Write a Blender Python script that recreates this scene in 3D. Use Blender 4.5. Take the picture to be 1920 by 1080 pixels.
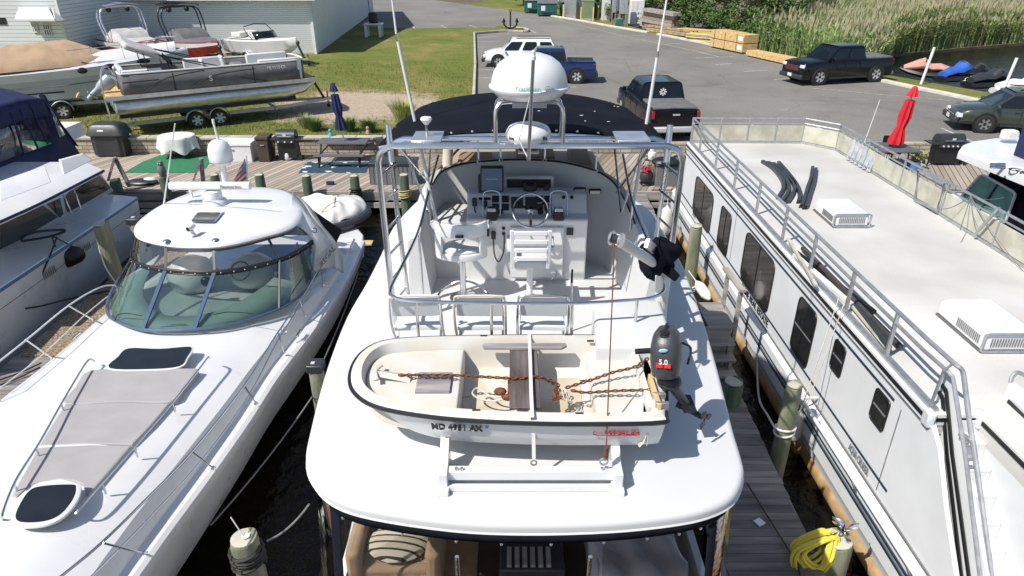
import bpy, bmesh, math, random
from mathutils import Vector, Matrix, noise
random.seed(7)
PI = math.pi
for o in list(bpy.data.objects): bpy.data.objects.remove(o)
SC = bpy.context.scene
COL = SC.collection
# ---------------------------------------------------------------- camera, sky, sun, exposure
CH, PITCH, FPX = 8.0, math.radians(26.6), 1280.0
cd = bpy.data.cameras.new("camera"); cam = bpy.data.objects.new("camera", cd); COL.objects.link(cam)
cam.location = (0, 0, CH); cam.rotation_euler = (PI/2-PITCH, 0, 0)
cd.sensor_width = 36; cd.lens = 24.0; cd.clip_start = .1; cd.clip_end = 2000
SC.camera = cam
W = bpy.data.worlds.new("World"); SC.world = W; W.use_nodes = True
SUN_EL, SUN_AZ = math.radians(51), math.radians(36)      # shadows fall to +x and a little to +y
LD = Vector((math.cos(SUN_AZ)*math.cos(SUN_EL), math.sin(SUN_AZ)*math.cos(SUN_EL), -math.sin(SUN_EL)))
sky = W.node_tree.nodes.new('ShaderNodeTexSky'); sky.sky_type = 'NISHITA'; sky.sun_disc = False
sky.sun_elevation = SUN_EL; sky.sun_rotation = math.atan2(-LD.x, -LD.y); sky.altitude = 10; sky.ozone_density = 1.5
bg = W.node_tree.nodes['Background']; bg.inputs[1].default_value = .10
W.node_tree.links.new(sky.outputs[0], bg.inputs[0])
sl = bpy.data.lights.new("sun", 'SUN'); sl.energy = 4.7; sl.angle = math.radians(.5); sl.color = (1, .955, .885)
so = bpy.data.objects.new("sun", sl); COL.objects.link(so); so.location = (-20, -5, 40)
so.rotation_euler = LD.to_track_quat('-Z', 'Y').to_euler()
SC.view_settings.view_transform = 'Standard'; SC.view_settings.look = 'None'
SC.view_settings.exposure = 0.36; SC.view_settings.gamma = 1
cP, sP = math.cos(PITCH), math.sin(PITCH)
def ray(u, v):
    a = (u-960)/FPX; b = (540-v)/FPX
    return a, cP+b*sP, -sP+b*cP
def at(u, v, z):                      # world point seen at photo pixel (u, v) at height z
    a, y, d = ray(u, v); t = (z-CH)/d
    return Vector((a*t, y*t, z))
def atY(u, v, Y):
    a, y, d = ray(u, v); t = Y/y
    return Vector((a*t, Y, CH+d*t))
def atX(u, v, X):
    a, y, d = ray(u, v); t = X/a
    return Vector((X, y*t, CH+d*t))
# ---------------------------------------------------------------- materials
M = {}
def mat(name, col, rough=.6, metal=0, var=None, vscale=3, bump=0, bscale=40, col2=None, spec=.5, coat=0, detail=4, stretch=None, sheen=0):
    m = bpy.data.materials.new(name); m.use_nodes = True; nt = m.node_tree; N = nt.nodes; L = nt.links
    b = N['Principled BSDF']; b.inputs['Roughness'].default_value = rough; b.inputs['Metallic'].default_value = metal
    b.inputs['Specular IOR Level'].default_value = spec; b.inputs['Coat Weight'].default_value = coat
    b.inputs['Base Color'].default_value = (*col, 1)
    tc = N.new('ShaderNodeTexCoord'); vec = tc.outputs['Object']
    if stretch:
        mp = N.new('ShaderNodeMapping'); mp.inputs['Scale'].default_value = stretch; L.new(vec, mp.inputs[0]); vec = mp.outputs[0]
    if var is None: var = .06
    if var or col2:
        n = N.new('ShaderNodeTexNoise'); n.inputs['Scale'].default_value = vscale; n.inputs['Detail'].default_value = detail; L.new(vec, n.inputs['Vector'])
        r = N.new('ShaderNodeMapRange'); r.inputs[1].default_value = .35; r.inputs[2].default_value = .65; L.new(n.outputs[0], r.inputs[0])
        x = N.new('ShaderNodeMix'); x.data_type = 'RGBA'; L.new(r.outputs[0], x.inputs[0])
        x.inputs[6].default_value = (*[c*(1-var) for c in col], 1)
        x.inputs[7].default_value = (*(col2 if col2 else [min(1, c*(1+var)) for c in col]), 1)
        L.new(x.outputs[2], b.inputs['Base Color'])
        r2 = N.new('ShaderNodeMapRange'); r2.inputs[3].default_value = max(0, rough-.07); r2.inputs[4].default_value = min(1, rough+.09)
        L.new(n.outputs[0], r2.inputs[0]); L.new(r2.outputs[0], b.inputs['Roughness'])
    if bump:
        n2 = N.new('ShaderNodeTexNoise'); n2.inputs['Scale'].default_value = bscale; n2.inputs['Detail'].default_value = 5; L.new(vec, n2.inputs['Vector'])
        bp = N.new('ShaderNodeBump'); bp.inputs['Strength'].default_value = bump; bp.inputs['Distance'].default_value = .02
        L.new(n2.outputs[0], bp.inputs['Height']); L.new(bp.outputs[0], b.inputs['Normal'])
    M[name] = m; return m
def glassy(name, tint, refl=.12, rough=.03, refl_col=(1, 1, 1)):
    m = bpy.data.materials.new(name); m.use_nodes = True; nt = m.node_tree; N = nt.nodes; L = nt.links
    N.remove(N['Principled BSDF']); out = N['Material Output']
    t = N.new('ShaderNodeBsdfTransparent'); t.inputs[0].default_value = (*tint, 1)
    g = N.new('ShaderNodeBsdfGlossy'); g.inputs['Roughness'].default_value = rough; g.inputs[0].default_value = (*refl_col, 1)
    f = N.new('ShaderNodeLayerWeight'); f.inputs[0].default_value = .5
    pw = N.new('ShaderNodeMath'); pw.operation = 'POWER'; pw.inputs[1].default_value = 4; L.new(f.outputs['Facing'], pw.inputs[0])
    a = N.new('ShaderNodeMath'); a.operation = 'MULTIPLY_ADD'; a.inputs[1].default_value = .8; a.inputs[2].default_value = .04+refl; a.use_clamp = True; L.new(pw.outputs[0], a.inputs[0])
    no = N.new('ShaderNodeTexNoise'); no.inputs['Scale'].default_value = 6; bp = N.new('ShaderNodeBump'); bp.inputs['Strength'].default_value = .25; bp.inputs['Distance'].default_value = .02
    tc = N.new('ShaderNodeTexCoord'); L.new(tc.outputs['Object'], no.inputs['Vector']); L.new(no.outputs[0], bp.inputs['Height']); L.new(bp.outputs[0], g.inputs['Normal'])
    x = N.new('ShaderNodeMixShader'); L.new(a.outputs[0], x.inputs[0]); L.new(t.outputs[0], x.inputs[1]); L.new(g.outputs[0], x.inputs[2]); L.new(x.outputs[0], out.inputs[0])
    M[name] = m; return m
mat('gelcoat', (.66, .665, .67), .28, var=.05, vscale=1.2, coat=.3)
mat('deckwhite', (.585, .595, .60), .55, col2=(.55, .555, .55), var=.03, vscale=1.1, detail=7, bump=.15, bscale=220)
mat('cream', (.66, .64, .59), .45, var=.08, vscale=4)
mat('rustwhite', (.60, .59, .56), .5, col2=(.54, .50, .42), var=.02, vscale=2.6, detail=8)
mat('offwhite', (.62, .62, .60), .5, var=.08)
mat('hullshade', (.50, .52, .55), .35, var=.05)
mat('steel', (.62, .63, .65), .22, 1, var=.05)
mat('alu', (.48, .49, .50), .45, .8, var=.1, vscale=9)
mat('brightalu', (.66, .67, .69), .35, .85, var=.1, vscale=5)
mat('black', (.012, .012, .013), .45, var=.1)
mat('rubber', (.02, .02, .02), .7, var=.2)
mat('darkplastic', (.03, .032, .035), .4, var=.15, vscale=12)
mat('greyplastic', (.16, .165, .17), .5, var=.1)
mat('motor', (.045, .048, .054), .38, var=.15, vscale=6, bump=.1, bscale=120)
mat('navy', (.004, .0055, .011), .9, spec=.15, var=.3, vscale=5, bump=.25, bscale=180)
mat('bluecanvas', (.012, .018, .075), .8, var=.25, vscale=4, bump=.3, bscale=60)
mat('tancanvas', (.36, .25, .155), .85, var=.14, vscale=2, bump=.3, bscale=20)
mat('greycanvas', (.42, .41, .40), .85, var=.14, vscale=3, bump=.2, bscale=90)
mat('darkcanvas', (.12, .12, .125), .85, var=.14, vscale=3, bump=.2, bscale=60)
mat('padgrey', (.345, .33, .335), .8, var=.05, vscale=3, bump=.25, bscale=300)
mat('redcanvas', (.50, .01, .022), .8, var=.15, vscale=6)
mat('redgel', (.15, .006, .012), .25, coat=.5)
mat('rust', (.10, .03, .014), .85, col2=(.19, .065, .025), var=.2, vscale=30, bump=.5)
mat('piling', (.17, .19, .12), .85, col2=(.28, .26, .19), var=.2, vscale=5, bump=.6, bscale=30, stretch=(1, 1, .18))
mat('pilinggreen', (.07, .115, .07), .85, col2=(.16, .19, .12), var=.2, vscale=5, bump=.6, bscale=30, stretch=(1, 1, .18))
mat('oldwood', (.26, .235, .215), .85, col2=(.37, .34, .31), var=.2, vscale=7, bump=.5, bscale=30, stretch=(1, .12, 1))
mat('oldwoodx', (.26, .235, .215), .85, col2=(.37, .34, .31), var=.2, vscale=7, bump=.5, bscale=30, stretch=(.12, 1, 1))
mat('thwart', (.085, .065, .06), .7, col2=(.15, .125, .12), var=.25, vscale=9, bump=.4, bscale=40, stretch=(1, .15, 1))
mat('thwartx', (.22, .195, .19), .7, col2=(.36, .34, .34), var=.25, vscale=9, bump=.4, bscale=40, stretch=(.15, 1, 1))
mat('darkwood', (.05, .045, .045), .8, var=.25, vscale=8)
mat('newlumber', (.50, .33, .13), .8, col2=(.62, .43, .20), var=.15, vscale=6)
mat('rope', (.55, .50, .42), .9, var=.15, bump=.5, bscale=80)
mat('whiterope', (.60, .59, .565), .9, var=.12)
mat('yellow', (.70, .56, .06), .6, var=.12)
mat('yellowpost', (.62, .50, .16), .6)
mat('tanrope', (.45, .35, .17), .9)
mat('tire', (.018, .018, .018), .8, var=.2)
mat('rim', (.50, .51, .52), .35, .25)
mat('stripenavy', (.02, .035, .06), .4)
mat('whitepaint', (.68, .68, .68), .5, var=.05)
mat('carwhite', (.78, .79, .80), .25, coat=.8, var=.02)
mat('carblue', (.006, .016, .09), .25, .3, coat=1, var=.1)
mat('carblack', (.003, .0035, .005), .22, spec=.35, coat=.35, var=.1)
mat('cargreen', (.040, .050, .038), .3, .3, coat=.8, var=.1)
mat('carglass', (.006, .009, .012), .08, spec=.5, var=.1)
mat('bluegrey', (.10, .15, .24), .3, .4)
mat('winglass', (.012, .013, .014), .07, spec=.7, var=.2)
mat('greenglass', (.12, .30, .24), .12, spec=.8, var=.25, vscale=2)
mat('redlight', (.35, .01, .015), .3)
mat('chromewhite', (.75, .76, .78), .3, .3)
mat('tealtext', (.05, .35, .42), .5); mat('redtext', (.55, .02, .03), .5); mat('blacktext', (.01, .01, .01), .5); mat('greytext', (.2, .2, .22), .5); mat('bluetext', (.08, .22, .5), .5)
mat('orangestrap', (.65, .13, .03), .7)
mat('amber', (.36, .20, .07), .8, col2=(.46, .31, .15), var=.25, vscale=3, bump=.4, bscale=20)
mat('carpet', (.42, .27, .17), .95, var=.12, vscale=6, bump=.3, bscale=200)
mat('brown', (.06, .045, .03), .9, var=.2)
mat('dumpgreen', (.02, .12, .11), .6, var=.2); mat('utilgreen', (.20, .24, .14), .6); mat('dkgreen', (.03, .07, .04), .6, var=.2)
mat('turf', (.02, .16, .07), .95, var=.12, vscale=8, bump=.4, bscale=150)
mat('mesh', (.40, .385, .31), .9, col2=(.50, .49, .41), var=.1, vscale=3)
mat('leafred', (.5, .02, .05), .8)
glassy('vinyl', (.78, .77, .75), .08, .05)
glassy('screen', (.44, .55, .50), .08, .03)
glassy('dkvinyl', (.80, .76, .70), .02, .10)
# ---------------------------------------------------------------- things
def thing(name, label, cat, loc=(0, 0, 0), group=None):
    o = bpy.data.objects.new(name, None); COL.objects.link(o); o.location = Vector(loc); o.empty_display_size = .3
    o['label'] = label; o['category'] = cat
    if group: o['group'] = group
    return o
def tag(o, label, cat, group=None):
    o['label'] = label; o['category'] = cat
    if group: o['group'] = group
    return o
def struct(o): o['kind'] = 'structure'; return o
def worldloc(p):
    v = Vector((0, 0, 0))
    while p: v += p.location; p = p.parent
    return v
def copy_tree(o, parent=None):
    c = o.copy(); COL.objects.link(c); c.parent = parent
    for ch in list(o.children): copy_tree(ch, c)
    return c
def place(root, loc, rz=0, label=None, group=None, sc=None):
    root.location = Vector(loc); root.rotation_euler = (0, 0, rz)
    if sc: root.scale = (sc, sc, sc)
    if label: root['label'] = label
    if group: root['group'] = group
    return root
class MB:
    def __init__(s): s.v = []; s.f = []
    def add(s, vs, fs):
        n = len(s.v); s.v += [Vector(v) for v in vs]; s.f += [tuple(i+n for i in f) for f in fs]; return s
    def face(s, *p): return s.add(p, [tuple(range(len(p)))])
    def box(s, c, d, rz=0, rx=0, ry=0, taper=1):
        R = Matrix.Rotation(rz, 3, 'Z') @ Matrix.Rotation(ry, 3, 'Y') @ Matrix.Rotation(rx, 3, 'X')
        vs = []
        for z in (-.5, .5):
            t = taper if z > 0 else 1
            for x, y in ((-.5, -.5), (.5, -.5), (.5, .5), (-.5, .5)): vs.append(Vector(c)+R @ Vector((x*d[0]*t, y*d[1]*t, z*d[2])))
        return s.add(vs, [(3, 2, 1, 0), (4, 5, 6, 7), (0, 1, 5, 4), (1, 2, 6, 5), (2, 3, 7, 6), (3, 0, 4, 7)])
    def bb(s, x0, x1, y0, y1, z0, z1): return s.box(((x0+x1)/2, (y0+y1)/2, (z0+z1)/2), (abs(x1-x0), abs(y1-y0), abs(z1-z0)))
    def beam(s, a, b, w, h, up=(0, 0, 1)):
        a = Vector(a); b = Vector(b); d = (b-a).normalized(); u = Vector(up)
        if abs(d.dot(u)) > .98: u = Vector((0, 1, 0))
        r = d.cross(u).normalized(); u = r.cross(d)
        vs = [p+r*x*w/2+u*y*h/2 for p in (a, b) for x, y in ((-1, -1), (1, -1), (1, 1), (-1, 1))]
        return s.add(vs, [(3, 2, 1, 0), (4, 5, 6, 7), (0, 1, 5, 4), (1, 2, 6, 5), (2, 3, 7, 6), (3, 0, 4, 7)])
    def tube(s, pts, r, n=8, closed=False, r2=None, sq=1):
        pts = [Vector(p) for p in pts]; m = len(pts); rings = []; up = None
        for i, p in enumerate(pts):
            if closed: d = pts[(i+1) % m]-pts[i-1]
            else: d = pts[min(i+1, m-1)]-pts[max(i-1, 0)]
            d.normalize()
            if up is None:
                up = Vector((0, 0, 1)) if abs(d.z) < .9 else Vector((1, 0, 0))
            a = d.cross(up)
            if a.length < 1e-4: a = d.cross(Vector((1, .1, 0)))
            a.normalize(); b = a.cross(d).normalized(); up = b
            rr = r if r2 is None else r+(r2-r)*i/(m-1)
            rings.append([p+(a*math.cos(t)+b*math.sin(t)*sq)*rr for t in [2*PI*k/n for k in range(n)]])
        return s.loft(rings, closed=closed, caps=not closed)
    def cyl(s, a, b, r, r2=None, n=14): return s.tube([a, b], r, n, r2=r if r2 is None else r2)
    def loft(s, rings, closed=False, caps=True, ring_closed=True):
        n = len(rings[0]); vs = [v for r in rings for v in r]; fs = []; m = len(rings)
        for i in range(m if closed else m-1):
            j = (i+1) % m
            for k in range(n if ring_closed else n-1):
                l = (k+1) % n; fs.append((i*n+k, i*n+l, j*n+l, j*n+k))
        if caps and ring_closed and not closed:
            if caps is True or 's' in caps: fs.append(tuple(range(n-1, -1, -1)))
            if caps is True or 'e' in caps: fs.append(tuple((m-1)*n+k for k in range(n)))
        return s.add(vs, fs)
    def prism(s, pts, z0, z1):
        a = [Vector((p[0], p[1], z0)) for p in pts]; b = [Vector((p[0], p[1], z1)) for p in pts]
        return s.loft([a, b])
    def extr(s, pts, d):                       # polygon (3D points) pushed along d
        d = Vector(d); a = [Vector(p) for p in pts]; return s.loft([a, [p+d for p in a]])
    def slab(s, pts, z0, z1, r, steps=4):      # plan outline with rounded top edge
        rings = [[Vector((p[0], p[1], z0)) for p in pts]]
        for k in range(steps+1):
            t = PI/2*k/steps; rings.append([Vector((p[0], p[1], z1-r+r*math.sin(t))) for p in inset(pts, r*(1-math.cos(t)))])
        return s.loft(rings)
    def lathe(s, prof, c, n=24, axis=None, a0=0, a1=2*PI):
        full = abs(a1-a0-2*PI) < 1e-6; c = Vector(c); R = Matrix.Identity(3)
        if axis is not None: R = Vector((0, 0, 1)).rotation_difference(Vector(axis)).to_matrix()
        rings = [[c+R @ Vector((r*math.cos(a0+(a1-a0)*k/n), r*math.sin(a0+(a1-a0)*k/n), z)) for k in range(n if full else n+1)] for r, z in prof]
        return s.loft(rings, caps=(('s' if prof[0][0] < .061 else '')+('e' if prof[-1][0] < .061 else '')) if full else False, ring_closed=full)
    def ball(s, c, r, n=14, m=8, R=None):
        if not hasattr(r, '__len__'): r = (r, r, r)
        c = Vector(c); rings = []
        for i in range(m+1):
            t = -PI/2+PI*i/m; cc = max(math.cos(t), .02)
            ring = [Vector((r[0]*cc*math.cos(a), r[1]*cc*math.sin(a), r[2]*math.sin(t))) for a in [2*PI*k/n for k in range(n)]]
            if R is not None: ring = [R @ q for q in ring]
            rings.append([c+q for q in ring])
        return s.loft(rings)
    def grid(s, fn, nu, nv, thick=0):
        P = [[Vector(fn(i/nu, j/nv)) for j in range(nv+1)] for i in range(nu+1)]
        vs = [p for r in P for p in r]; fs = [(i*(nv+1)+j, (i+1)*(nv+1)+j, (i+1)*(nv+1)+j+1, i*(nv+1)+j+1) for i in range(nu) for j in range(nv)]
        return s.add(vs, fs)
    def torus(s, c, R, r, axis=(0, 0, 1), n=24, m=6):
        q = Vector((0, 0, 1)).rotation_difference(Vector(axis)).to_matrix()
        return s.tube([Vector(c)+q @ Vector((R*math.cos(2*PI*k/n), R*math.sin(2*PI*k/n), 0)) for k in range(n)], r, m, closed=True)
    def build(s, name, m, parent=None, bevel=0, ang=35, solid=0, sub=0):
        me = bpy.data.meshes.new(name); off = worldloc(parent)
        me.from_pydata([tuple(v-off) for v in s.v], [], s.f); me.update()
        bm = bmesh.new(); bm.from_mesh(me); bmesh.ops.recalc_face_normals(bm, faces=bm.faces); bm.to_mesh(me); bm.free()
        me.polygons.foreach_set('use_smooth', [True]*len(me.polygons)); me.set_sharp_from_angle(angle=math.radians(ang))
        me.materials.append(M[m] if isinstance(m, str) else m)
        o = bpy.data.objects.new(name, me); COL.objects.link(o); o.parent = parent
        if solid: md = o.modifiers.new('s', 'SOLIDIFY'); md.thickness = solid; md.offset = 0
        if bevel: md = o.modifiers.new('b', 'BEVEL'); md.width = bevel; md.segments = 2; md.limit_method = 'ANGLE'; md.angle_limit = math.radians(40)
        if sub: md = o.modifiers.new('u', 'SUBSURF'); md.levels = sub; md.render_levels = sub
        return o
def inset(pts, d):
    n = len(pts); P = [Vector((p[0], p[1])) for p in pts]; A = sum(P[i].x*P[(i+1) % n].y-P[(i+1) % n].x*P[i].y for i in range(n)); sg = 1 if A > 0 else -1
    out = []
    for i in range(n):
        a = (P[i]-P[i-1]).normalized(); b = (P[(i+1) % n]-P[i]).normalized()
        na = Vector((-a.y, a.x))*sg; nb = Vector((-b.y, b.x))*sg; m = (na+nb)
        if m.length < 1e-5: m = na
        m.normalize(); out.append(P[i]+m*(d/max(.4, m.dot(na))))
    return out
def smooth(pts, n=6, closed=False):            # Catmull-Rom through 2D or 3D points
    P = [Vector(p) for p in pts]; m = len(P); out = []
    for i in range(m if closed else m-1):
        if closed: p0, p1, p2, p3 = P[i-1], P[i], P[(i+1) % m], P[(i+2) % m]
        else: p0, p1, p2, p3 = P[max(i-1, 0)], P[i], P[i+1], P[min(i+2, m-1)]
        for k in range(n):
            t = k/n; out.append(.5*((2*p1)+(p2-p0)*t+(2*p0-5*p1+4*p2-p3)*t*t+(3*p1-p0-3*p2+p3)*t**3))
    if not closed: out.append(P[-1])
    return out
def rrect(a, b, c, d, r=.2, n=4):              # rounded quad through four corners, r = fraction of the sides
    Q = [Vector(x) for x in (a, b, c, d)]; out = []
    for i in range(4):
        p = Q[i]; p0 = p+(Q[i-1]-p)*r; p1 = p+(Q[(i+1) % 4]-p)*r
        for k in range(n+1):
            t = k/n; out.append(p0*(1-t)**2+p*2*t*(1-t)+p1*t*t)
    return out
def panel(name, pts, m, parent, d, lift=0, **k):   # a thin plate on a surface: points pushed by vector d
    d = Vector(d); return MB().extr([Vector(p)-d*.3 for p in pts], d*1.3).build(name, m, parent, **k)
def frame_ring(name, pts, m, parent, r, n=6): return MB().tube(pts, r, n, closed=True).build(name, m, parent)
def text(name, s, size, loc, xdir, ydir, m, parent, ext=.004, w=None, shear=0, bold=.012):
    cu = bpy.data.curves.new('t', 'FONT'); cu.body = s; cu.size = size; cu.extrude = ext; cu.align_x = 'CENTER'; cu.align_y = 'CENTER'; cu.resolution_u = 3; cu.shear = shear; cu.space_character = 1.1 if bold > .02 else 1.0; cu.offset = size*bold
    ob = bpy.data.objects.new('t', cu); COL.objects.link(ob); bpy.context.view_layer.update()
    me = bpy.data.meshes.new_from_object(ob.evaluated_get(bpy.context.evaluated_depsgraph_get())); bpy.data.objects.remove(ob)
    X = Vector(xdir).normalized(); Y = Vector(ydir); Y = (Y-X*Y.dot(X)).normalized(); Z = X.cross(Y)
    if w:
        ww = max(v.co.x for v in me.vertices)-min(v.co.x for v in me.vertices); k = w/ww
    else: k = 1
    off = worldloc(parent)
    for v in me.vertices: v.co = Vector(loc)-off+X*v.co.x*k+Y*v.co.y+Z*v.co.z
    me.name = name; me.materials.clear(); me.materials.append(M[m]); o = bpy.data.objects.new(name, me); COL.objects.link(o); o.parent = parent
    return o
def rope(name, pts, r, m, parent=None, n=5, seg=6): return MB().tube(smooth(pts, seg), r, n).build(name, m, parent)
def sag(a, b, d, n=8):
    a = Vector(a); b = Vector(b); return [a.lerp(b, k/n)-Vector((0, 0, d*4*(k/n)*(1-k/n))) for k in range(n+1)]
# ================================================================ the setting
LOTZ, LAWNZ, DOCKZ = 1.1, 1.22, .8
def nodes_of(name):
    m = bpy.data.materials.new(name); m.use_nodes = True; M[name] = m; return m, m.node_tree.nodes, m.node_tree.links, m.node_tree.nodes['Principled BSDF']
def noise_n(N, L, scale, detail=5, vec=None, rough=.6):
    n = N.new('ShaderNodeTexNoise'); n.inputs['Scale'].default_value = scale; n.inputs['Detail'].default_value = detail; n.inputs['Roughness'].default_value = rough
    if vec: L.new(vec, n.inputs['Vector'])
    return n
def ramp(N, L, src, stops):
    r = N.new('ShaderNodeValToRGB'); e = r.color_ramp.elements
    while len(e) < len(stops): e.new(.5)
    for q, (p, c) in zip(e, stops): q.position = p; q.color = (*c, 1)
    L.new(src, r.inputs[0]); return r
def mixc(N, L, f, a, b, mode='MIX'):
    x = N.new('ShaderNodeMix'); x.data_type = 'RGBA'; x.blend_type = mode
    for s, i in ((f, 0), (a, 6), (b, 7)):
        if hasattr(s, 'links'): L.new(s, x.inputs[i])
        elif isinstance(s, (int, float)): x.inputs[i].default_value = s
        else: x.inputs[i].default_value = (*s, 1)
    return x.outputs[2]
# asphalt
m, N, L, b = nodes_of('asphalt'); g = N.new('ShaderNodeNewGeometry').outputs['Position']
n1 = noise_n(N, L, .12, 6, g); n2 = noise_n(N, L, 9, 6, g, .8); n3 = noise_n(N, L, .6, 5, g)
c1 = ramp(N, L, n1.outputs[0], [(.35, (.165, .157, .145)), (.65, (.215, .204, .187))]).outputs[0]
c2 = ramp(N, L, n2.outputs[0], [(.3, (.72, .72, .72)), (.7, (1.15, 1.14, 1.12))]).outputs[0]
c3 = ramp(N, L, n3.outputs[0], [(.25, (.72, .72, .73)), (.42, (.96, .96, .96)), (.6, (1.02, 1.02, 1)), (.75, (1.2, 1.17, 1.12))]).outputs[0]
col = mixc(N, L, 1.0, mixc(N, L, 1.0, c1, c2, 'MULTIPLY'), c3, 'MULTIPLY')
vo = N.new('ShaderNodeTexVoronoi'); vo.feature = 'DISTANCE_TO_EDGE'; vo.inputs['Scale'].default_value = .16; L.new(g, vo.inputs['Vector'])
cr = ramp(N, L, vo.outputs['Distance'], [(0, (.55, .55, .55)), (.006, (1, 1, 1))]).outputs[0]
L.new(mixc(N, L, .6, col, mixc(N, L, 1.0, col, cr, 'MULTIPLY')), b.inputs['Base Color']); b.inputs['Roughness'].default_value = .92
bp = N.new('ShaderNodeBump'); bp.inputs['Strength'].default_value = .5; bp.inputs['Distance'].default_value = .02; L.new(n2.outputs[0], bp.inputs['Height']); L.new(bp.outputs[0], b.inputs['Normal'])
# lawn: grass with tan worn patches and sandy ground by the trailers
m, N, L, b = nodes_of('lawn'); g = N.new('ShaderNodeNewGeometry').outputs['Position']
n1 = noise_n(N, L, .35, 6, g); n2 = noise_n(N, L, 7, 6, g, .8); n3 = noise_n(N, L, .9, 8, g, .75)
c1 = ramp(N, L, n1.outputs[0], [(.3, (.10, .145, .025)), (.5, (.155, .175, .045)), (.68, (.26, .21, .085))]).outputs[0]
c2 = ramp(N, L, n2.outputs[0], [(.3, (.55, .58, .5)), (.7, (1.3, 1.25, 1.2))]).outputs[0]
gr = mixc(N, L, 1.0, c1, c2, 'MULTIPLY')
# sand patch: ellipse of bare ground around the trailer tongue
vs = N.new('ShaderNodeVectorMath'); vs.operation = 'SUBTRACT'; vs.inputs[1].default_value = (-7.4, 33.0, LAWNZ); L.new(g, vs.inputs[0])
vm = N.new('ShaderNodeVectorMath'); vm.operation = 'MULTIPLY'; vm.inputs[1].default_value = (.235, .27, 0); L.new(vs.outputs[0], vm.inputs[0])
vl = N.new('ShaderNodeVectorMath'); vl.operation = 'LENGTH'; L.new(vm.outputs[0], vl.inputs[0])
ad = N.new('ShaderNodeMath'); ad.operation = 'MULTIPLY_ADD'; ad.inputs[1].default_value = -1.6; ad.inputs[2].default_value = 1.75; L.new(n3.outputs[0], ad.inputs[0])
sb = N.new('ShaderNodeMath'); sb.operation = 'SUBTRACT'; L.new(ad.outputs[0], sb.inputs[0]); L.new(vl.outputs['Value'], sb.inputs[1])
mr = N.new('ShaderNodeMapRange'); mr.inputs[1].default_value = -.12; mr.inputs[2].default_value = .14; L.new(sb.outputs[0], mr.inputs[0])
sand = ramp(N, L, n2.outputs[0], [(.25, (.25, .19, .13)), (.6, (.45, .37, .28))]).outputs[0]
L.new(mixc(N, L, mr.outputs[0], gr, sand), b.inputs['Base Color']); b.inputs['Roughness'].default_value = .95; b.inputs['Specular IOR Level'].default_value = .15
bp = N.new('ShaderNodeBump'); bp.inputs['Strength'].default_value = .9; bp.inputs['Distance'].default_value = .06; L.new(n2.outputs[0], bp.inputs['Height']); L.new(bp.outputs[0], b.inputs['Normal'])
# water
m, N, L, b = nodes_of('water'); g = N.new('ShaderNodeNewGeometry').outputs['Position']
b.inputs['Roughness'].default_value = .07; b.inputs['IOR'].default_value = 1.33
n0 = noise_n(N, L, .5, 5, g); L.new(ramp(N, L, n0.outputs[0], [(.4, (.004, .004, .003)), (.65, (.014, .010, .005))]).outputs[0], b.inputs['Base Color'])
n1 = noise_n(N, L, 2.2, 4, g); n2 = noise_n(N, L, .7, 3, g)
a = N.new('ShaderNodeMath'); a.operation = 'ADD'; L.new(n1.outputs[0], a.inputs[0]); L.new(n2.outputs[0], a.inputs[1])
bp = N.new('ShaderNodeBump'); bp.inputs['Strength'].default_value = .6; bp.inputs['Distance'].default_value = .15; L.new(a.outputs[0], bp.inputs['Height']); L.new(bp.outputs[0], b.inputs['Normal'])
# plank, clapboard and masonry materials: lines at a fixed spacing along one axis
def lined(name, cols, axis, pitch, gap=.08, rough=.85, dist=.01, angle=0, wscale=6, stretch=(1, .1, 1), soft=False):
    m, N, L, b = nodes_of(name); g = N.new('ShaderNodeNewGeometry').outputs['Position']
    mp = N.new('ShaderNodeMapping'); mp.inputs['Rotation'].default_value = (0, 0, angle); L.new(g, mp.inputs[0])
    sx = N.new('ShaderNodeSeparateXYZ'); L.new(mp.outputs[0], sx.inputs[0])
    d = N.new('ShaderNodeMath'); d.operation = 'DIVIDE'; d.inputs[1].default_value = pitch; L.new(sx.outputs[axis], d.inputs[0])
    fr = N.new('ShaderNodeMath'); fr.operation = 'FRACT'; L.new(d.outputs[0], fr.inputs[0])
    fl = N.new('ShaderNodeMath'); fl.operation = 'FLOOR'; L.new(d.outputs[0], fl.inputs[0])
    wn = N.new('ShaderNodeTexWhiteNoise'); wn.noise_dimensions = '1D'; L.new(fl.outputs[0], wn.inputs['W'])
    ms = N.new('ShaderNodeMapping'); ms.inputs['Scale'].default_value = stretch; L.new(mp.outputs[0], ms.inputs[0])
    no = noise_n(N, L, wscale, 6, ms.outputs[0], .7)
    ml = N.new('ShaderNodeMath'); ml.operation = 'MULTIPLY_ADD'; ml.inputs[1].default_value = .45; L.new(wn.outputs['Value'], ml.inputs[0])
    m2 = N.new('ShaderNodeMath'); m2.operation = 'MULTIPLY'; m2.inputs[1].default_value = .55; L.new(no.outputs[0], m2.inputs[0]); L.new(m2.outputs[0], ml.inputs[2])
    c = ramp(N, L, ml.outputs[0], [(.2, cols[0]), (.75, cols[1])]).outputs[0]
    if soft: hgt = fr.outputs[0]; gp = ramp(N, L, fr.outputs[0], [(0, (.35, .37, .42)), (gap, (1, 1, 1))])
    else:
        gp = ramp(N, L, fr.outputs[0], [(0, (.05, .045, .04)), (gap*.8, (.05, .045, .04)), (gap, (1, 1, 1))]); hgt = gp.outputs[0]
    L.new(mixc(N, L, 1.0, c, gp.outputs[0], 'MULTIPLY'), b.inputs['Base Color']); b.inputs['Roughness'].default_value = rough
    bp = N.new('ShaderNodeBump'); bp.inputs['Strength'].default_value = 1; bp.inputs['Distance'].default_value = dist; L.new(hgt, bp.inputs['Height']); L.new(bp.outputs[0], b.inputs['Normal'])
    return m
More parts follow.
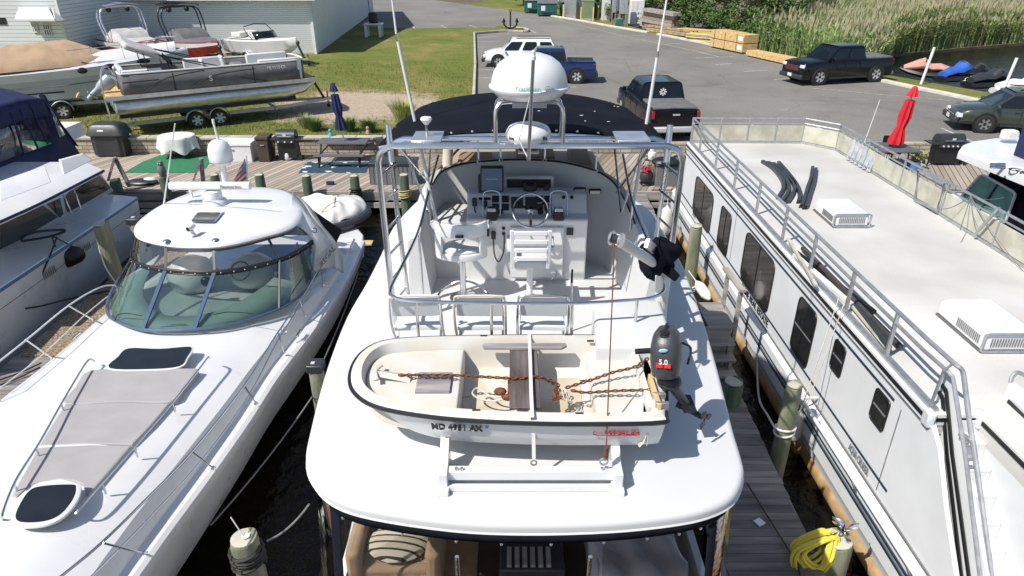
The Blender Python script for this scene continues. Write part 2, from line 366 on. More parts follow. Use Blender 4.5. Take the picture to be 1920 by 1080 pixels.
lined('dockboards', ((.20, .165, .135), (.43, .365, .30)), 0, .19, .11, angle=math.radians(22), stretch=(1, .08, 1), wscale=9)
lined('clap', ((.86, .88, .90), (.90, .92, .93)), 2, .125, .22, rough=.6, dist=.03, wscale=2, soft=True)
lined('clapfar', ((.74, .76, .78), (.80, .82, .83)), 2, .22, .2, rough=.6, dist=.03, wscale=2, soft=True)
m, N, L, b = nodes_of('masonry'); g = N.new('ShaderNodeNewGeometry').outputs['Position']; mp = N.new('ShaderNodeMapping'); mp.inputs['Rotation'].default_value = (math.radians(90), 0, 0); L.new(g, mp.inputs[0])
br = N.new('ShaderNodeTexBrick'); br.inputs['Scale'].default_value = 1; br.inputs['Brick Width'].default_value = .42; br.inputs['Row Height'].default_value = .14; br.inputs['Mortar Size'].default_value = .012; br.inputs['Color1'].default_value = (.34, .29, .21, 1); br.inputs['Color2'].default_value = (.48, .43, .34, 1); br.inputs['Mortar'].default_value = (.12, .10, .08, 1); L.new(mp.outputs[0], br.inputs['Vector'])
n1 = noise_n(N, L, 14, 6, g, .8); L.new(mixc(N, L, 1.0, br.outputs['Color'], ramp(N, L, n1.outputs[0], [(.3, (.7, .7, .7)), (.7, (1.2, 1.2, 1.2))]).outputs[0], 'MULTIPLY'), b.inputs['Base Color']); b.inputs['Roughness'].default_value = .95
bp = N.new('ShaderNodeBump'); bp.inputs['Distance'].default_value = .03; L.new(n1.outputs[0], bp.inputs['Height']); L.new(bp.outputs[0], b.inputs['Normal'])
lined('fenceboards', ((.16, .12, .10), (.30, .24, .20)), 2, .15, .12, wscale=8, stretch=(.3, 1, 1))
mat('kerb', (.40, .37, .31), .9, var=.15, vscale=2, bump=.4, bscale=30)
mat('kerbwhite', (.50, .47, .40), .9, var=.12, vscale=2)
mat('paint', (.42, .42, .41), .9, var=.3, vscale=5)
mat('paintyellow', (.40, .36, .22), .9, var=.3, vscale=5)
mat('mud', (.10, .085, .05), .95, var=.3, vscale=1.2, bump=.6, bscale=6)

w = struct(MB().face((-400, -60, 0), (400, -60, 0), (400, 600, 0), (-400, 600, 0)).build('water', 'water'))
KL = [at(*p, LOTZ) for p in ((1035, 31), (1090, 40), (1150, 51), (1215, 62), (1340, 86), (1470, 118), (1560, 134), (1650, 152), (1700, 163), (1760, 175), (1860, 196))]
KL += [Vector((25.2, 30.0, LOTZ)), Vector((26.8, 26.0, LOTZ)), Vector((28.5, 21.6, LOTZ))]
land = [(-300, 26.05), (28.5, 26.05)]+[(p.x, p.y) for p in reversed(KL[:-2])]+[(-6, 98), (-60, 180), (-300, 180)]
struct(MB().prism(land, -.6, LOTZ).build('parking_lot', 'asphalt'))
# strip of grass between kerb and creek, marsh ground and woodland ground beyond
creek = [(28.5, 26.05), (29.2, 27), (27.3, 31.5), (25.6, 36), (23.5, 40.5), (22.0, 43.6), (26, 50), (30.6, 57.4), (38.5, 61.4), (47, 65.2), (70, 74), (160, 95), (300, 300), (-300, 300), (-300, 180.2), (-60, 180.2), (-6, 98.1)]
k2 = [(p.x+.13, p.y+.03) for p in KL[:-2]]
ms = creek[:6]+[(21.2, 45.2), (19.6, 47.5)]+[(a+.9, b) for a, b in [k2[5], k2[4], k2[3]]]+[(-.5, 112), (-6, 98.1)]+k2
struct(MB().prism(ms, -.5, LOTZ-.02).build('creek_bank_ground', 'lawn'))
struct(MB().prism([(21.4, 45.3), (23.5, 45.6), (26, 50), (30.6, 57.4), (38.5, 61.4), (47, 65.2), (70, 74), (160, 95), (300, 300), (-300, 300), (-300, 180.2), (-60, 180.2), (-6, 99), (12, 72), (19.7, 47.6)], -.5, .22).build('marsh_ground', 'mud'))
kb = MB()
for s, e in ((0, 3), (3, len(KL)-3)):
    pts = smooth([p for p in KL[s:e+1]], 4)
    if s: pts = [pts[0].lerp(pts[1], .9)]+pts[1:]
    for a, c in zip(pts, pts[1:]): kb.beam(a+Vector((0, 0, .04)), c+Vector((0, 0, .04)), .36, .2)
struct(kb.build('kerb', 'kerbwhite', bevel=.03))
# lawn between the sheds and the lot
ex = at(888, 175, LAWNZ).x
LW = [(-120, 26.3), (-1.95, 26.3), (-1.95, 34), at(889, 120, LAWNZ)[:2], at(888, 62, LAWNZ)[:2], at(955, 57, LAWNZ)[:2], at(940, 51, LAWNZ)[:2], at(780, 53, LAWNZ)[:2], at(722, 52, LAWNZ)[:2], (-26, 75), (-120, 75)]
struct(MB().prism(LW, .5, LAWNZ).build('lawn', 'lawn'))
kb = MB()
e = [Vector((p[0]+.07, p[1], LAWNZ-.02)) for p in LW[1:6]]; e[4:] = []
for a, c in zip(e, e[1:]): kb.beam(a, c, .16, .2)
t = smooth([Vector((*LW[4], LAWNZ-.02)), Vector((*at(950, 57.5, 1.22)[:2], LAWNZ-.02)), Vector((*at(988, 58, 1.22)[:2], LAWNZ-.02)), Vector((*at(984, 53, 1.22)[:2], LAWNZ-.02)), Vector((*at(945, 50, 1.22)[:2], LAWNZ-.02))], 4)
for a, c in zip(t, t[1:]): kb.beam(a, c, .2, .2)
struct(kb.build('lawn_kerb', 'kerb', bevel=.03))
struct(MB().prism([at(890, 60, LAWNZ)[:2], at(985, 57.5, 1)[:2], at(980, 53.4, 1)[:2], at(944, 51, 1)[:2]], .9, LAWNZ-.01).build('lawn_island', 'lawn'))
# painted lines
pm = MB(); py = MB()
def stripe(mb, a, c, wd=.10, z=LOTZ+.004):
    a = at(*a, z); c = at(*c, z); d = (c-a).normalized(); n = Vector((-d.y, d.x, 0))*wd/2; mb.face(a-n, c-n, c+n, a+n)
for a, c in [((892, 70), (935, 68.5)), ((892, 78), (940, 77)), ((892, 95), (905, 95)), ((892, 131), (935, 131)), ((892, 146), (930, 146)), ((773, 48), (779, 55)), ((826, 47), (841, 55)), ((880, 47), (903, 55)), ((995, 57), (1005, 62)),
             ((905, 50), (950, 52)), ((1168, 67.5), (1210, 66)), ((1240, 83), (1280, 81.5)), ((1311, 98), (1353, 107.5)), ((1297, 109), (1375, 106)), ((1341, 121), (1372, 119)), ((1394, 134), (1440, 131.5)), ((1050, 163), (1082, 163)),
             ((1527, 235), (1560, 252)), ((1765, 240), (1845, 275)), ((1410, 234), (1428, 247)), ((1452, 149), (1483, 147))]:
    stripe(pm, a, c)
for a, c in [((1045, 37), (1170, 67.5)), ((1170, 67.5), (1330, 101)), ((1521, 165), (1800, 190))]: stripe(py, a, c, .08)
struct(pm.build('white_lot_lines', 'paint')); struct(py.build('yellow_lot_lines', 'paintyellow'))

# ---------------------------------------------------------------- main dock, bulkhead, retaining wall
dk = thing('main_dock', 'long weathered board dock running along the low block wall behind the boats', 'dock', (-2, 23.5, DOCKZ))
DL = [(-34, 21.55), (4.6, 21.55), (4.6, 25.98), (-34, 25.98)]
MB().prism(DL, DOCKZ-.05, DOCKZ).build('deck_boards', 'dockboards', dk)
MB().prism([(4.6, 21.7), (28.4, 21.7), (28.4, 25.98), (4.6, 25.98)], DOCKZ-.05, DOCKZ).build('deck_boards', 'dockboards', dk)
f = MB(); f.bb(-34, 28.4, 21.47, 21.55, .48, DOCKZ-.01); f.bb(-34, 28.4, 21.38, 21.47, .25, .42); f.build('fascia_beam', 'oldwoodx', dk, bevel=.01)
f = MB()
for i in range(160): f.box((-33.8+i*.39, 22.6+(.03 if i % 2 else 0), -.1), (.37, .08, 1.5))
f.build('bulkhead_sheeting', 'darkwood', dk)
f = MB()
for i in range(26):
    x = -33+i*2.4; f.bb(x, x+.1, 21.56, 25.9, .5, DOCKZ-.052)
f.build('joists', 'oldwood', dk)
lg = thing('low_dock_step', 'lower grey plank ledge with two rails hung under the dock edge beside the covered tender', 'dock step', (-7, 21, .4))
f = MB(); a = at(583, 361, .55); c = at(660, 361, .55); f.bb(a.x, c.x, a.y-.3, a.y, .5, .55); a = at(590, 378, .3); c = at(662, 378, .3); f.bb(a.x, c.x, a.y-.45, a.y-.1, .25, .3); f.build('step_board', 'oldwoodx', lg)
f = MB(); f.bb(-5.6, -5.5, 20.7, 20.8, 0, .5); f.bb(-7, -6.9, 20.6, 21.2, -.2, .5); f.build('step_post', 'oldwoodx', lg)
lb = thing('dock_ladder_rungs', 'stack of tan cross boards stepping down from the dock left of the white tower boat', 'dock ladder', at(300, 390, .3))
for i, (v, z) in enumerate(((362, .62), (376, .42), (393, .22), (403, .1))):
    a = at(258+i*3, v, z); c = at(345-i*6, v, z); MB().bb(a.x, c.x, a.y-.12, a.y+.12, z-.06, z).build('rung', ['oldwoodx', 'newlumber', 'oldwoodx', 'amber'][i], lb)
wl = thing('retaining_wall', 'low tan block retaining wall with a stone cap between dock and lawn', 'wall', (-15, 26.1, DOCKZ))
MB().bb(-60, -2.0, 26.0, 26.3, DOCKZ-.1, 1.36).build('block_wall', 'masonry', wl)
f = MB()
x = -60
while x < -2.2: f.bb(x, min(x+.98, -2), 25.94, 26.38, 1.362, 1.44); x += 1
f.build('cap_stones', 'kerb', wl, bevel=.01)
MB().bb(-2.0, 28.4, 26.02, 26.3, DOCKZ-.1, 1.2).build('kerb_wall', 'masonry', wl)
# ---------------------------------------------------------------- sheds
def bldg(name, label, x0, x1, y0, y1, zt, ov, zr):
    t = thing(name, label, 'building', ((x0+x1)/2, y0, LAWNZ)); return t
sh = thing('long_shed', 'long white clapboard boat shed with a shaded end wall facing the car park', 'building', (-20, 50.5, LAWNZ))
A = at(594, 101.5, LAWNZ); B = at(706, 19, LAWNZ); xl = -33.0
dB = (B-A); dB.z = 0; dB = dB.normalized()*34; nx = Vector((1, 0, 0))
c00 = Vector((xl, A.y, LAWNZ)); c10 = Vector(A); c11 = A+dB; c01 = c00+dB
ht = 4.85-LAWNZ
MB().loft([[c00, c10, c11, c01], [p+Vector((0, 0, ht)) for p in (c00, c10, c11, c01)]]).build('wall', 'clap', sh)
pk = (c10+c11)/2+Vector((0, 0, ht+3.4)); pk2 = (c00+c01)/2+Vector((0, 0, ht+3.4)); up = Vector((0, 0, ht))
MB().extr([c10+up, c11+up, pk], (-.2, 0, 0)).build('gable', 'clap', sh)
o = dB.normalized()*.7; ex_ = Vector((.45, 0, 0)); dn = Vector((0, 0, .2))
f = MB(); f.extr([c10+up+ex_-o, pk+ex_+Vector((0, 0, .12)), pk2-ex_+Vector((0, 0, .12)), c00+up-ex_-o], (0, 0, .14)); f.extr([c11+up+ex_+o, pk+ex_+Vector((0, 0, .12)), pk2-ex_+Vector((0, 0, .12)), c01+up-ex_+o], (0, 0, .14)); f.build('roof', 'kerb', sh)
f = MB(); f.beam(c00+up-ex_-o*1.03+Vector((0, 0, .05)), c10+up+ex_-o*1.03+Vector((0, 0, .05)), .05, .32); f.beam(c10+up+ex_-o*1.05+Vector((.03, 0, .05)), pk+ex_+Vector((.03, 0, .12)), .05, .3); f.build('fascia', 'whitepaint', sh)
f = MB(); f.beam(c10+Vector((-.05, -.03, 0)), c10+up+Vector((-.05, -.03, 0)), .16, .1); f.beam(c10+Vector((.03, .05, 0)), c10+up+Vector((.03, .05, 0)), .1, .16); f.build('corner_trim', 'whitepaint', sh)
MB().bb(xl, A.x+.02, A.y-.04, A.y, LAWNZ, LAWNZ+.12).build('base_board', 'kerb', sh)
q = atY(165, 38, A.y-.03); f = MB(); f.bb(q.x-.1, q.x+1.9, A.y-.12, A.y-.02, LAWNZ, 3.3); f.build('door', 'black', sh)
f = MB(); f.bb(q.x-.25, q.x-.1, A.y-.16, A.y-.02, LAWNZ, 3.45); f.bb(q.x-.25, q.x+2, A.y-.16, A.y-.02, 3.3, 3.45); f.build('door_frame', 'whitepaint', sh)
# left house with hooded porch
hs = thing('clapboard_house', 'white clapboard house end with a hooded porch over paned windows', 'building', (-38, 44, LAWNZ))
hy = 43.5; hx1 = atY(122, 62, hy).x; hx0 = -52
MB().bb(hx0, hx1, hy, hy+9, LAWNZ, 7.6).build('wall', 'clapfar', hs)
MB().extr([(hx0-.4, hy-.4, 7.5), (hx1+.3, hy-.4, 7.5), (hx1+.3, hy+4.5, 10.5), (hx0-.4, hy+4.5, 10.5)], (0, 0, .15)).build('roof', 'kerb', hs)
MB().bb(hx1-.1, hx1+.03, hy-.03, hy+.1, LAWNZ, 7.6).build('corner_trim', 'whitepaint', hs)
a = atY(28, 40, hy-.9); c = atY(104, 43, hy-.9); a2 = atY(37, 17, hy); c2 = atY(91, 17, hy)
f = MB(); f.loft([[Vector((a.x, hy-.9, a.z)), Vector((c.x, hy-.9, a.z)), Vector((c2.x, hy-.02, a2.z)), Vector((a2.x, hy-.02, a2.z))], [Vector((a.x, hy-.9, a.z+.1)), Vector((c.x, hy-.9, a.z+.1)), Vector((c2.x, hy-.02, a2.z+.1)), Vector((a2.x, hy-.02, a2.z+.1))]])
f.build('porch_hood', 'clapfar', hs)
MB().extr([(c.x, hy-.9, a.z), (c.x, hy, a.z), (c2.x+.2, hy, a2.z)], (.05, 0, 0)).build('hood_side', 'whitepaint', hs)
for (u0, v0, u1, v1) in ((58, 44, 73, 60), (80, 45, 98, 66)):
    p = atY(u0, v0, hy-.03); r = atY(u1, v1, hy-.03)
    wn_ = MB().bb(p.x, r.x, hy-.05, hy-.01, r.z, p.z).build('window', 'winglass', hs)
    f = MB()
    for k in range(4): xx = p.x+(r.x-p.x)*k/3; f.bb(xx-.03, xx+.03, hy-.08, hy-.05, r.z, p.z)
    for k in range(3): zz = p.z+(r.z-p.z)*k/2; f.bb(p.x, r.x, hy-.079, hy-.051, zz-.03, zz+.03)
    f.build('muntins', 'whitepaint', wn_)
p = atY(2, 33, hy-.03); r = atY(13, 46, hy-.03); MB().bb(p.x-1, r.x, hy-.05, hy-.01, r.z, p.z).build('dark_opening', 'black', hs)
lh = thing('hot_tub_shed', 'grey slatted crate bin standing by the house at the far left edge', 'bin', at(14, 90, LAWNZ))
p = at(14, 95, LAWNZ)
MB().box((p.x-.4, p.y+.6, LAWNZ+.9), (1.9, 1.4, 1.8)).build('body', 'greyplastic', lh, bevel=.05); f = MB()
for k in range(7): f.box((p.x-1.2+k*.27, p.y-.12, LAWNZ+.75), (.2, .04, 1.3))
f.build('slats', 'mesh', lh); MB().box((p.x-.4, p.y+.6, LAWNZ+1.86), (2.05, 1.5, .1)).build('lid', 'darkcanvas', lh, bevel=.03)
# ================================================================ woodland edge, reeds, far objects
rnd = random.Random(3)
mat('leafa', (.055, .11, .022), .7, col2=(.10, .17, .035), var=.3, vscale=.8, detail=2)
mat('leafb', (.11, .19, .03), .7, col2=(.17, .25, .05), var=.3, vscale=.8, detail=2)
mat('leafc', (.16, .16, .09), .8, col2=(.22, .20, .13), var=.3, vscale=.8, detail=2)
mat('bark', (.16, .13, .10), .9, var=.3, vscale=6, bump=.6, bscale=12)
mat('reedgreen', (.14, .25, .06), .8, col2=(.21, .30, .09), var=.2, vscale=.5)
mat('reedtan', (.33, .32, .15), .9, col2=(.26, .31, .12), var=.2, vscale=.5)
mat('reedplume', (.40, .34, .23), .95, col2=(.34, .32, .19), var=.2, vscale=.5)
def leafcloud(mb, c, r, n, s, rn):
    for _ in range(n):
        d = Vector((rn.gauss(0, 1), rn.gauss(0, 1), rn.gauss(0, 1))).normalized()*(rn.random()**.4)
        p = Vector(c)+Vector((d.x*r[0], d.y*r[1], d.z*r[2])); a = Vector((rn.gauss(0, 1), rn.gauss(0, 1), rn.gauss(0, .6))).normalized(); b_ = a.cross(Vector((rn.gauss(0, 1), rn.gauss(0, 1), rn.gauss(0, 1)))).normalized(); k = s*rn.uniform(.6, 1.3)
        n0 = len(mb.v); mb.v += [p-a*k, p+b_*k*.55, p+a*k, p-b_*k*.55]; mb.f.append((n0, n0+1, n0+2, n0+3))
def make_tree(name, label, seed, h, lm, spread=1, low=.12, n=170):
    rn = random.Random(seed); t = thing(name, label, 'tree')
    f = MB(); f.tube(smooth([(0, 0, -.2), (rn.uniform(-.2, .2), rn.uniform(-.2, .2), h*.35), (rn.uniform(-.5, .5), rn.uniform(-.5, .5), h*.8)], 3), .16, 7, r2=.05)
    cl = MB()
    for i in range(26):
        z = h*(low+(1-low)*rn.random()); rr = spread*h*.26*(1-.5*abs(z/h-.45)); a = rn.random()*2*PI; q = rn.random()**.6*rr
        c = (q*math.cos(a), q*math.sin(a), z)
        if i % 2 == 0: f.tube([(0, 0, z*.6), (c[0]*.5, c[1]*.5, z*.85), c], .05, 5, r2=.015)
        leafcloud(cl, c, (rn.uniform(.6, 1.1), rn.uniform(.6, 1.1), rn.uniform(.4, .8)), n, .13, rn)
    f.build('trunk', 'bark', t); cl.build('crown', lm, t, ang=1)
    return t
T = [make_tree('broadleaf_tree', '', 1, 8.5, 'leafa'), make_tree('broadleaf_tree', '', 2, 7.5, 'leafb'), make_tree('dry_tree', '', 3, 7, 'leafc', .8, .2, 110)]
spots = [(10.4, 77, 1, 'tree with bright leaves between the transformer boxes and the meter panels'), (14.6, 73.5, 1, 'bright green tree leaning over the white storage box'), (17.0, 70.5, 0, 'dark green tree above the old timber beams'), (19.4, 66.5, 0, 'dark tree behind the yellow pallet heap'),
         (20.6, 62.5, 2, 'half dry tree with pale trunk behind the banded lumber stack'), (22.6, 61.5, 0, 'dark tree where the wood meets the reeds'), (23.5, 66.8, 1, 'second row tree with bright crown behind the lumber'), (18.6, 75, 0, 'dark tree in the second row behind the timber'),
         (27.5, 71.5, 0, 'dark round tree behind the left end of the reeds'), (34, 83, 1, 'light green tree at the back edge of the reeds'), (40.5, 86, 0, 'dark tree beyond the middle of the reeds'), (47, 88, 1, 'light green tree behind the reeds left of the far car'), (62, 97, 0, 'dark tree behind the reeds at the right edge'), (68, 92, 1, 'light green tree at the far right edge'), (7.0, 90, 0, 'dark tree behind the dumpsters'), (1.5, 96, 1, 'light green tree far behind the lot'), (54.5, 100, 0, 'dark tree left of the parked car beyond the reeds')]
used = set()
for x, y, k, lab in spots:
    o = T[k] if k not in used else copy_tree(T[k]); used.add(k)
    place(o, (x, y, LOTZ-.1), rnd.random()*6, lab, 'trees along the creek and lot edge', rnd.uniform(.85, 1.15))
# dark undergrowth below the wood: shrubs
sb_ = thing('shrub', '', 'shrub'); cl = MB(); rn = random.Random(9)
for i in range(9): leafcloud(cl, (rn.uniform(-1.2, 1.2), rn.uniform(-.8, .8), rn.uniform(.3, 1.7)), (.7, .6, .5), 130, .12, rn)
cl.build('foliage', 'leafa', sb_, ang=1); MB().tube([(0, 0, 0), (.1, 0, 1)], .04, 5).build('stem', 'bark', sb_)
SB = [(12.6, 74.2, 'shrub behind the wooden fence of the meter panels'), (15.6, 68.6, 'shrub behind the left end of the old beams'), (17.5, 65.5, 'shrub at the right end of the old beams'), (18.3, 62.0, 'shrub behind the pallet heap'), (19.6, 58.3, 'shrub behind the left end of the banded lumber'), (21.0, 55.5, 'shrub behind the right end of the banded lumber'), (22.2, 58.8, 'shrub between lumber and reeds'), (16.8, 68.8, 'shrub in the shade behind the beams'), (19.6, 63.4, 'shrub in the shade between the trees'), (21.3, 60.4, 'shrub under the half dry tree'), (6.4, 84.2, 'shrub between dumpster and grey enclosure'), (9.2, 78.8, 'shrub behind the green transformer')]
for i, (x, y, lab) in enumerate(SB):
    o = sb_ if i == 0 else copy_tree(sb_); place(o, (x, y, LOTZ-.1), rnd.random()*6, lab, 'shrubs at the foot of the wood', rnd.uniform(.8, 1.3))
# reeds
def in_reeds(x, y):
    e0 = Vector((18.9, 46.9)); # left boundary follows the lumber and kerb
    front = [(19.2, 47.0), (20.8, 43.2), (22.6, 44.2), (26.2, 50.3), (30.8, 57.6), (38.6, 61.6), (47.2, 65.4), (70, 75)]
    for (xa, ya), (xb, yb) in zip(front, front[1:]):
        if xa <= x <= xb: return y > ya+(yb-ya)*(x-xa)/(xb-xa), y-(ya+(yb-ya)*(x-xa)/(xb-xa))
    return False, 0
vs = []; fs = []; mi = []; rn = random.Random(5); cnt = 0
while cnt < 27000:
    x = 19.2+rn.random()**.8*50; y = 43+rn.random()*44
    ok, d = in_reeds(x, y)
    if not ok or y-d*0 > 88 or x > 70: continue
    if d > 5 and rn.random() > .45: continue
    if x < 24 and y > 60: continue
    cnt += 1
    hn = noise.noise(Vector((x*.12, y*.12, 0))); tn = noise.noise(Vector((x*.09+20, y*.09, 3)))+.25*(1-(x-19)/18)
    h = 3.1+.7*hn+rn.uniform(-.35, .35)-(.8 if d < .8 else 0); z0 = .2
    lx = rn.uniform(-.25, .25); ly = rn.uniform(-.2, .2); base = Vector((x, y, z0)); top = Vector((x+lx, y+ly, z0+h))
    kind = 1 if rn.random() < .06+.5*tn or (d < 1 and rn.random() < .5) else 0
    a = rn.random()*PI; wv = Vector((math.cos(a), math.sin(a), 0))*.028
    n0 = len(vs); vs += [base-wv, base+wv, top]; fs.append((n0, n0+1, n0+2)); mi.append(kind)
    for k in range(4):
        q = base.lerp(top, rn.uniform(.3, .88)); a = rn.random()*2*PI; e = q+Vector((math.cos(a)*.45, math.sin(a)*.45, rn.uniform(-.05, .42))); wv = Vector((-math.sin(a), math.cos(a), 0))*.035
        n0 = len(vs); vs += [q-wv, q+wv, e]; fs.append((n0, n0+1, n0+2)); mi.append(kind if rn.random() < .8 else 0)
    if rn.random() < .38:
        a = rn.random()*PI; wv = Vector((math.cos(a), math.sin(a), 0))*.06; n0 = len(vs); e = top+Vector((rn.uniform(-.1, .15), 0, .12)); m0 = base.lerp(top, .87)
        vs += [m0, base.lerp(top, .94)+wv, e, base.lerp(top, .94)-wv]; fs.append((n0, n0+1, n0+2, n0+3)); mi.append(2)
me = bpy.data.meshes.new('reed_bed'); me.from_pydata([tuple(v) for v in vs], [], fs); me.update(); me.polygons.foreach_set('material_index', mi)
for k in ('reedgreen', 'reedtan', 'reedplume'): me.materials.append(M[k])
o = bpy.data.objects.new('reed_bed', me); COL.objects.link(o); tag(o, 'tall reed bed with tan plumes between creek and wood', 'reeds'); o['kind'] = 'stuff'
# ornamental grass and weeds near the block wall
def tuft(name, label, cat, p, n, h, m_, sp=.3, seed=1):
    rn = random.Random(seed); f = MB()
    for _ in range(n):
        a = rn.random()*2*PI; r = rn.random()*sp*.4; b0 = Vector(p)+Vector((math.cos(a)*r, math.sin(a)*r, 0)); e = b0+Vector((math.cos(a)*sp*rn.random(), math.sin(a)*sp*rn.random(), h*rn.uniform(.6, 1))); m0 = b0.lerp(e, .5)+Vector((0, 0, h*.15)); w_ = Vector((-math.sin(a), math.cos(a), 0))*.012
        n0 = len(f.v); f.v += [b0-w_, b0+w_, m0+w_, m0-w_, e]; f.f += [(n0, n0+1, n0+2, n0+3), (n0+3, n0+2, n0+4)]
    return tag(f.build(name, m_, ang=1), label, cat)
mat('grassyel', (.34, .36, .10), .8, var=.3, vscale=4); mat('weed', (.10, .15, .04), .8, var=.3, vscale=4)
tuft('ornamental_grass', 'clump of pale yellow ornamental grass at the left edge of the black canopy', 'grass clump', at(757, 232, LAWNZ), 420, 1.15, 'grassyel', .75, 2)
for k, (u, v, lab) in enumerate([(590, 246, 'tall weedy bush behind the picnic table'), (655, 246, 'weeds behind the right end of the picnic table'), (575, 240, 'dry brown weeds left of the blue umbrella'), (693, 248, 'green weeds by the wall end near the yacht canopy')]):
    tuft('weed_clump', lab, 'weeds', at(u, v, LAWNZ), 260, .6, 'weed' if k != 2 else 'reedtan', .5, 20+k)
lg_ = MB(); rn = random.Random(8)
for _ in range(16000):
    x = rn.uniform(-22, -2.1); y = 26.5+rn.random()**1.5*20
    if ((x+7.4)*.235)**2+((y-33)*.27)**2 < .8*rn.random()+.35: continue
    h = rn.uniform(.05, .13); a = rn.random()*PI; w_ = Vector((math.cos(a), math.sin(a), 0))*.015; n0 = len(lg_.v); b0 = Vector((x, y, LAWNZ)); lg_.v += [b0-w_, b0+w_, b0+Vector((rn.uniform(-.05, .05), rn.uniform(-.05, .05), h))]; lg_.f.append((n0, n0+1, n0+2))
mat('blade', (.12, .15, .035), .8, col2=(.22, .19, .07), var=.3, vscale=.6)
o = tag(lg_.build('lawn_grass', 'blade', ang=1), 'short patchy grass growing on the lawn behind the dock', 'grass'); o['kind'] = 'stuff'
# ---- dumpsters
for i, (u, v, lab) in enumerate([(985, 25, 'green dumpster with black lid, leftmost of the three'), (1010, 31, 'green dumpster with open black lid, middle of the three'), (1052, 29, 'green dumpster half hidden behind the grey enclosure')]):
    p = at(u, v, LOTZ); t = thing('dumpster', lab, 'dumpster', p, 'green dumpsters at the far corner of the lot')
    wd = 2.0 if i != 2 else 2.2
    MB().loft([[p+Vector(q) for q in ((-.1, 0, .15), (wd, 0, .15), (wd, 1.6, .15), (-.1, 1.6, .15))], [p+Vector(q) for q in ((-.1, -.15, 1.25), (wd, -.15, 1.25), (wd, 1.7, 1.8), (-.1, 1.7, 1.8))]]).build('body', 'dumpgreen', t)
    MB().extr([p+Vector(q) for q in ((-.15, -.2, 1.3), (wd+.05, -.2, 1.3), (wd+.05, 1.7, 1.86), (-.15, 1.7, 1.86))], (0, 0, .06)).build('lid', 'darkcanvas', t)
    MB().bb(p.x+.25, p.x+.7, p.y-.13, p.y-.09, p.z+.6, p.z+1.1).build('notice', 'whitepaint', t)
    MB().bb(p.x+.3, p.x+1.6, p.y-.2, p.y-.05, p.z+.45, p.z+.55).build('fork_channel', 'dumpgreen', t)
# ---- enclosure, bollards, utility boxes
p = at(1058, 33, LOTZ); p2 = at(1079, 37, LOTZ); p3 = p2+Vector((2.2, 6, 0))
t = thing('slatted_enclosure', 'pale grey slatted chain fence enclosure behind yellow posts', 'fence', p)
f = MB()
for a, c in ((p, p2), (p2, p3)):
    for k in range(18 if c is p2 else 26):
        q = a.lerp(c, (k+.5)/(18 if c is p2 else 26)); f.beam(q, q+Vector((0, 0, 2.3)), .12, .02, up=(c-a).normalized().cross(Vector((0, 0, 1))))
f.build('slats', 'brightalu', t); f = MB()
for q in (p, p2, p3): f.cyl(q, q+Vector((0, 0, 2.4)), .05)
f.beam(p+Vector((0, 0, 2.35)), p2+Vector((0, 0, 2.35)), .05, .05); f.build('posts', 'alu', t)
p = at(1037, 30, LOTZ); tag(MB().cyl(p, p+Vector((.9, .2, 2.6)), .05).build('leaning_pole', 'whitepaint'), 'thin white pole leaning beside the middle dumpster', 'pole')
for i, (u, v) in enumerate(((1056, 34), (1067, 34), (1079, 36), (1089, 40), (1112, 40), (1121, 37), (1131, 39))):
    p = at(u, v, LOTZ); tag(MB().cyl(p, p+Vector((0, 0, 1.35)), .075, n=10).build('bollard', 'yellowpost'), ['pale yellow bollard, leftmost in the row beside the dumpsters', 'yellow bollard in front of the middle of the slatted enclosure', 'yellow bollard at the right edge of the slatted enclosure', 'yellow bollard at the left front of the olive box', 'yellow bollard at the right front of the olive box', 'yellow bollard behind the olive box beside the dark green cabinet', 'yellow bollard in front of the white storage board'][i], 'bollard', 'yellow bollards round the utility boxes')
def ubox(name, lab, u, v, w_, d_, h_, m_, u2=None, base=True, legs=0):
    p = at(u, v, LOTZ+.05); t = thing(name, lab, 'utility box', p); zb = legs
    MB().bb(p.x, p.x+w_, p.y, p.y+d_, p.z+zb+.1, p.z+zb+h_).build('cabinet', m_, t, bevel=.03)
    MB().bb(p.x-.03, p.x+w_+.03, p.y-.03, p.y+d_+.03, p.z+zb+h_, p.z+zb+h_+.05).build('lid', m_, t)
    f = MB(); f.bb(p.x+w_*.5-.01, p.x+w_*.5+.01, p.y-.015, p.y, p.z+zb+.2, p.z+zb+h_-.1); f.bb(p.x+w_*.5+.05, p.x+w_*.5+.1, p.y-.03, p.y, p.z+zb+h_*.4, p.z+zb+h_*.6); f.build('door_handle', 'alu', t)
    if legs:
        f = MB(); f.bb(p.x, p.x+.1, p.y+.05, p.y+.15, p.z-.1, p.z+zb+.1); f.bb(p.x+w_-.1, p.x+w_, p.y+.05, p.y+.15, p.z-.1, p.z+zb+.1); f.build('legs', 'alu', t)
    else: MB().bb(p.x-.05, p.x+w_+.05, p.y-.05, p.y+d_+.05, p.z-.1, p.z+.12).build('pad', 'kerb', t)
    return t
ubox('transformer', 'large olive green transformer box behind two yellow bollards', 1091, 37, 1.25, 1.3, 1.75, 'utilgreen')
ubox('green_cabinet', 'narrow dark green utility cabinet right of the olive transformer', 1115, 36, .9, .8, 1.5, 'dkgreen')
ubox('meter_panel', 'tall grey meter cabinet on legs, left of the pair on the wood fence', 1146, 44, .42, .3, 1.5, 'brightalu', legs=.9)
ubox('meter_panel', 'small grey meter box between two taller cabinets', 1153, 43, .5, .3, 1.1, 'brightalu', legs=1.0)
ubox('meter_panel', 'widest tall grey electric cabinet on legs in front of the wood fence', 1160, 47, .75, .3, 1.6, 'brightalu', legs=.9)
ubox('meter_panel', 'small grey box on a post right of the tall electric cabinets', 1171, 48, .32, .25, .8, 'brightalu', legs=.9)
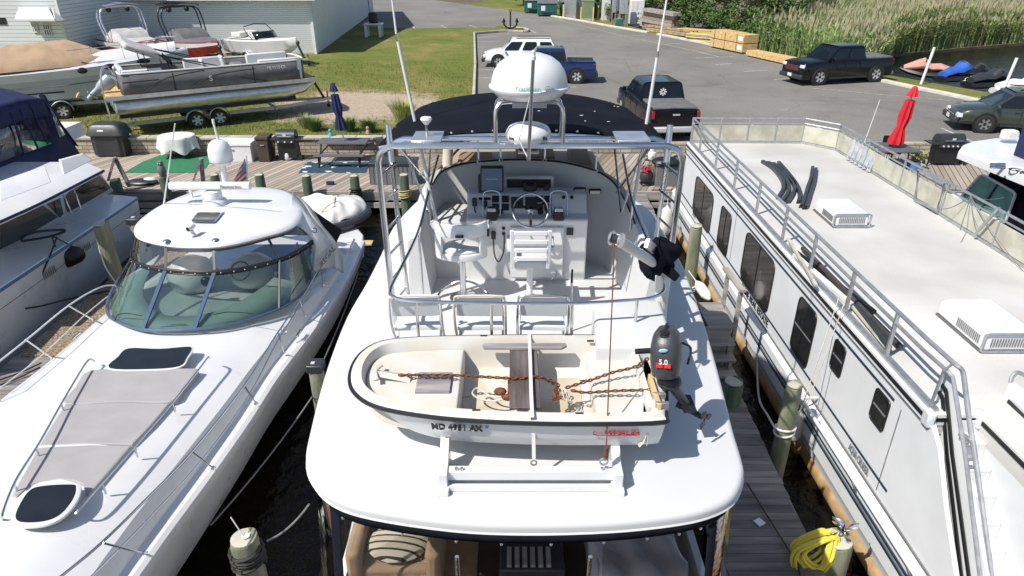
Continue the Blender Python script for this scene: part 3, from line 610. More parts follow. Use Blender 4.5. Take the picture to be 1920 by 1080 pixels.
p = at(1155, 48.5, LOTZ); t = thing('splice_box', 'low mint green cable box in the grass under the meter panels', 'utility box', p); MB().box(p+Vector((.3, .2, .3)), (.7, .5, .6), taper=.9).build('body', 'dumpgreen', t, bevel=.04); MB().box(p+Vector((.3, .2, .63)), (.6, .42, .06)).build('lid', 'utilgreen', t)
p = at(1127, 36, LOTZ); p2 = at(1180, 42, LOTZ)+Vector((0, 1.5, 0)); t = thing('board_fence', 'old brown horizontal board fence carrying the electric panels', 'fence', p)
MB().beam(p+Vector((.8, 1.2, 1.2)), p2+Vector((0, 0, 1.2)), .06, 2.3).build('boards', 'fenceboards', t); f = MB()
for k in range(5): q = (p+Vector((.8, 1.1, 0))).lerp(p2, k/4); f.bb(q.x, q.x+.12, q.y-.12, q.y, LOTZ-.1, LOTZ+2.5)
f.build('posts', 'oldwood', t)
p = at(1127, 38, LOTZ); t = thing('storage_board', 'white ply sheet with ivy standing left of the wood fence', 'board', p); MB().bb(p.x, p.x+.9, p.y, p.y+.1, LOTZ, LOTZ+2).build('sheet', 'whitepaint', t)
cl = MB(); rn = random.Random(4); leafcloud(cl, p+Vector((.6, -.2, 1.1)), (.35, .15, .8), 130, .1, rn); cl.build('ivy', 'leafb', t, ang=1)
p = at(1181, 46, LOTZ); t = thing('white_storage_box', 'tall white storage locker beside the wood fence', 'locker', p); MB().bb(p.x, p.x+1.3, p.y, p.y+1.2, LOTZ, LOTZ+2.2).build('body', 'whitepaint', t, bevel=.03); f = MB(); f.bb(p.x+.62, p.x+.65, p.y-.01, p.y+.01, LOTZ+.1, LOTZ+2.1); f.bb(p.x+.7, p.x+.74, p.y-.04, p.y, LOTZ+1, LOTZ+1.2); f.build('door_gap', 'alu', t)
# stacks of white and old boards
def boards(name, lab, cat, u, v, L_, n, m_, ang=-33, w_=.3, th=.06, z=0, gap=.13, rows=1, sd=1, group=None):
    rn = random.Random(sd); p = at(u, v, LOTZ); t = thing(name, lab, cat, p, group); d = Vector((math.cos(math.radians(ang)), math.sin(math.radians(ang)), 0)); nn = Vector((-d.y, d.x, 0))
    for k in range(n):
        f = MB()
        for r in range(rows):
            o_ = nn*(r*(w_+.02)+rn.uniform(-.05, .05))+d*rn.uniform(-.2, .2)+Vector((0, 0, .1+k*gap)); f.beam(p+o_, p+o_+d*L_, w_, th)
        f.build('plank_layer', m_[k % len(m_)], t)
    return t
boards('white_board_stack', 'loose stack of white painted boards beside the storage locker', 'boards', 1197, 49, 1.6, 7, ['whitepaint', 'cream'], ang=5, gap=.2, th=.1)
boards('old_beam_stack', 'pile of dark weathered bulkhead beams under the trees', 'timber', 1206, 52, 5.6, 6, ['fenceboards', 'brown', 'oldwoodx'], ang=-72, w_=.35, th=.28, gap=.3, rows=2)
boards('log_stack', 'long grey brown logs lying along the kerb below the beams', 'timber', 1212, 58, 6, 3, ['amber', 'oldwoodx'], ang=-58, w_=.2, th=.16, gap=.18, rows=2)
boards('yellow_plank_heap', 'heap of sawn yellow planks, upper of two behind the kerb', 'timber', 1272, 66, 3.2, 5, ['newlumber', 'yellowpost'], ang=-42, w_=.28, th=.08, gap=.11, rows=3, sd=3)
boards('yellow_plank_heap', 'heap of bleached yellow planks right beside the banded lumber, lower of two', 'timber', 1290, 76, 3.0, 5, ['yellowpost', 'oldwoodx'], ang=-40, w_=.28, th=.08, gap=.11, rows=3, sd=4)
# banded lumber
a = at(1330, 86, LOTZ+.1); c = at(1391, 99, LOTZ+.1); d = (c-a).normalized(); nn = Vector((-d.y, d.x, 0)); t = thing('lumber_stack', 'big orange banded lumber stack of two bundles beside the kerb', 'lumber', a)
for k in range(2):
    z = k*.62; q = [a+Vector((0, 0, z)), c+Vector((0, 0, z)), c+nn*1.25+Vector((0, 0, z)), a+nn*1.25+Vector((0, 0, z))]
    MB().extr(q, (0, 0, .56)).build('bundle', 'newlumber', t, bevel=.01); f = MB()
    for e in (.12, .45, .8): q1 = a.lerp(c, e)+Vector((0, 0, z)); f.extr([q1-nn*.01, q1+d*.04-nn*.01, q1+d*.04+nn*1.26, q1+nn*1.26], (0, 0, .565))
    f.build('straps', 'black', t)
    q1 = c-d*.6-nn*.02+Vector((0, 0, z+.15)); MB().extr([q1, q1+d*.5, q1+d*.5+Vector((0, 0, .28)), q1+Vector((0, 0, .28))], nn*.03).build('paper_tag', 'whitepaint', t)
a = at(1402, 104, LOTZ+.05); c = at(1482, 122, LOTZ+.05); d = (c-a).normalized(); nn = Vector((-d.y, d.x, 0)); t = thing('lumber_stack', 'low long yellow lumber bundle lying along the kerb near the black truck', 'lumber', a)
for k in range(3): q = a+nn*(.3*k)+Vector((0, 0, .2)); MB().beam(q, c+nn*(.3*k)+Vector((0, 0, .2+.02*k)), .27, .34).build('bundle', 'newlumber', t, bevel=.01)
p = at(1444, 80, LOTZ); t = thing('weathered_table', 'weathered white plank table half lost in the reeds', 'table', p); MB().box(p+Vector((.3, 0, .75)), (1.2, .7, .06)).build('top', 'whitepaint', t); f = MB()
for x in (-.2, .8):
    for y in (-.3, .3): f.box(p+Vector((x, y, .36)), (.08, .08, .74))
f.build('legs', 'oldwood', t)
# decorative anchor on the kerb island
p = at(957, 54.5, LAWNZ); t = thing('anchor', 'black old ship anchor standing on the lawn corner by the lot', 'anchor', p)
MB().beam(p, p+Vector((0, 0, 1.5)), .14, .12).build('shank', 'black', t); MB().tube(smooth([p+Vector((-.6, 0, .75)), p+Vector((-.52, 0, .3)), p+Vector((0, 0, .08)), p+Vector((.52, 0, .3)), p+Vector((.6, 0, .75))], 4), .08).build('arms', 'black', t)
for s in (-1, 1): MB().extr([p+Vector((s*.6, 0, 1.0)), p+Vector((s*.42, 0, .6)), p+Vector((s*.78, 0, .55))], (0, .12, 0)).build('fluke', 'black', t)
f = MB(); MB().torus(p+Vector((0, 0, 1.56)), .1, .025, (0, 1, 0), 12).build('ring', 'black', t)
# table with tank beside the shed
p = at(706, 70, LAWNZ); t = thing('white_utility_table', 'white stand table with stout legs beside the shed wall', 'table', p)
MB().box(p+Vector((-.25, .5, 1.0)), (1.5, 1.1, .12)).build('top', 'whitepaint', t, bevel=.02)
for x, y in ((-.85, .05), (.3, .05), (-.85, .95), (.3, .95)): MB().box(p+Vector((x, y, .47)), (.2, .16, .94)).build('leg', 'whitepaint', t)
q = p+Vector((-.25, .55, 1.07)); t = thing('heat_pump_unit', 'small black heat pump drum on the white table by the shed', 'ac unit', q)
MB().lathe([(.02, 0), (.36, 0), (.38, .1), (.38, .7), (.34, .78), (.02, .8)], q, 20).build('casing', 'black', t); MB().lathe([(.02, .81), (.28, .81), (.3, .84), (.02, .85)], q, 16).build('fan_grille', 'greyplastic', t)
f = MB(); f.tube([q+Vector((-.3, .2, .6)), q+Vector((-.35, .3, 1.9)), q+Vector((-.2, .5, 2.0))], .03, 6); f.build('pipe', 'black', t)
# creek: covered jet skis and posts
def jetski(lab, p, ang, m1, m2, covered=True, g='jet skis on the creek bank'):
    t = thing('jet_ski', lab, 'jet ski', (0, 0, 0), g)
    def sec(x, w, z0, z1, k=.6): return [Vector((x, w*math.cos(a), (z0+z1)/2+(z1-z0)/2*math.sin(a)*(1 if math.sin(a) > 0 else k))) for a in [2*PI*i/12 for i in range(12)]]
    MB().loft([sec(-1.5, .5, .1, .55), sec(-.8, .6, .05, .6), sec(.4, .6, .05, .65), sec(1.1, .4, .2, .75), sec(1.6, .08, .5, .75)]).build('hull', m2, t)
    MB().loft([sec(-1.35, .35, .45, .8), sec(-.6, .42, .45, 1.05), sec(-.1, .45, .45, 1.0), sec(.3, .5, .45, 1.35), sec(.7, .4, .45, 1.2), sec(1.4, .2, .5, .85)]).build('cover' if covered else 'deck', m1, t)
    f = MB(); f.tube([(.3, -.45, 1.15), (.25, 0, 1.3), (.3, .45, 1.15)], .04, 6); f.build('handlebar', 'black', t)
    place(t, p, ang); return t
jetski('jet ski under a dusty pink cover beside the first white post', at(1735, 150, .45), math.radians(160), 'pinkc' if 'pinkc' in M else mat('pinkc', (.50, .25, .19), .8, var=.15).name, 'black')
jetski('jet ski under a bright blue cover, second in the creek row', at(1790, 157, .45), math.radians(25), mat('bluec', (.02, .09, .40), .7, var=.15).name, 'black')
jetski('small black and white jet ski left of the last black one', at(1815, 157, .4), math.radians(20), 'black', 'whitepaint', False)
jetski('large black jet ski beside the right hand white post', at(1850, 170, .45), math.radians(12), 'darkplastic', 'black', False)
jetski('white hulled jet ski partly behind the dark green wagon', at(1912, 184, .45), math.radians(-5), 'whitepaint', 'whitepaint', False)
for u, v, h, lab in ((1726, 157, 1.95, 'left of two tall white posts on the creek bank'), (1875, 181, 1.9, 'right of two tall white posts on the creek bank')):
    p = at(u, v, LOTZ); tag(MB().cyl(p-Vector((0, 0, .3)), p+Vector((.25, 0, h)), .075).build('mooring_post', 'whitepaint'), lab, 'post', 'white posts on the creek bank')
# ================================================================ vehicles
def wheel(t, x, y, r, w=.24, side=1, rm='rim', hub='rim', ang=0):
    c = Vector((x, y, r)); ax = Vector((math.sin(ang)*-side*0+0, side, 0))
    ty = MB().lathe([(r*.62, -w/2), (r*.93, -w/2), (r, -w*.36), (r, w*.36), (r*.93, w/2), (r*.62, w/2), (r*.60, w*.2)], c, 28, (0, side, 0)).build('tyre', 'tire', None)
    root = MB().lathe([(.01, w*.30), (r*.16, w*.34), (r*.2, w*.3), (r*.2, w*.1), (.01, w*.05)], c, 16, (0, side, 0)).build('wheel', hub, t)
    ty.parent = root
    f = MB(); f.lathe([(r*.66, w*.42), (r*.60, w*.46), (r*.57, w*.3), (r*.57, 0), (r*.64, 0)], c, 28, (0, side, 0))
    for k in range(6):
        a = 2*PI*k/6; d = Vector((math.cos(a), 0, math.sin(a))); f.beam(c+Vector((0, side*w*.34, 0))+d*r*.1, c+Vector((0, side*w*.42, 0))+d*r*.62, r*.24, .03, up=(0, 1, 0))
    f.build('rim', rm, root); MB().lathe([(.01, -.02), (r*.58, -.02), (r*.58, .02), (.01, .02)], c, 20, (0, side, 0)).build('brake_disc', 'black', root)
    return root
def car(name, lab, L, Wd, H, belt, prof, cab, mats, wb, wr, kind, group=None, wheelm='rim', hood=1.0, bedcover=False, low=.32):
    """local frame: +x front. prof: [(x, z_top, halfwidth)], cab: (x_rear_base, x_rear_top, x_front_top, x_front_base)"""
    body, glass = mats; t = thing(name, lab, 'car' if kind == 'suv' else 'pickup truck', group=group); W2 = Wd/2
    def sec(x, zt, w, zb=low):
        s = belt*.5+.12
        return [Vector((x, y, z)) for y, z in ((-w*.88, zb), (-w, zb+.12), (-w*1.0, s), (-w*.98, zt-.14), (-w*.93, zt-.04), (-w*.82, zt), (0, zt+.025), (w*.82, zt), (w*.93, zt-.04), (w*.98, zt-.14), (w, s), (w, zb+.12), (w*.88, zb))]
    MB().loft([sec(*p) for p in prof]).build('body', body, t, ang=40)
    xr0, xr1, xf1, xf0 = cab; zb_, zr = belt-.03, H; w0, w1 = W2*.95, W2*.80
    def cabring(z, k, w): return [Vector(p) for p in ((xr0+(xr1-xr0)*k, -w, z), (xf0+(xf1-xf0)*k, -w*.97, z), (xf0+(xf1-xf0)*k+.06*(1-k), 0, z+.02*k), (xf0+(xf1-xf0)*k, w*.97, z), (xr0+(xr1-xr0)*k, w, z))]
    MB().loft([cabring(zb_, 0, w0), cabring(zb_+(zr-zb_)*.85, .88, w1+(w0-w1)*.13), cabring(zr-.035, .99, w1*.96), cabring(zr, .93, w1*.84)]).build('cabin', body, t, ang=30)
    def sp(k, x, s, o=.012):
        z = zb_+(zr-zb_)*.85*k; w = w0+(w1+(w0-w1)*.13-w0)*k; return Vector((x, s*(w+o), z))
    def xr(k): return xr0+(xr1-xr0)*.88*k
    def xf(k): return xf0+(xf1-xf0)*.88*k
    for s in (-1, 1):
        n = 3 if kind == 'suv' else 2; lo, hi = .12, .93
        for j in range(n):
            f0 = j/n; f1 = (j+1)/n; g = .035
            P4 = [sp(lo, xr(lo)+(xf(lo)-xr(lo))*(f0+g), s), sp(lo, xr(lo)+(xf(lo)-xr(lo))*(f1-g), s), sp(hi, xr(hi)+(xf(hi)-xr(hi))*(f1-g), s), sp(hi, xr(hi)+(xf(hi)-xr(hi))*(f0+g), s)]
            MB().extr(rrect(*P4, r=.1, n=2), (0, -s*.02, 0)).build('side_window', glass, t)
        wx = (wb/2+.02, -wb/2)
        for x in wx:
            MB().lathe([(.01, 0), (wr*1.2, 0), (wr*1.2, .055), (.01, .055)], (x, s*(W2-.046), wr*1.04), 24, (0, s, 0)).build('wheel_arch', 'black', t)
            wheel(t, x, s*(W2-.09), wr, side=s, rm=wheelm, hub=wheelm)
        MB().box((xf0-.25, s*(W2+.10), belt+.07), (.12, .22, .16), taper=.8).build('mirror', body, t, bevel=.03)
        for j, x in enumerate((xf0-1.0, xf0-1.95)): MB().box((x, s*(W2+.005), belt-.12), (.18, .03, .03)).build('door_handle', 'rim' if body == 'carwhite' else body, t)
        f = MB()
        for x in (xf0-.15, xf0-1.15, xf0-2.1): f.box((x, s*(W2-.002), (belt+low)/2), (.012, .012, belt-low-.15))
        f.build('door_gap', 'black', t)
        xl = prof[-1][0]; zl = prof[-2][1]-.17
        MB().box((xl-.09, s*W2*.74, zl), (.22, .36, .17), taper=.85).build('headlight', 'chromewhite', t, bevel=.03)
        MB().box((prof[0][0]+.07, s*W2*.9, prof[1][1]-.22), (.16, .12, .30)).build('taillight', 'redlight', t, bevel=.02)
        MB().box((0, s*(W2-.02), low+.05), (wb-2*wr-.3, .08, .1)).build('running_board', 'darkplastic', t)
    g = MB().box((prof[-1][0]+.01, 0, prof[-2][1]-.30), (.08, W2*1.1, .30)).build('grille', 'darkplastic', t, bevel=.02)
    f = MB()
    for k in range(3): f.box((prof[-1][0]+.055, 0, prof[-2][1]-.38+k*.09), (.02, W2*1.05, .016))
    f.build('grille_bars', 'redlight' if lab.startswith('glossy black') else 'rim', g)
    MB().box((prof[-1][0]+.02, 0, low+.14), (.2, Wd*.94, .24)).build('front_bumper', 'darkplastic', t, bevel=.05)
    MB().box((prof[0][0]-.04, 0, low+.16), (.22, Wd*.94, .22)).build('rear_bumper', 'darkplastic' if kind == 'suv' else 'rim' if body == 'carblack' and bedcover else 'darkplastic', t, bevel=.05)
    pl = MB().box((prof[-1][0]+.13, 0, low+.2), (.02, .34, .16)).build('number_plate', 'cream', t)
    # windscreen and rear window
    lo, hi = .08, .95
    for nm, fx, sg in (('windscreen', xf, 1), ('rear_window', xr, -1)):
        P4 = [Vector((fx(lo)+sg*.015, -w0*.88, zb_+(zr-zb_)*.85*lo)), Vector((fx(lo)+sg*.015, w0*.88, zb_+(zr-zb_)*.85*lo)), Vector((fx(hi)+sg*.015, w1*.92, zb_+(zr-zb_)*.85*hi)), Vector((fx(hi)+sg*.015, -w1*.92, zb_+(zr-zb_)*.85*hi))]
        if nm == 'windscreen': P4 = [P4[0], Vector((P4[0].x+.05, 0, P4[0].z)), P4[1], P4[2], Vector((P4[2].x+.02, 0, P4[2].z)), P4[3]]
        MB().extr(P4, (-sg*.03, 0, 0)).build(nm, glass, t)
    if kind == 'pickup':
        x0, x1 = prof[0][0]+.08, xr0-.08; zt = prof[1][1]
        if bedcover: MB().slab([(x0, -W2*.85), (x1, -W2*.85), (x1, W2*.85), (x0, W2*.85)], zt-.02, zt+.07, .03, 3).build('bed_cover', 'darkcanvas', t)
        else:
            f = MB(); f.bb(x0, x1, -W2*.78, W2*.78, zt+.01, zt+.032); f.build('bed_liner', 'black', t)
            f = MB(); f.bb(x0, x1, -W2*.84, -W2*.76, zt, zt+.06); f.bb(x0, x1, W2*.76, W2*.84, zt, zt+.06); f.bb(x0-.04, x0+.04, -W2*.8, W2*.8, zt, zt+.06); f.build('bed_rail', body, t)
        MB().box((prof[0][0]-.012, 0, zt-.33), (.03, Wd*.72, .52)).build('tailgate', body, t, bevel=.01); MB().box((prof[0][0]-.04, 0, zt-.2), (.03, .28, .06)).build('tailgate_handle', 'rim', t)
    return t
def pick_prof(L, W2, belt, bedz, cabx):
    a = -L/2; f = L/2
    return [(a, bedz-.25, W2*.95), (a+.05, bedz, W2), (cabx-.06, bedz, W2), (cabx-.05, belt, W2), (f-1.45, belt, W2), (f-1.3, belt-.02, W2), (f-.5, belt-.07, W2), (f-.12, belt-.12, W2*.95), (f, belt-.25, W2*.88)]
def suv_prof(L, W2, belt, hoodz):
    a = -L/2; f = L/2
    return [(a, belt-.35, W2*.85), (a+.06, belt-.05, W2*.92), (a+.5, belt, W2), (0, belt, W2), (f-1.25, belt, W2), (f-1.1, hoodz+.04, W2), (f-.5, hoodz-.04, W2*.98), (f-.15, hoodz-.15, W2*.9), (f, hoodz-.32, W2*.74)]
# white suv (front to the left of the photo)
t = car('parked_suv', 'white suv parked nose to the lawn beside the blue pickup', 4.8, 1.88, 1.70, 1.02, suv_prof(4.8, .94, 1.02, 1.0), (-2.3, -1.85, .55, 1.3), ('carwhite', 'carglass'), 2.85, .38, 'suv')
for q in ([(-1.9, -.62, 1.74), (.3, -.62, 1.74)], [(-1.9, .62, 1.74), (.3, .62, 1.74)]): MB().tube(q, .025, 6).build('roof_rack', 'black', t)
p = at(985, 124, LOTZ); place(t, (p.x-.25, p.y+.2, LOTZ), math.radians(180-2))
t = car('pickup_truck', 'dark blue crew cab pickup with open bed parked beside the white suv', 5.35, 1.9, 1.84, 1.16, pick_prof(5.35, .95, 1.16, 1.13, -1.05), (-1.05, -.9, .6, 1.25), ('carblue', 'carglass'), 3.25, .40, 'pickup')
p = at(1082, 158, LOTZ); place(t, (p.x-1.62, p.y+1.1, LOTZ), math.radians(180-2))
t = car('pickup_truck', 'black pickup with tonneau cover and a white star sticker, tail towards the yacht canopy', 5.9, 2.0, 1.93, 1.25, pick_prof(5.9, 1.0, 1.25, 1.25, -1.0), (-1.0, -.82, .72, 1.45), ('carblack', 'carglass'), 3.7, .42, 'pickup', bedcover=True)
f = MB()
for k in range(8):
    a = PI*k/4; c_ = Vector((-.965, 0, 1.25+.3)); d = Vector((0, math.cos(a), math.sin(a))); f.beam(c_+Vector((-.02, 0, 0))+d*.04, c_+Vector((-.02+.0, 0, 0))+d*.15, .05, .01, up=(1, 0, 0))
f.build('sticker', 'whitepaint', t); MB().box((-.78, 0, 1.90), (.06, .34, .05)).build('brake_lamp', 'whitepaint', t)
place(t, (6.17-.05, 26.9+2.75, LOTZ), math.radians(90+5))
t = car('pickup_truck', 'glossy black crew cab pickup with orange grille lines parked by the creek', 5.9, 2.03, 2.0, 1.30, pick_prof(5.9, 1.015, 1.30, 1.30, -1.0), (-1.0, -.85, .72, 1.45), ('carblack', 'carglass'), 3.7, .46, 'pickup', bedcover=True)
a = at(1539, 159, LOTZ); c = at(1631, 155, LOTZ); d = (a-c).normalized(); nn = Vector((-d.y, d.x, 0)); mid = (a+c)/2
ang = math.radians(180+16); off = Matrix.Rotation(ang, 3, 'Z') @ Vector((0, .93, 0)); place(t, (mid.x-off.x, mid.y-off.y, LOTZ), ang)
t = car('parked_wagon', 'dark green wagon with black wheels at the right edge of the lot', 4.85, 1.88, 1.66, 1.02, suv_prof(4.85, .94, 1.02, .98), (-2.35, -1.8, .5, 1.35), ('cargreen', 'carglass'), 2.75, .37, 'suv', wheelm='greyplastic')
for q in ([(-1.8, -.62, 1.73), (.4, -.62, 1.73)], [(-1.8, .62, 1.73), (.4, .62, 1.73)]): MB().tube(q, .025, 6).build('roof_rack', 'black', t)
p = at(1808, 250, LOTZ); ang = math.radians(180-16); off = Matrix.Rotation(ang, 3, 'Z') @ Vector((1.375, .93, 0)); place(t, (p.x-off.x+.75, p.y-off.y, LOTZ), ang)
t = car('parked_wagon', 'dark car half hidden behind the reeds at the top right corner', 4.6, 1.8, 1.55, 1.0, suv_prof(4.6, .9, 1.0, .95), (-2.1, -1.5, .4, 1.2), ('carblack', 'carglass'), 2.7, .34, 'suv')
place(t, (55.5, 90, 1.6), math.radians(175))
# golf cart
t = thing('golf_cart', 'golf cart with a tan roof parked left of the white house porch', 'golf cart')
MB().box((0, 0, .45), (2.3, 1.1, .35), taper=.92).build('body', 'whitepaint', t, bevel=.08); MB().slab([(-1, -.6), (1, -.6), (1, .6), (-1, .6)], 1.78, 1.86, .05).build('roof', 'tancanvas', t)
f = MB()
for x, y in ((-.9, -.5), (-.9, .5), (.85, -.5), (.85, .5)): f.tube([(x*.95, y, .6), (x, y, 1.8)], .025, 6)
f.build('roof_posts', 'rim', t); MB().box((-.25, 0, .8), (.5, 1.0, .2)).build('seat', 'cream', t, bevel=.05); MB().box((-.5, 0, 1.05), (.12, 1.0, .45)).build('backrest', 'cream', t, bevel=.05)
for x in (-.75, .8):
    for s in (-1, 1): wheel(t, x, s*.5, .22, .18, s)
p = at(50, 88, LAWNZ); place(t, (p.x, p.y, LAWNZ), math.radians(190))
# ================================================================ the flybridge yacht in the middle
D = 4.3
Y = thing('flybridge_yacht', 'large white flybridge yacht in the middle slip with black canopy and cream dinghy', 'motor yacht', (.12, 4, 0))
olp = [(985, 1006), (850, 1000), (700, 978), (628, 955), (592, 918), (574, 868), (583, 810), (612, 700), (650, 600), (687, 535), (717, 475), (737, 430), (772, 390), (797, 370), (840, 345), (985, 335), (1130, 345), (1165, 360), (1190, 378), (1222, 402), (1247, 445), (1277, 495), (1295, 540), (1320, 610), (1342, 685), (1360, 755), (1375, 815), (1390, 865), (1394, 905), (1376, 950), (1330, 975), (1260, 990), (1140, 1002)]
OL = [at(u, v-(13 if v > 940 else 8 if v > 900 else 0), D-.05) for u, v in olp]; OLs = smooth(OL, 4, True)
MB().slab([(p.x, p.y) for p in OLs], D-.09, D, .05, 5).build('boat_deck', 'deckwhite', Y, ang=50)
lip = inset(OLs, .012); MB().tube([Vector((p.x, p.y, D-.10)) for p in lip], .02, 6, closed=True).build('deck_edge_trim', 'offwhite', Y)
# hull and cabin
def hs(y, w, zs, zk): return [Vector((.1+x, y, z)) for x, z in ((-w, zs), (-w*.97, zs-.3), (-w*.9, .7), (-w*.6, zk), (0, zk-.25), (w*.6, zk), (w*.9, .7), (w*.97, zs-.3), (w, zs))]
MB().loft([hs(*a) for a in ((3.6, 1.9, 1.6, -.3), (6, 2.05, 1.7, -.3), (10, 2.1, 2.0, -.3), (13, 1.75, 2.35, -.2), (15.5, 1.1, 2.6, 0), (17.2, .35, 2.8, .6), (17.8, .06, 2.85, 1.6))]).build('hull', 'gelcoat', Y)
MB().loft([[Vector((.1+x, y, z)) for x, z in ((-w, 1.6), (-w, zt-.2), (-w+.2, zt), (w-.2, zt), (w, zt-.2), (w, 1.6))] for y, w, zt in ((6.4, 1.62, 4.12), (9.0, 1.6, 4.12), (10.2, 1.5, 3.5), (12.6, 1.1, 3.35), (14.5, .55, 2.9))]).build('cabin', 'gelcoat', Y)
MB().loft([[Vector((.1+x, y, z)) for x, z in ((-w, z0), (w, z0), (w, z0+.04), (-w, z0+.04))] for y, w, z0 in ((10.6, 1.2, 3.49), (12.5, .95, 3.38))]).build('sun_pad', 'tancanvas', Y)
MB().bb(-1.5, 1.7, 3.4, 6.4, 2.32, 2.4).build('cockpit_floor', 'carpet', Y)
for a, b_ in ((-1.62, -1.55), (1.75, 1.82)): MB().bb(a, b_, 3.3, 6.4, 1.8, 2.75).build('cockpit_bulwark', 'gelcoat', Y)
MB().bb(-1.5, 1.7, 6.3, 6.38, 2.4, 4.1).build('bulkhead', 'brown', Y)
MB().bb(-.35, .75, 3.75, 5.6, 2.402, 2.42).build('door_mat', 'brown', Y)
MB().bb(-.12, .5, 4.55, 5.15, 2.42, 2.75).build('step_box', 'darkplastic', Y, bevel=.02)
f = MB()
for k in range(6): f.bb(-.05+.075*k, -.005+.075*k, 4.58, 4.8, 2.755, 2.79)
f.build('step_grate', 'alu', Y)
# armchair and sofa inside
t = thing('armchair', 'tan armchair with striped cushions inside the yacht cockpit', 'armchair', (-1.15, 4.95, 2.4))
MB().bb(-1.5, -.72, 4.55, 5.3, 2.42, 2.78).build('seat', 'tancanvas', t, bevel=.06); MB().bb(-1.5, -.72, 5.2, 5.45, 2.5, 3.3).build('backrest', 'tancanvas', t, bevel=.06)
for x in (-1.48, -.74): MB().bb(x-.07, x+.07, 4.5, 5.3, 2.45, 3.0).build('armrest', 'tancanvas', t, bevel=.05)
lined('stripes', ((.42, .38, .31), (.62, .56, .46)), 1, .075, .3, wscale=.5, dist=.001, stretch=(.01, .01, .01), angle=.1)
for dx, z, rx in ((.30, 2.86, 0), (.12, 3.0, -1.0)):
    s_ = MB().ball((-1.4+dx, 4.78+(.25 if rx else 0), z), (.3, .24, .09), R=Matrix.Rotation(rx, 3, 'X')).build('cushion', 'stripes', t)
t = thing('sofa', 'brown blanket covered sofa behind the right vinyl panel of the yacht cockpit', 'sofa', (1.1, 4.9, 2.4))
MB().bb(.75, 1.6, 4.3, 5.3, 2.42, 2.85).build('seat', 'greycanvas', t, bevel=.05); MB().bb(.75, 1.65, 5.15, 5.4, 2.45, 3.35).build('backrest', 'greycanvas', t, bevel=.05)
MB().grid(lambda a, b: (.78+.8*a+.03*math.sin(9*b), 4.32+1.0*b, 2.88+.05*math.sin(a*14+b*5)+.03*math.sin(b*17)+max(0, b-.8)*2.2), 24, 20).build('blanket', 'darkcanvas' if 0 else 'greycanvas', t, solid=.02)
# aft enclosure
IN = [p for p in smooth([at(*q, D) for q in [(574, 868), (592, 918), (628, 955), (700, 978), (850, 1000), (985, 1006), (1140, 1002), (1260, 990), (1330, 975), (1376, 950), (1394, 905)]], 6)]
IN = [Vector((p.x*.985, p.y+.115, 0)) for p in IN]
u_of = lambda p: 960+FPX*p.x/(p.y*cP+(CH-4.1)*sP)
def curtain(name, u0, u1, z0, z1, m_, th=0, out=.0):
    P = [p for p in IN if u0 <= u_of(p) <= u1]
    if len(P) < 2: return
    f = MB(); f.loft([[Vector((p.x, p.y-out, z1)), Vector((p.x*(1+.045*(z1-z0)), p.y-out-.02*(z1-z0), z0))] for p in P], caps=False, ring_closed=False)
    return f.build(name, m_, Y, solid=th, ang=80)
curtain('valance', 560, 1420, 4.13, 4.19, 'navy', .012, .012)
curtain('window_panel', 560, 622, 2.3, 4.14, 'vinyl'); curtain('window_panel', 640, 845, 2.3, 4.14, 'vinyl'); curtain('window_panel', 1118, 1325, 2.3, 4.14, 'vinyl'); curtain('window_panel', 1342, 1420, 2.3, 4.14, 'vinyl')
for u0, u1 in ((615, 645), (836, 858), (1110, 1124), (1322, 1346)):
    curtain('panel_seam', u0+2, u1-2, 2.3, 4.10, 'navy', .006, .006)
for p in IN[::4]: MB().ball((p.x, p.y-.03, 4.13), .012, 6, 4).build('snap_fastener', 'steel', Y)
mat('browtan', (.46, .40, .33), .6, var=.08, vscale=2); MB().slab([(-1.0, 8.75), (1.28, 8.7), (1.2, 10.1), (.6, 10.9), (-.35, 10.9), (-.95, 10.1)], 5.05, 5.30, .06, 4).build('flybridge_brow', 'browtan', Y)
for x0, x1, y0, y1 in ((-.75, -.28, 9.0, 9.6), (.05, .6, 9.3, 9.9), (.8, 1.1, 9.0, 9.8)): MB().bb(x0, x1, y0, y1, 5.30, 5.38).build('brow_cushion', 'tancanvas', Y, bevel=.03)
MB().cyl((-.88, 9.0, 5.3), (-.86, 9.05, 5.56), .07).build('brow_canister', 'cream', Y); MB().tube([(-.98, 8.9, 5.32), (-.68, 9.6, 5.5)], .02, 6).build('brow_pole', 'rust', Y)
for uu in (855, 1109):
    q = atY(uu, 1015, 3.5); MB().cyl((q.x, 3.5, 4.1), (q.x, 3.55, 2.3), .016, n=8).build('enclosure_post', 'steel', Y)
for uu, s in ((604, -1), (1378, 1)):
    q = at(uu, 960, 4.0); MB().beam((q.x, q.y+.15, 4.05), (q.x-s*.0, q.y+.25, 2.6), .03, .01).build('strap', 'orangestrap', Y)
# ---- flybridge coaming
cp = [(786, 447, 5.02), (792, 415, 5.12), (800, 380, 5.25), (812, 345, 5.38), (832, 320, 5.46), (880, 306, 5.52), (960, 300, 5.55), (1040, 303, 5.54), (1105, 317, 5.5), (1143, 336, 5.42), (1166, 366, 5.3), (1186, 408, 5.18), (1205, 460, 5.08), (1222, 520, 5.0)]
top = smooth([at(*q) for q in cp], 4); n_ = len(top); cx = sum(p.x for p in top)/n_
rings = []
for i, p in enumerate(top):
    d = (top[min(i+1, n_-1)]-top[max(i-1, 0)]); d.z = 0; d.normalize(); nrm = Vector((d.y, -d.x, 0))      # to the inside
    rings.append([Vector((p.x, p.y, D-.02))+nrm*.10, p+nrm*.02-Vector((0, 0, .05)), p+nrm*-.0, p-nrm*.09, p-nrm*.13-Vector((0, 0, .05)), Vector((p.x, p.y, D-.02))-nrm*.16])
MB().loft(rings).build('coaming', 'deckwhite', Y, ang=50)
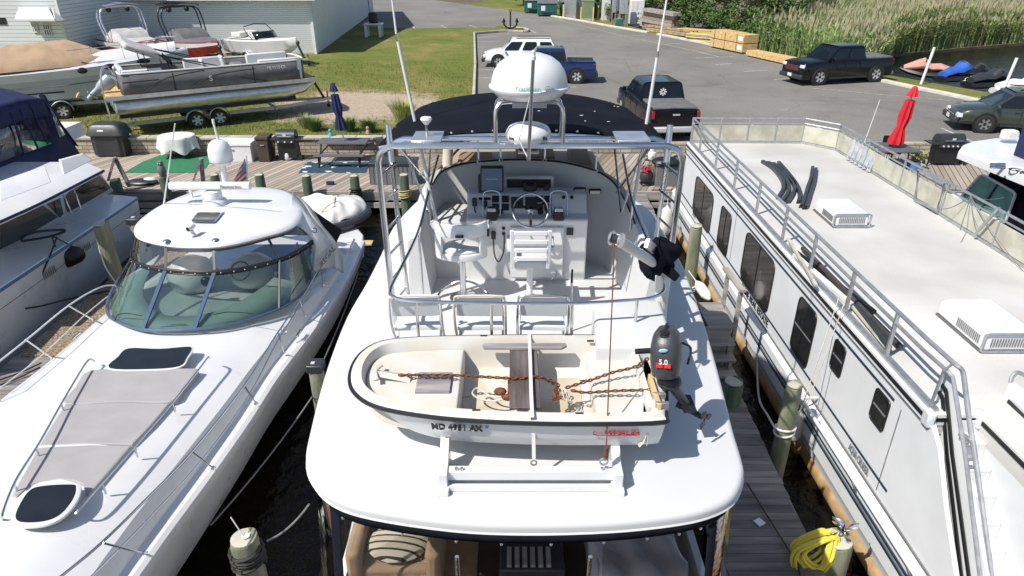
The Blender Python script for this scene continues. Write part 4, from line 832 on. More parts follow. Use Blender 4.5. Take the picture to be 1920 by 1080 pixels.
MB().tube([p-Vector((0, 0, -.005)) for p in top[10:46]], .012, 6).build('windscreen_track', 'black', Y)
# windscreen
ws = top[8:44]; f = MB(); f.loft([[p+Vector((0, -.03, 0)), p+Vector((.05*(1 if p.x > cx else -1)*min(1, abs(p.x-.2)), .22, .36))] for p in ws], caps=False, ring_closed=False); f.build('windscreen', 'dkvinyl', Y, ang=80)
# raised bench box left of the helm, console, fittings
MB().slab([(-1.13, 7.68), (-.52, 7.68), (-.52, 8.3), (-.95, 8.35), (-1.1, 8.1)], D-.01, 5.05, .03, 3).build('bench_box', 'deckwhite', Y)
hx0, hx1 = -.54, .90
con = [Vector((0, y, z)) for y, z in ((7.62, D-.01), (7.58, 5.04), (7.55, 5.09), (7.57, 5.12), (7.72, 5.13), (7.86, 5.31), (7.90, 5.33), (8.12, 5.33), (8.2, D-.01))]
MB().extr([p+Vector((hx0, 0, 0)) for p in con], (hx1-hx0, 0, 0)).build('helm_console', 'gelcoat', Y, bevel=.015)
def onpanel(x, k): return Vector((x, 7.72+(.14)*k, 5.13+.18*k))
PN = Vector((0, -.79, .613)); PU = Vector((0, .613, .79))
def gauge(x, k, r, sq=False, m_='black'):
    c = onpanel(x, k)+PN*.012
    if sq: MB().extr([c+Vector((a*r, 0, 0))+PU*b_*r-PN*.02 for a, b_ in ((-1, -1), (1, -1), (1, 1), (-1, 1))], PN*.025).build('gauge', m_, Y, bevel=.005)
    else: MB().lathe([(.005, 0), (r, 0), (r, .015), (r*.85, .02), (.005, .02)], c-PN*.01, 16, PN).build('gauge', m_, Y)
for x in (-.20, -.08): gauge(x, .80, .042, True); gauge(x, .36, .042, True)
for x, k in ((.06, .6), (.23, .6)): gauge(x, k, .072, True, 'darkplastic')
for x in (.33, .43): gauge(x, .80, .042, True); gauge(x, .36, .042, True)
for x in (.34, .44, -.14): gauge(x, .08, .035)
gauge(.62, .9, .022); gauge(.72, .9, .022)
MB().box((-.33, 7.83, 5.28), (.14, .02, .03), rx=-.9).build('switch_panel', 'black', Y)
# steering wheel
wc = Vector((.215, 7.45, 5.27)); wn_ = Vector((0, -.75, .66)).normalized(); q = Vector((0, 0, 1)).rotation_difference(wn_).to_matrix()
wh = MB().torus(wc, .205, .013, wn_, 40, 8).build('steering_wheel', 'steel', Y); f = MB()
for a in (math.radians(30), math.radians(150), math.radians(270)): f.beam(wc, wc+q @ Vector((math.cos(a)*.2, math.sin(a)*.2, 0)), .03, .012, up=wn_)
f.build('spokes', 'black', wh); f = MB(); f.lathe([(.005, .03), (.04, .02), (.045, -.02), (.02, -.05), (.02, -.25)], wc, 14, wn_); f.build('wheel_hub', 'steel', wh)
# throttle binnacles with silver arches
for x in (-.24, .55):
    c = Vector((x, 7.62, 5.16)); MB().box(c, (.13, .16, .12), taper=.8).build('throttle_base', 'black', Y, bevel=.02)
    f = MB(); f.tube(smooth([c+Vector((-.10, -.05, .0)), c+Vector((-.10, .05, .2)), c+Vector((-.06, .07, .26)), c+Vector((.06, .07, .26)), c+Vector((.10, .05, .2)), c+Vector((.10, -.05, 0))], 3), .008, 6); f.build('throttle_arch', 'steel', Y)
    MB().box(c+Vector((0, -.02, .07)), (.10, .08, .05)).build('throttle_lever', 'steel', Y, bevel=.01)
# chart plotter hood, compass, radios
pl = MB().box((-.24, 7.94, 5.50), (.28, .14, .31), rx=-.15).build('plotter_cover', 'darkplastic', Y, bevel=.02); MB().box((-.24, 7.862, 5.51), (.24, .01, .26), rx=-.15).build('plotter_face', 'bluegrey', pl); MB().box((-.39, 7.94, 5.44), (.03, .12, .2)).build('bracket', 'black', pl); text('maker_mark', 'Raymarine', .03, (-.24, 7.85, 5.52), (1, 0, 0), (0, .15, 1), 'offwhite', pl, .001)
f = MB().ball((.22, 8.0, 5.37), (.09, .08, .075)); f.build('compass', 'black', Y); MB().box((.42, 8.02, 5.36), (.07, .06, .07)).build('knob_box', 'black', Y)
MB().bb(.0, .56, 8.34, 8.37, 5.02, 5.46).build('instrument_recess', 'offwhite', Y) if 0 else None
q0 = Vector((-.02, 8.2, 5.12)); rc = MB().bb(-.10, .52, 8.16, 8.24, 5.10, 5.46).build('overhead_locker', 'offwhite', Y, bevel=.02); MB().bb(-.06, .21, 8.14, 8.165, 5.16, 5.42).build('dark_door', 'black', rc); MB().bb(.215, .48, 8.14, 8.165, 5.16, 5.42).build('dark_door', 'black', rc)
for x in (.17, .26): MB().ball((x, 8.13, 5.33), .02, 8, 5).build('latch_knob', 'cream', rc)
for x in (.84, 1.02): s_ = at(1055 if x < 1 else 1084, 336 if x < 1 else 340, 5.3); v_ = MB().box((x-.01, 8.02-(x-.84)*.3, 5.33), (.15, .05, .06)).build('air_vent', 'black', Y, bevel=.01); MB().box((x-.01, 7.99-(x-.84)*.3, 5.33), (.12, .03, .035)).build('vent_slot', 'alu', v_)
MB().ball((.82, 8.05, 5.16), (.09, .06, .08)).build('horn_cap', 'black', Y)
def vhf(x, y, z, n_='radio_handset', dn=.28):
    h = MB().box((x, y-.03, z), (.055, .045, .10), rx=-.2).build(n_, 'black', Y, bevel=.012)
    MB().tube(smooth([(x, y-.05, z-.05), (x+.01, y-.07, z-dn*.7), (x+.06, y-.06, z-dn), (x+.12, y-.04, z-dn*.6), (x+.13, y-.03, z+.02)], 5), .009, 6).build('coiled_cord', 'black', h); return h
vhf(-.45, 7.80, 5.26, dn=.16); MB().box((-.33, 7.77, 5.24), (.07, .03, .06)).build('plug_box', 'black', Y); vhf(-.22, 7.56, 4.93, dn=.33)
MB().box((-.36, 7.56, 4.95), (.18, .04, .09)).build('stereo', 'darkplastic', Y, bevel=.008); f = MB()
for x, z in ((-.10, 5.0), (-.10, 4.93), (.56, 5.0), (.56, 4.91)): f.lathe([(.003, 0), (.02, 0), (.02, .02), (.003, .02)], (x, 7.59, z), 10, (0, -1, 0))
f.build('switch_knob', 'black', Y); MB().box((.69, 7.575, 4.96), (.08, .02, .09)).build('switch_plate', 'darkplastic', Y)
MB().bb(-.02, .62, 7.545, 7.58, 4.36, 5.02).build('console_door', 'gelcoat', Y, bevel=.012)
# ---- pedestal helm chairs
def pedestal(t, x, y, z0, h, m_='steel'):
    MB().lathe([(.01, 0), (.16, 0), (.16, .015), (.06, .04), (.035, .06), (.035, h), (.01, h)], (x, y, z0), 20).build('pedestal', m_, t)
c1 = Vector((-.57, 7.12, D)); pedestal(Y, c1.x, c1.y, D, .55)
f = MB(); f.tube(smooth([c1+Vector((-.30, -.12, .012)), c1+Vector((-.28, .05, .05)), c1+Vector((-.1, .1, .16)), c1+Vector((.1, .1, .16)), c1+Vector((.28, .05, .05)), c1+Vector((.30, -.12, .012))], 4), .014, 7); f.build('footrest', 'steel', Y)
ch = MB(); S = c1+Vector((0, 0, .58))
ch.loft([[S+Vector((math.cos(a)*rx, math.sin(a)*ry, z)) for a in [2*PI*k/16 for k in range(16)]] for rx, ry, z in ((.12, .12, -.04), (.21, .19, 0), (.23, .21, .08), (.19, .17, .10))])
chair = ch.build('helm_chair', 'gelcoat', Y)
f = MB()   # back shell with an open lower slot, arms
def backp(a, z): return S+Vector((.29*math.sin(a), -.20*math.cos(a)-.03*z, z))
A0 = [math.radians(x) for x in range(-75, 76, 15)]
f.loft([[backp(a, .26), backp(a, .42)] for a in A0], caps=False, ring_closed=False)
for a0, a1 in ((-75, -45), (45, 75)): f.loft([[backp(math.radians(a), .02), backp(math.radians(a), .27)] for a in range(a0, a1+1, 10)], caps=False, ring_closed=False)
f.loft([[backp(a, -.02), backp(a, .06)] for a in A0], caps=False, ring_closed=False)
f.build('chair_back', 'gelcoat', chair, solid=.035, bevel=.01, ang=60); MB().box(S+Vector((0, -.245, .30)), (.09, .012, .03)).build('maker_plate', 'black', chair)
for s in (-1, 1): MB().tube(smooth([S+Vector((s*.28, -.08, .36)), S+Vector((s*.31, .05, .34)), S+Vector((s*.30, .17, .30))], 3), .04, 8).build('armrest', 'gelcoat', chair)
c2 = Vector((.20, 6.95, D)); pedestal(Y, c2.x, c2.y, D, .55, 'gelcoat'); S = c2+Vector((0, 0, .56))
f = MB(); f.loft([[c2+Vector((x*.22, y*.3, .005)) for x, y in ((-1, -.2), (0, -.7), (1, -.2), (.6, .6), (-.6, .6))], [c2+Vector((x*.08, y*.1, .12)) for x, y in ((-1, -.2), (0, -.7), (1, -.2), (.6, .6), (-.6, .6))]]); f.build('chair_foot', 'gelcoat', Y)
lad = MB().slab([(S.x-.2, S.y-.18), (S.x+.2, S.y-.18), (S.x+.2, S.y+.2), (S.x-.2, S.y+.2)], S.z, S.z+.07, .02, 3).build('ladderback_chair', 'gelcoat', Y)
for s in (-1, 1): MB().beam(S+Vector((s*.19, -.2, 0)), S+Vector((s*.20, -.29, .48)), .045, .03).build('back_post', 'gelcoat', lad, bevel=.008)
for k in range(4): MB().box(S+Vector((0, -.235-.018*k, .13+k*.105)), (.36, .025, .055)).build('back_slat', 'gelcoat', lad, bevel=.01)
for s in (-1, 1): MB().tube([S+Vector((s*.23, -.24, .24)), S+Vector((s*.24, .1, .25))], .025, 7).build('armrest', 'gelcoat', lad)
MB().tube(smooth([S+Vector((.22, -.2, -.05)), S+Vector((.30, -.1, -.1)), S+Vector((.26, .1, -.28))], 4), .01, 6).build('footrest', 'steel', lad)
# ---- aft bench box (right)
bx = [at(1101, 548, 4.98), at(1200, 552, 4.98)]
MB().slab([(bx[0].x, 5.05), (1.42, 5.05), (1.46, 5.9), (bx[0].x+.25, 6.0), (bx[0].x+.04, 5.75)], D-.01, 4.92, .06, 4).build('bench_locker', 'deckwhite', Y)
MB().tube([(bx[0].x-.12, 5.9, D), (bx[0].x-.15, 6.0, 5.05), (bx[0].x-.12, 6.3, 5.05), (bx[0].x-.1, 6.35, D)], .012, 6).build('grab_rail', 'steel', Y)
# ---- stainless rails
rp = [(822, 292, 5.62), (803, 362, 5.42), (785, 432, 5.28), (758, 490, 5.2), (733, 540, 5.15), (738, 556, 5.15), (775, 564, 5.15), (900, 568, 5.15), (1060, 569, 5.15), (1180, 563, 5.15), (1228, 556, 5.15), (1246, 540, 5.15), (1238, 510, 5.15), (1214, 450, 5.2), (1186, 380, 5.4), (1168, 290, 5.75)]
MB().tube(smooth([at(*q) for q in rp], 5), .016, 8).build('guard_rail', 'steel', Y)
for u, v in ((780, 564), (921, 568), (1074, 569), (1195, 562)):
    p = at(u, v, 5.15); MB().cyl(p, (p.x, p.y, D), .014, n=8).build('rail_post', 'steel', Y)
for u, v, z in ((785, 432, 5.28), (1214, 450, 5.2), (803, 365, 5.4), (1186, 380, 5.4)):
    p = at(u, v, z); MB().cyl(p, (p.x, p.y+.02, 5.05 if z > 5.3 else 4.32), .013, n=8).build('rail_post', 'steel', Y)
# ---- radar arch of two hoops with rungs
ax0, ax1, ay, az = -1.29, 1.64, 6.42, 6.3
def hoop(y, x0, x1, zt, foot0, foot1, r=.032):
    c = .16; return smooth([(foot0[0], foot0[1], D)]+[(x0, y, zt-c*1.6)], 1)[:1]+smooth([(x0+.0, y, zt-c), (x0+c*.3, y, zt-c*.3), (x0+c, y, zt)], 4)+smooth([(x1-c, y, zt), (x1-c*.3, y, zt-c*.3), (x1, y, zt-c)], 4)+[Vector((foot1[0], foot1[1], D))]
ar = MB().tube(hoop(ay, ax0, ax1, az, (-1.28, 6.5), (1.62, 6.42)), .031, 10).build('radar_arch', 'steel', Y)
MB().tube(hoop(6.82, ax0+.05, ax1-.05, az-.03, (-1.18, 6.92), (1.52, 6.85)), .025, 8).build('rear_hoop', 'steel', ar)
MB().tube([(-1.1, 6.72, az-.06), (1.45, 6.72, az-.06)], .018, 8).build('cross_tube', 'steel', ar)
for s, xa, xb in ((0, -1.285, -1.2), (1, 1.63, 1.55)):
    for k in range(6): z = D+.25+k*.29; MB().cyl((xa, 6.45, z), (xb, 6.88, z), .013, n=7).build('rung', 'steel', ar)
for u0, u1, nm in ((775, 830, 1), (1153, 1214, 2)):
    q0 = atY(u0, 262, 6.6); q1 = atY(u1, 262, 6.6); MB().bb(q0.x, q1.x, 6.42, 6.8, az+.03, az+.05).build('antenna_plate', 'brightalu', ar, bevel=.006)
for u in (727, 1257):
    q = atY(u, 265, 6.42); MB().cyl((q.x, 6.5, az+.18), (q.x+(.02 if u < 900 else -.02), 6.42, az-.16), .03, n=10).build('rod_holder', 'steel', ar)
q = atY(801, 260, 6.6); f = MB().cyl((q.x, 6.6, az+.05), (q.x, 6.6, az+.17), .012, n=8).build('gps_stem', 'steel', ar); MB().lathe([(.005, 0), (.02, .0), (.045, .03), (.058, .05), (.05, .07), (.005, .078)], (q.x, 6.6, az+.16), 16).build('gps_mushroom', 'gelcoat', f)
# satellite dome on its U stand
f = MB(); xs = atY(929, 240, 6.42).x; xe = atY(1056, 240, 6.42).x
f.tube(smooth([(xs, 6.42, az), (xs, 6.44, az+.28), (xs+.03, 6.46, az+.37), (xs+.12, 6.48, az+.40), (xe-.12, 6.48, az+.40), (xe-.03, 6.46, az+.37), (xe, 6.44, az+.28), (xe, 6.42, az)], 4), .02, 8)
st = f.build('dome_stand', 'steel', ar); f = MB(); f.tube(smooth([(xs, 6.82, az-.05), (xs, 6.8, az+.3), (xs+.1, 6.78, az+.38), (xe-.1, 6.78, az+.38), (xe, 6.8, az+.3), (xe, 6.82, az-.05)], 4), .018, 8); f.build('stand_tube', 'steel', ar)
dc = Vector(((xs+xe)/2, 6.66, az+.40)); R0 = .385
dome = MB().lathe([(.01, 0), (.20, 0), (.30, .02), (.355, .07), (R0, .105), (R0, .12), (.365, .13), (.358, .18), (.335, .255), (.285, .325), (.21, .378), (.115, .408), (.01, .416)], dc, 48).build('satellite_dome', 'gelcoat', Y, ang=50)
MB().bb(dc.x-.16, dc.x+.16, dc.y-.22, dc.y+.2, dc.z-.05, dc.z-.005).build('dome_bracket', 'alu', dome)
text('dome_lettering', 'TracVision', .045, (dc.x-.02, dc.y-.372, dc.z+.148), (1, 0, 0), (0, .12, 1), 'tealtext', dome, .002, w=.23)
MB().torus((dc.x+.155, dc.y-.338, dc.z+.15), .02, .003, (0.3, -1, .1), 14, 4).build('dome_emblem', 'alu', dome)
rc = Vector((atY(991, 240, 6.55).x, 6.58, az-.02))
rad = MB().lathe([(.01, -.04), (.12, -.035), (.17, .0), (.215, .06), (.222, .10), (.215, .125), (.19, .165), (.13, .19), (.01, .2)], rc, 36).build('radome', 'gelcoat', Y, ang=50)
text('radome_lettering', 'Ra', .055, (rc.x+.155, rc.y-.165, rc.z+.09), (1, .75, 0), (0, .1, 1), 'blacktext', rad, .002); text('radome_lettering', 'ine', .05, (rc.x-.165, rc.y-.155, rc.z+.09), (1, -.85, 0), (0, .1, 1), 'blacktext', rad, .002)
MB().bb(rc.x-.1, rc.x+.1, 6.42, 6.75, az-.08, az-.055).build('radome_bracket', 'alu', rad)
mp = atY(991, 300, 6.25); mt = atY(1000, 112, 6.2); mast = MB().cyl(mp, mt, .017, n=10).build('light_mast', 'steel', ar); MB().lathe([(.005, 0), (.024, 0), (.024, .03), (.018, .035), (.018, .07), (.005, .08)], mt, 14).build('anchor_light', 'cream', mast)
MB().tube(smooth([mt+Vector((-.02, .02, -.3)), mt+Vector((-.10, .1, -.65)), mp+Vector((-.08, .1, .15)), mp+Vector((.0, .02, 0))], 4), .005, 5).build('cable', 'offwhite', mast)
# whip antennas
for pts, s in ((((776, 218), (746, 78), (736, 0)), 1), (((1213, 226), (1232, 108), (1250, 0)), 2)):
    a, b_, c = [atY(u, v, 7.7) for u, v in pts]; w_ = MB().cyl(a-(b_-a)*1.6, b_, .022, .017, 10).build('whip_antenna', 'gelcoat', Y)
    MB().cyl(b_, b_+(b_-a)*.1, .014, n=8).build('ferrule', 'steel', w_); MB().cyl(b_+(b_-a)*.08, c+(c-b_)*1.2, .012, .008, 8).build('upper_whip', 'whitepaint', w_)
# ---- black canopy
def bim(a, b_):
    yy = 6.93+b_*2.55; hw = 1.50-.42*b_**1.6; x = .13+(a*2-1)*hw; z = 6.17+.14*(1-abs(a*2-1)**2.4)+.03*math.sin(b_*PI)-.12*max(0, b_-.85)/.15-.05*(math.sin(b_*PI*3)**2)*.4
    return (x, yy, z)
cn = MB().grid(bim, 28, 24).build('canopy', 'navy', Y, solid=.012, ang=70)
for bb_ in (.0, .5, 1.0): MB().tube([Vector(bim(a/20, bb_))-Vector((0, 0, .02)) for a in range(21)], .014, 7).build('canopy_bow', 'steel', cn)
f = MB()
for k in range(14): q = Vector(bim((k+.5)/14, .012)); f.ball(q+Vector((0, -.02, .01)), .014, 6, 4)
f.build('canopy_snap', 'brightalu', cn)
f = MB(); rn = random.Random(2)
for k in range(8): q = Vector(bim(.55+.4*rn.random(), .05+.6*rn.random())); f.ball(q+Vector((0, 0, .006)), (.012+.02*rn.random(), .008, .003), 6, 4)
q = Vector(bim(.05, .08)); f.ball(q+Vector((.08, 0, .008)), (.06, .02, .003), 8, 4); f.build('bird_droppings', 'offwhite', cn)
for a, b_ in (((-.95, 8.0, 5.35), (-1.25, 7.1, 6.18)), ((-.98, 7.6, 5.2), (-1.3, 7.6, 6.2)), ((-1.0, 7.55, 5.2), (-1.05, 9.2, 6.15)), ((1.28, 8.0, 5.3), (1.5, 7.1, 6.18)), ((1.30, 7.6, 5.2), (1.52, 7.6, 6.2)), ((1.28, 7.55, 5.2), (1.3, 9.2, 6.15))): MB().cyl(a, b_, .013, n=7).build('canopy_strut', 'steel', cn)
for u in (900, 944, 1013, 1112):
    i = min(range(len(top)), key=lambda k: abs((960+FPX*top[k].x/(top[k].y*cP+(CH-top[k].z)*sP))-u)); p = top[i]; MB().cyl(p, p+Vector((.03 if u > 1000 else -.03, .16, .75)), .012, n=7).build('windscreen_post', 'steel', Y); MB().lathe([(.005, 0), (.035, 0), (.03, .012), (.005, .02)], p, 12).build('post_foot', 'steel', Y)
# ---- davit crane with covered winch
tip, el, ft = Vector((.84, 5.0, 5.92)), Vector((1.47, 6.0, 5.2)), Vector((1.5, 6.02, D))
da = MB().tube([tip+(tip-el)*.02, el], .045, 14).build('davit_boom', 'offwhite', Y); MB().tube([el+Vector((0, 0, .02)), ft], .065, 14).build('davit_post', 'offwhite', da)
d = (tip-el).normalized(); sd = Vector((.8, -.55, 0)).normalized()
for s in (-1, 1): MB().lathe([(.01, -.01), (.055, -.01), (.06, 0), (.055, .01), (.01, .01)], tip+d*.04+sd*.04*s, 18, sd).build('sheave_cheek', 'brightalu', da)
MB().lathe([(.01, -.02), (.04, -.02), (.03, 0), (.04, .02), (.01, .02)], tip+d*.04, 14, sd).build('sheave', 'darkplastic', da)
f = MB(); f.beam(el+d*.25+Vector((0, 0, .12)), el+d*.62+Vector((0, 0, .14)), .03, .08); f.build('boom_bracket', 'brightalu', da)
cv = MB(); rn = random.Random(12); cc = el+d*.24+Vector((.0, .02, .08))
def cov(i, j):
    th = 2*PI*i; ph = -PI/2+PI*j; r = .165+.02*math.sin(th*7+ph*2)+.03*math.sin(th*3+1)+.02*math.sin(ph*5+th*4)
    return cc+Vector((r*1.05*math.cos(ph)*math.cos(th), r*.95*math.cos(ph)*math.sin(th), r*.95*math.sin(ph)-.05*(math.cos(th) < -.3)))
cv.grid(cov, 48, 20); cv.build('winch_cover', 'navy', da, ang=60); MB().tube(smooth([cc+Vector((.08, -.06, -.1)), cc+Vector((.15, -.11, -.15)), cc+Vector((.18, -.13, -.17))], 3), .055, 10, r2=.035).build('cover_sleeve', 'navy', da)
cb = Vector((.70, 4.0, 4.46)); MB().cyl(tip+d*.08-Vector((0, 0, .04)), cb+Vector((0, 0, .22)), .0055, n=5).build('hoist_cable', 'rust', da); hk = MB().tube([cb+Vector((0, 0, .22)), cb+Vector((.0, 0, .12))], .018, 8).build('shackle_block', 'rust', da); MB().torus(cb+Vector((-.01, 0, .08)), .03, .008, (0, 1, 0), 14).build('hook', 'alu', hk)
# ---- dinghy cradle on the aft deck
cr = MB().box((.14, 4.02, D+.11), (1.36, .07, .09)).build('cradle', 'gelcoat', Y, bevel=.008)
MB().box((.14, 3.95, D+.03), (1.30, .03, .05)).build('cradle_rail', 'gelcoat', cr)
for x in (-.52, .80):
    MB().bb(x-.045, x+.045, 3.88, 4.25, D, D+.05).build('cradle_foot', 'gelcoat', cr, bevel=.006); MB().extr([(x-.035, 3.93, D+.04), (x-.035, 4.24, D+.04), (x-.035, 4.24, D+.30), (x-.035, 4.06, D+.17), (x-.035, 3.93, D+.17)], (.07, 0, 0)).build('cradle_upright', 'gelcoat', cr, bevel=.006)
MB().box((.14, 4.75, D+.11), (1.3, .07, .2)).build('cradle_beam', 'gelcoat', cr)
f = MB()
for x in (-.42, -.38, .68): f.cyl((x, 4.0, D+.155), (x, 4.0, D+.18), .012, n=6)
f.build('bolt', 'steel', cr)
# ================================================================ dinghy
zg = 4.86
DG = thing('dinghy', 'small cream fibreglass dinghy with black rub strip lashed crosswise on the yacht deck', 'dinghy', (0, 4.4, D))
gp = [(1249, 700), (1249, 655), (1225, 630), (1150, 626), (1000, 625), (850, 627), (770, 630), (715, 637), (680, 655), (660, 682), (656, 712), (668, 735), (700, 755), (760, 769), (860, 781), (1000, 788), (1130, 789), (1242, 786), (1249, 772)]
go = smooth([at(u, v, zg) for u, v in gp], 4, True); cg = sum(go, Vector())/len(go)
def dsec(k, z, hb=0):     # shrink towards keel centre
    out = []
    for p in go:
        bow = max(0, min(1, (-.55-p.x)/.75)); kx = 1-(1-k)*.25-(1-k)*.9*bow; out.append(Vector((.55+(p.x-.55)*kx, cg.y+(p.y-cg.y)*(k+(1-k)*.15*(1-bow)), z+bow*(1-k)*.12)))
    return out
MB().loft([dsec(1, zg-.035), dsec(.965, zg-.06), dsec(.90, zg-.2), dsec(.84, zg-.30), dsec(.62, zg-.36), dsec(.15, zg-.41)], caps='e').build('hull', 'gelcoat', DG, ang=50)
MB().tube([p-Vector((0, 0, .03)) for p in go], .02, 8, closed=True, sq=.9).build('rub_strip', 'black', DG)
i1 = [Vector((p[0], p[1], zg)) for p in inset(go, .035)]; i2 = [Vector((p[0], p[1], zg+.004)) for p in inset(go, .095)]
def well(ins, z, xb=None, xs=None):
    o_ = []
    for p in inset(go, ins):
        x, y = p
        if xb is not None and x < xb: x = xb+(x-xb)*.12
        if xs is not None and x > xs: x = xs+(x-xs)*.15
        o_.append(Vector((x, y, z)))
    return o_
MB().loft([[p-Vector((0, 0, .03)) for p in go], [Vector((q[0], q[1], zg-.006)) for q in inset(go, .015)], i1, i2, [Vector((p[0], p[1], zg-.01)) for p in inset(go, .10)], well(.115, zg-.05), well(.125, zg-.12), well(.15, zg-.25), well(.18, zg-.29)], caps='e').build('inner_shell', 'rustwhite', DG, ang=60)
yN, yF = cg.y-.47, cg.y+.42
def clip(ins, x0, x1):
    return [(min(max(p[0], x0), x1), p[1]) for p in inset(go, ins) if x0-.12 < p[0] < x1+.12]
MB().slab(clip(.122, -1.3, -.42), zg-.28, zg-.075, .03).build('bow_platform', 'rustwhite', DG)
MB().bb(1.045, 1.09, yN+.0, yF+.0, zg-.28, zg-.008).build('transom_liner', 'rustwhite', DG)
MB().slab(clip(.122, .66, 1.3), zg-.28, zg-.10, .04).build('stern_seat', 'rustwhite', DG)
f = MB(); f.loft([[Vector((-1.16, cg.y-.03, zg-.01)), Vector((-1.16, cg.y+.06, zg-.01)), Vector((-1.16, cg.y+.01, zg+.014))], [Vector((-.84, cg.y-.05, zg-.075)), Vector((-.84, cg.y+.07, zg-.075)), Vector((-.84, cg.y+.0, zg-.045))]]); f.tube(smooth([(-1.10, cg.y-.10, zg-.012), (-1.13, cg.y+.01, zg+.004), (-1.10, cg.y+.12, zg-.012)], 4), .022, 8, sq=.5); f.build('bow_breasthook', 'rustwhite', DG)
MB().slab([(-.36, yN+.05), (.58, yN+.05), (.60, yF-.08), (-.34, yF-.08)], zg-.292, zg-.284, .003).build('sole', mat('stainedsole', (.50, .42, .29), .6, col2=(.58, .56, .51), var=.03, vscale=3.2, detail=8).name, DG)
MB().bb(-.30, .55, yN+.06, yN+.20, zg-.285, zg-.235).build('floor_rib', 'rustwhite', DG, bevel=.02)
# boards
MB().bb(-.78, -.50, cg.y-.20, cg.y+.08, zg-.074, zg-.05).build('loose_board', 'thwartx', DG, bevel=.004)
MB().bb(-.02, .22, yN-.005, yF+.0, zg-.03, zg-.005).build('thwart', 'thwart', DG, bevel=.005)
MB().extr([(-.26, yF-.02, zg+.0), (-.24, yF-.075, zg+.0), (.43, yF-.075, zg), (.48, yF-.03, zg), (.47, yF+.01, zg), (-.24, yF+.01, zg)], (0, 0, .02)).build('side_board', 'thwartx', DG)
f = MB()
for u, v in ((1107, 640), (1065, 628), (907, 630), (893, 770), (1086, 776)):
    p = at(u, v, zg); f.box(p+Vector((0, 0, .004)), (.06, .015, .012))
f.build('deck_pad', 'darkplastic', DG)
yn = at(860, 800, zg-.1).y
text('registration', 'MD 4951 AX', .105, at(857, 793, zg-.10)+Vector((0, -.045, -.01)), (1, -.075, 0), (0, -.38, 1), 'blacktext', DG, .006, bold=.014, w=.385)
MB().box(at(919, 795, zg-.10)+Vector((0, -.03, 0)), (.07, .006, .035), rx=.25).build('registration_sticker', 'bluetext', DG)
text('hull_lettering', 'WHALER', .062, at(1165, 808, zg-.14)+Vector((0, -.03, 0)), (1, 0, 0), (0, -.28, 1), 'redtext', DG, .003, w=.27, shear=.15, bold=.016); text('hull_lettering', 'BOSTON', .026, at(1135, 802, zg-.11)+Vector((0, -.02, 0)), (1, 0, 0), (0, -.28, 1), 'redtext', DG, .002, w=.11)
MB().tube(smooth([at(1112, 808, zg-.12)+Vector((0, -.02, .01)), at(1120, 813, zg-.16)+Vector((0, -.02, 0)), at(1195, 813, zg-.16)+Vector((0, -.02, 0))], 4), .004, 5).build('hull_swoosh', 'redtext', DG)
MB().box(at(1219, 794, zg-.06)+Vector((0, -.015, 0)), (.09, .006, .02)).build('capacity_plate', 'cream', DG)
# outboard
tr = at(1238, 740, zg); MB().bb(1.10, 1.13, tr.y-.2, tr.y+.22, zg-.12, zg+.05).build('motor_board', 'newlumber', DG, bevel=.004)
mc = Vector((1.195, 4.42, 5.02)); upv = Vector((-.05, .26, 1)).normalized(); fw = Vector((-.35, -.95, .22)); fw = (fw-upv*fw.dot(upv)).normalized(); sd = upv.cross(fw)
def ring(c, a, b_, n=20, e=3.0):
    o_ = []
    for k in range(n):
        t_ = 2*PI*k/n; x, y = math.cos(t_), math.sin(t_); x = math.copysign(abs(x)**(2/e), x); y = math.copysign(abs(y)**(2/e), y); o_.append(c+sd*a*x*.88+fw*b_*y*.9)
    return o_
om = MB().loft([ring(mc, .07, .09), ring(mc+upv*.03, .12, .15), ring(mc+upv*.16+fw*.01, .132, .17), ring(mc+upv*.27, .128, .165), ring(mc+upv*.34-fw*.01, .11, .14), ring(mc+upv*.385-fw*.02, .07, .09), ring(mc+upv*.39-fw*.02, .01, .01)]).build('outboard_motor', 'motor', DG, ang=50)
MB().lathe([(.005, .02), (.03, .02), (.034, .012), (.034, 0), (.045, -.004), (.048, -.02)], mc+upv*.365+fw*.075, 20, (upv+fw*.35)).build('fuel_cap', 'black', om)
MB().tube(smooth([mc+upv*.40-fw*.08+sd*.0, mc+upv*.41-fw*.02, mc+upv*.385+fw*.04], 3), .012, 7).build('pull_seam', 'black', om)
fx = mc+upv*.16+fw*.170
MB().ball(fx+upv*.10+sd*0, (.035, .006, .018)).build('blue_decal', mat('decal', (.35, .62, .70), .4).name, om)
text('power_number', '5.0', .055, fx+upv*.01, -sd if sd.x < 0 else sd, upv, 'whitepaint', om, .002); text('red_decal', '■■', .05, fx-upv*.02-fw*.003, -sd if sd.x < 0 else sd, upv, 'redtext', om, .001, w=.11)
MB().cyl(mc+fw*.15-sd*.12+upv*.16, mc+fw*.2-sd*.12+upv*.16, .001).build('decal_dot', 'redtext', om) if 0 else None
lt = mc-fw*.03-Vector((0, 0, .02)); lb_ = at(1293, 768, 4.62); legd = (lb_-lt).normalized()
lg = MB().tube([lt, lt.lerp(lb_, .35), lb_], .058, 12, r2=.042, sq=.8).build('motor_leg', 'motor', om)
MB().ball(lt.lerp(lb_, .12), (.10, .09, .07)).build('swivel_bracket', 'darkplastic', om)
MB().extr([lb_+legd*-.10+Vector((-.04, -.13, .0)), lb_+legd*-.10+Vector((-.04, .12, 0)), lb_+legd*-.08+Vector((.06, .10, .02)), lb_+legd*-.08+Vector((.06, -.12, .02))], legd*.012).build('cavitation_plate', 'black', om)
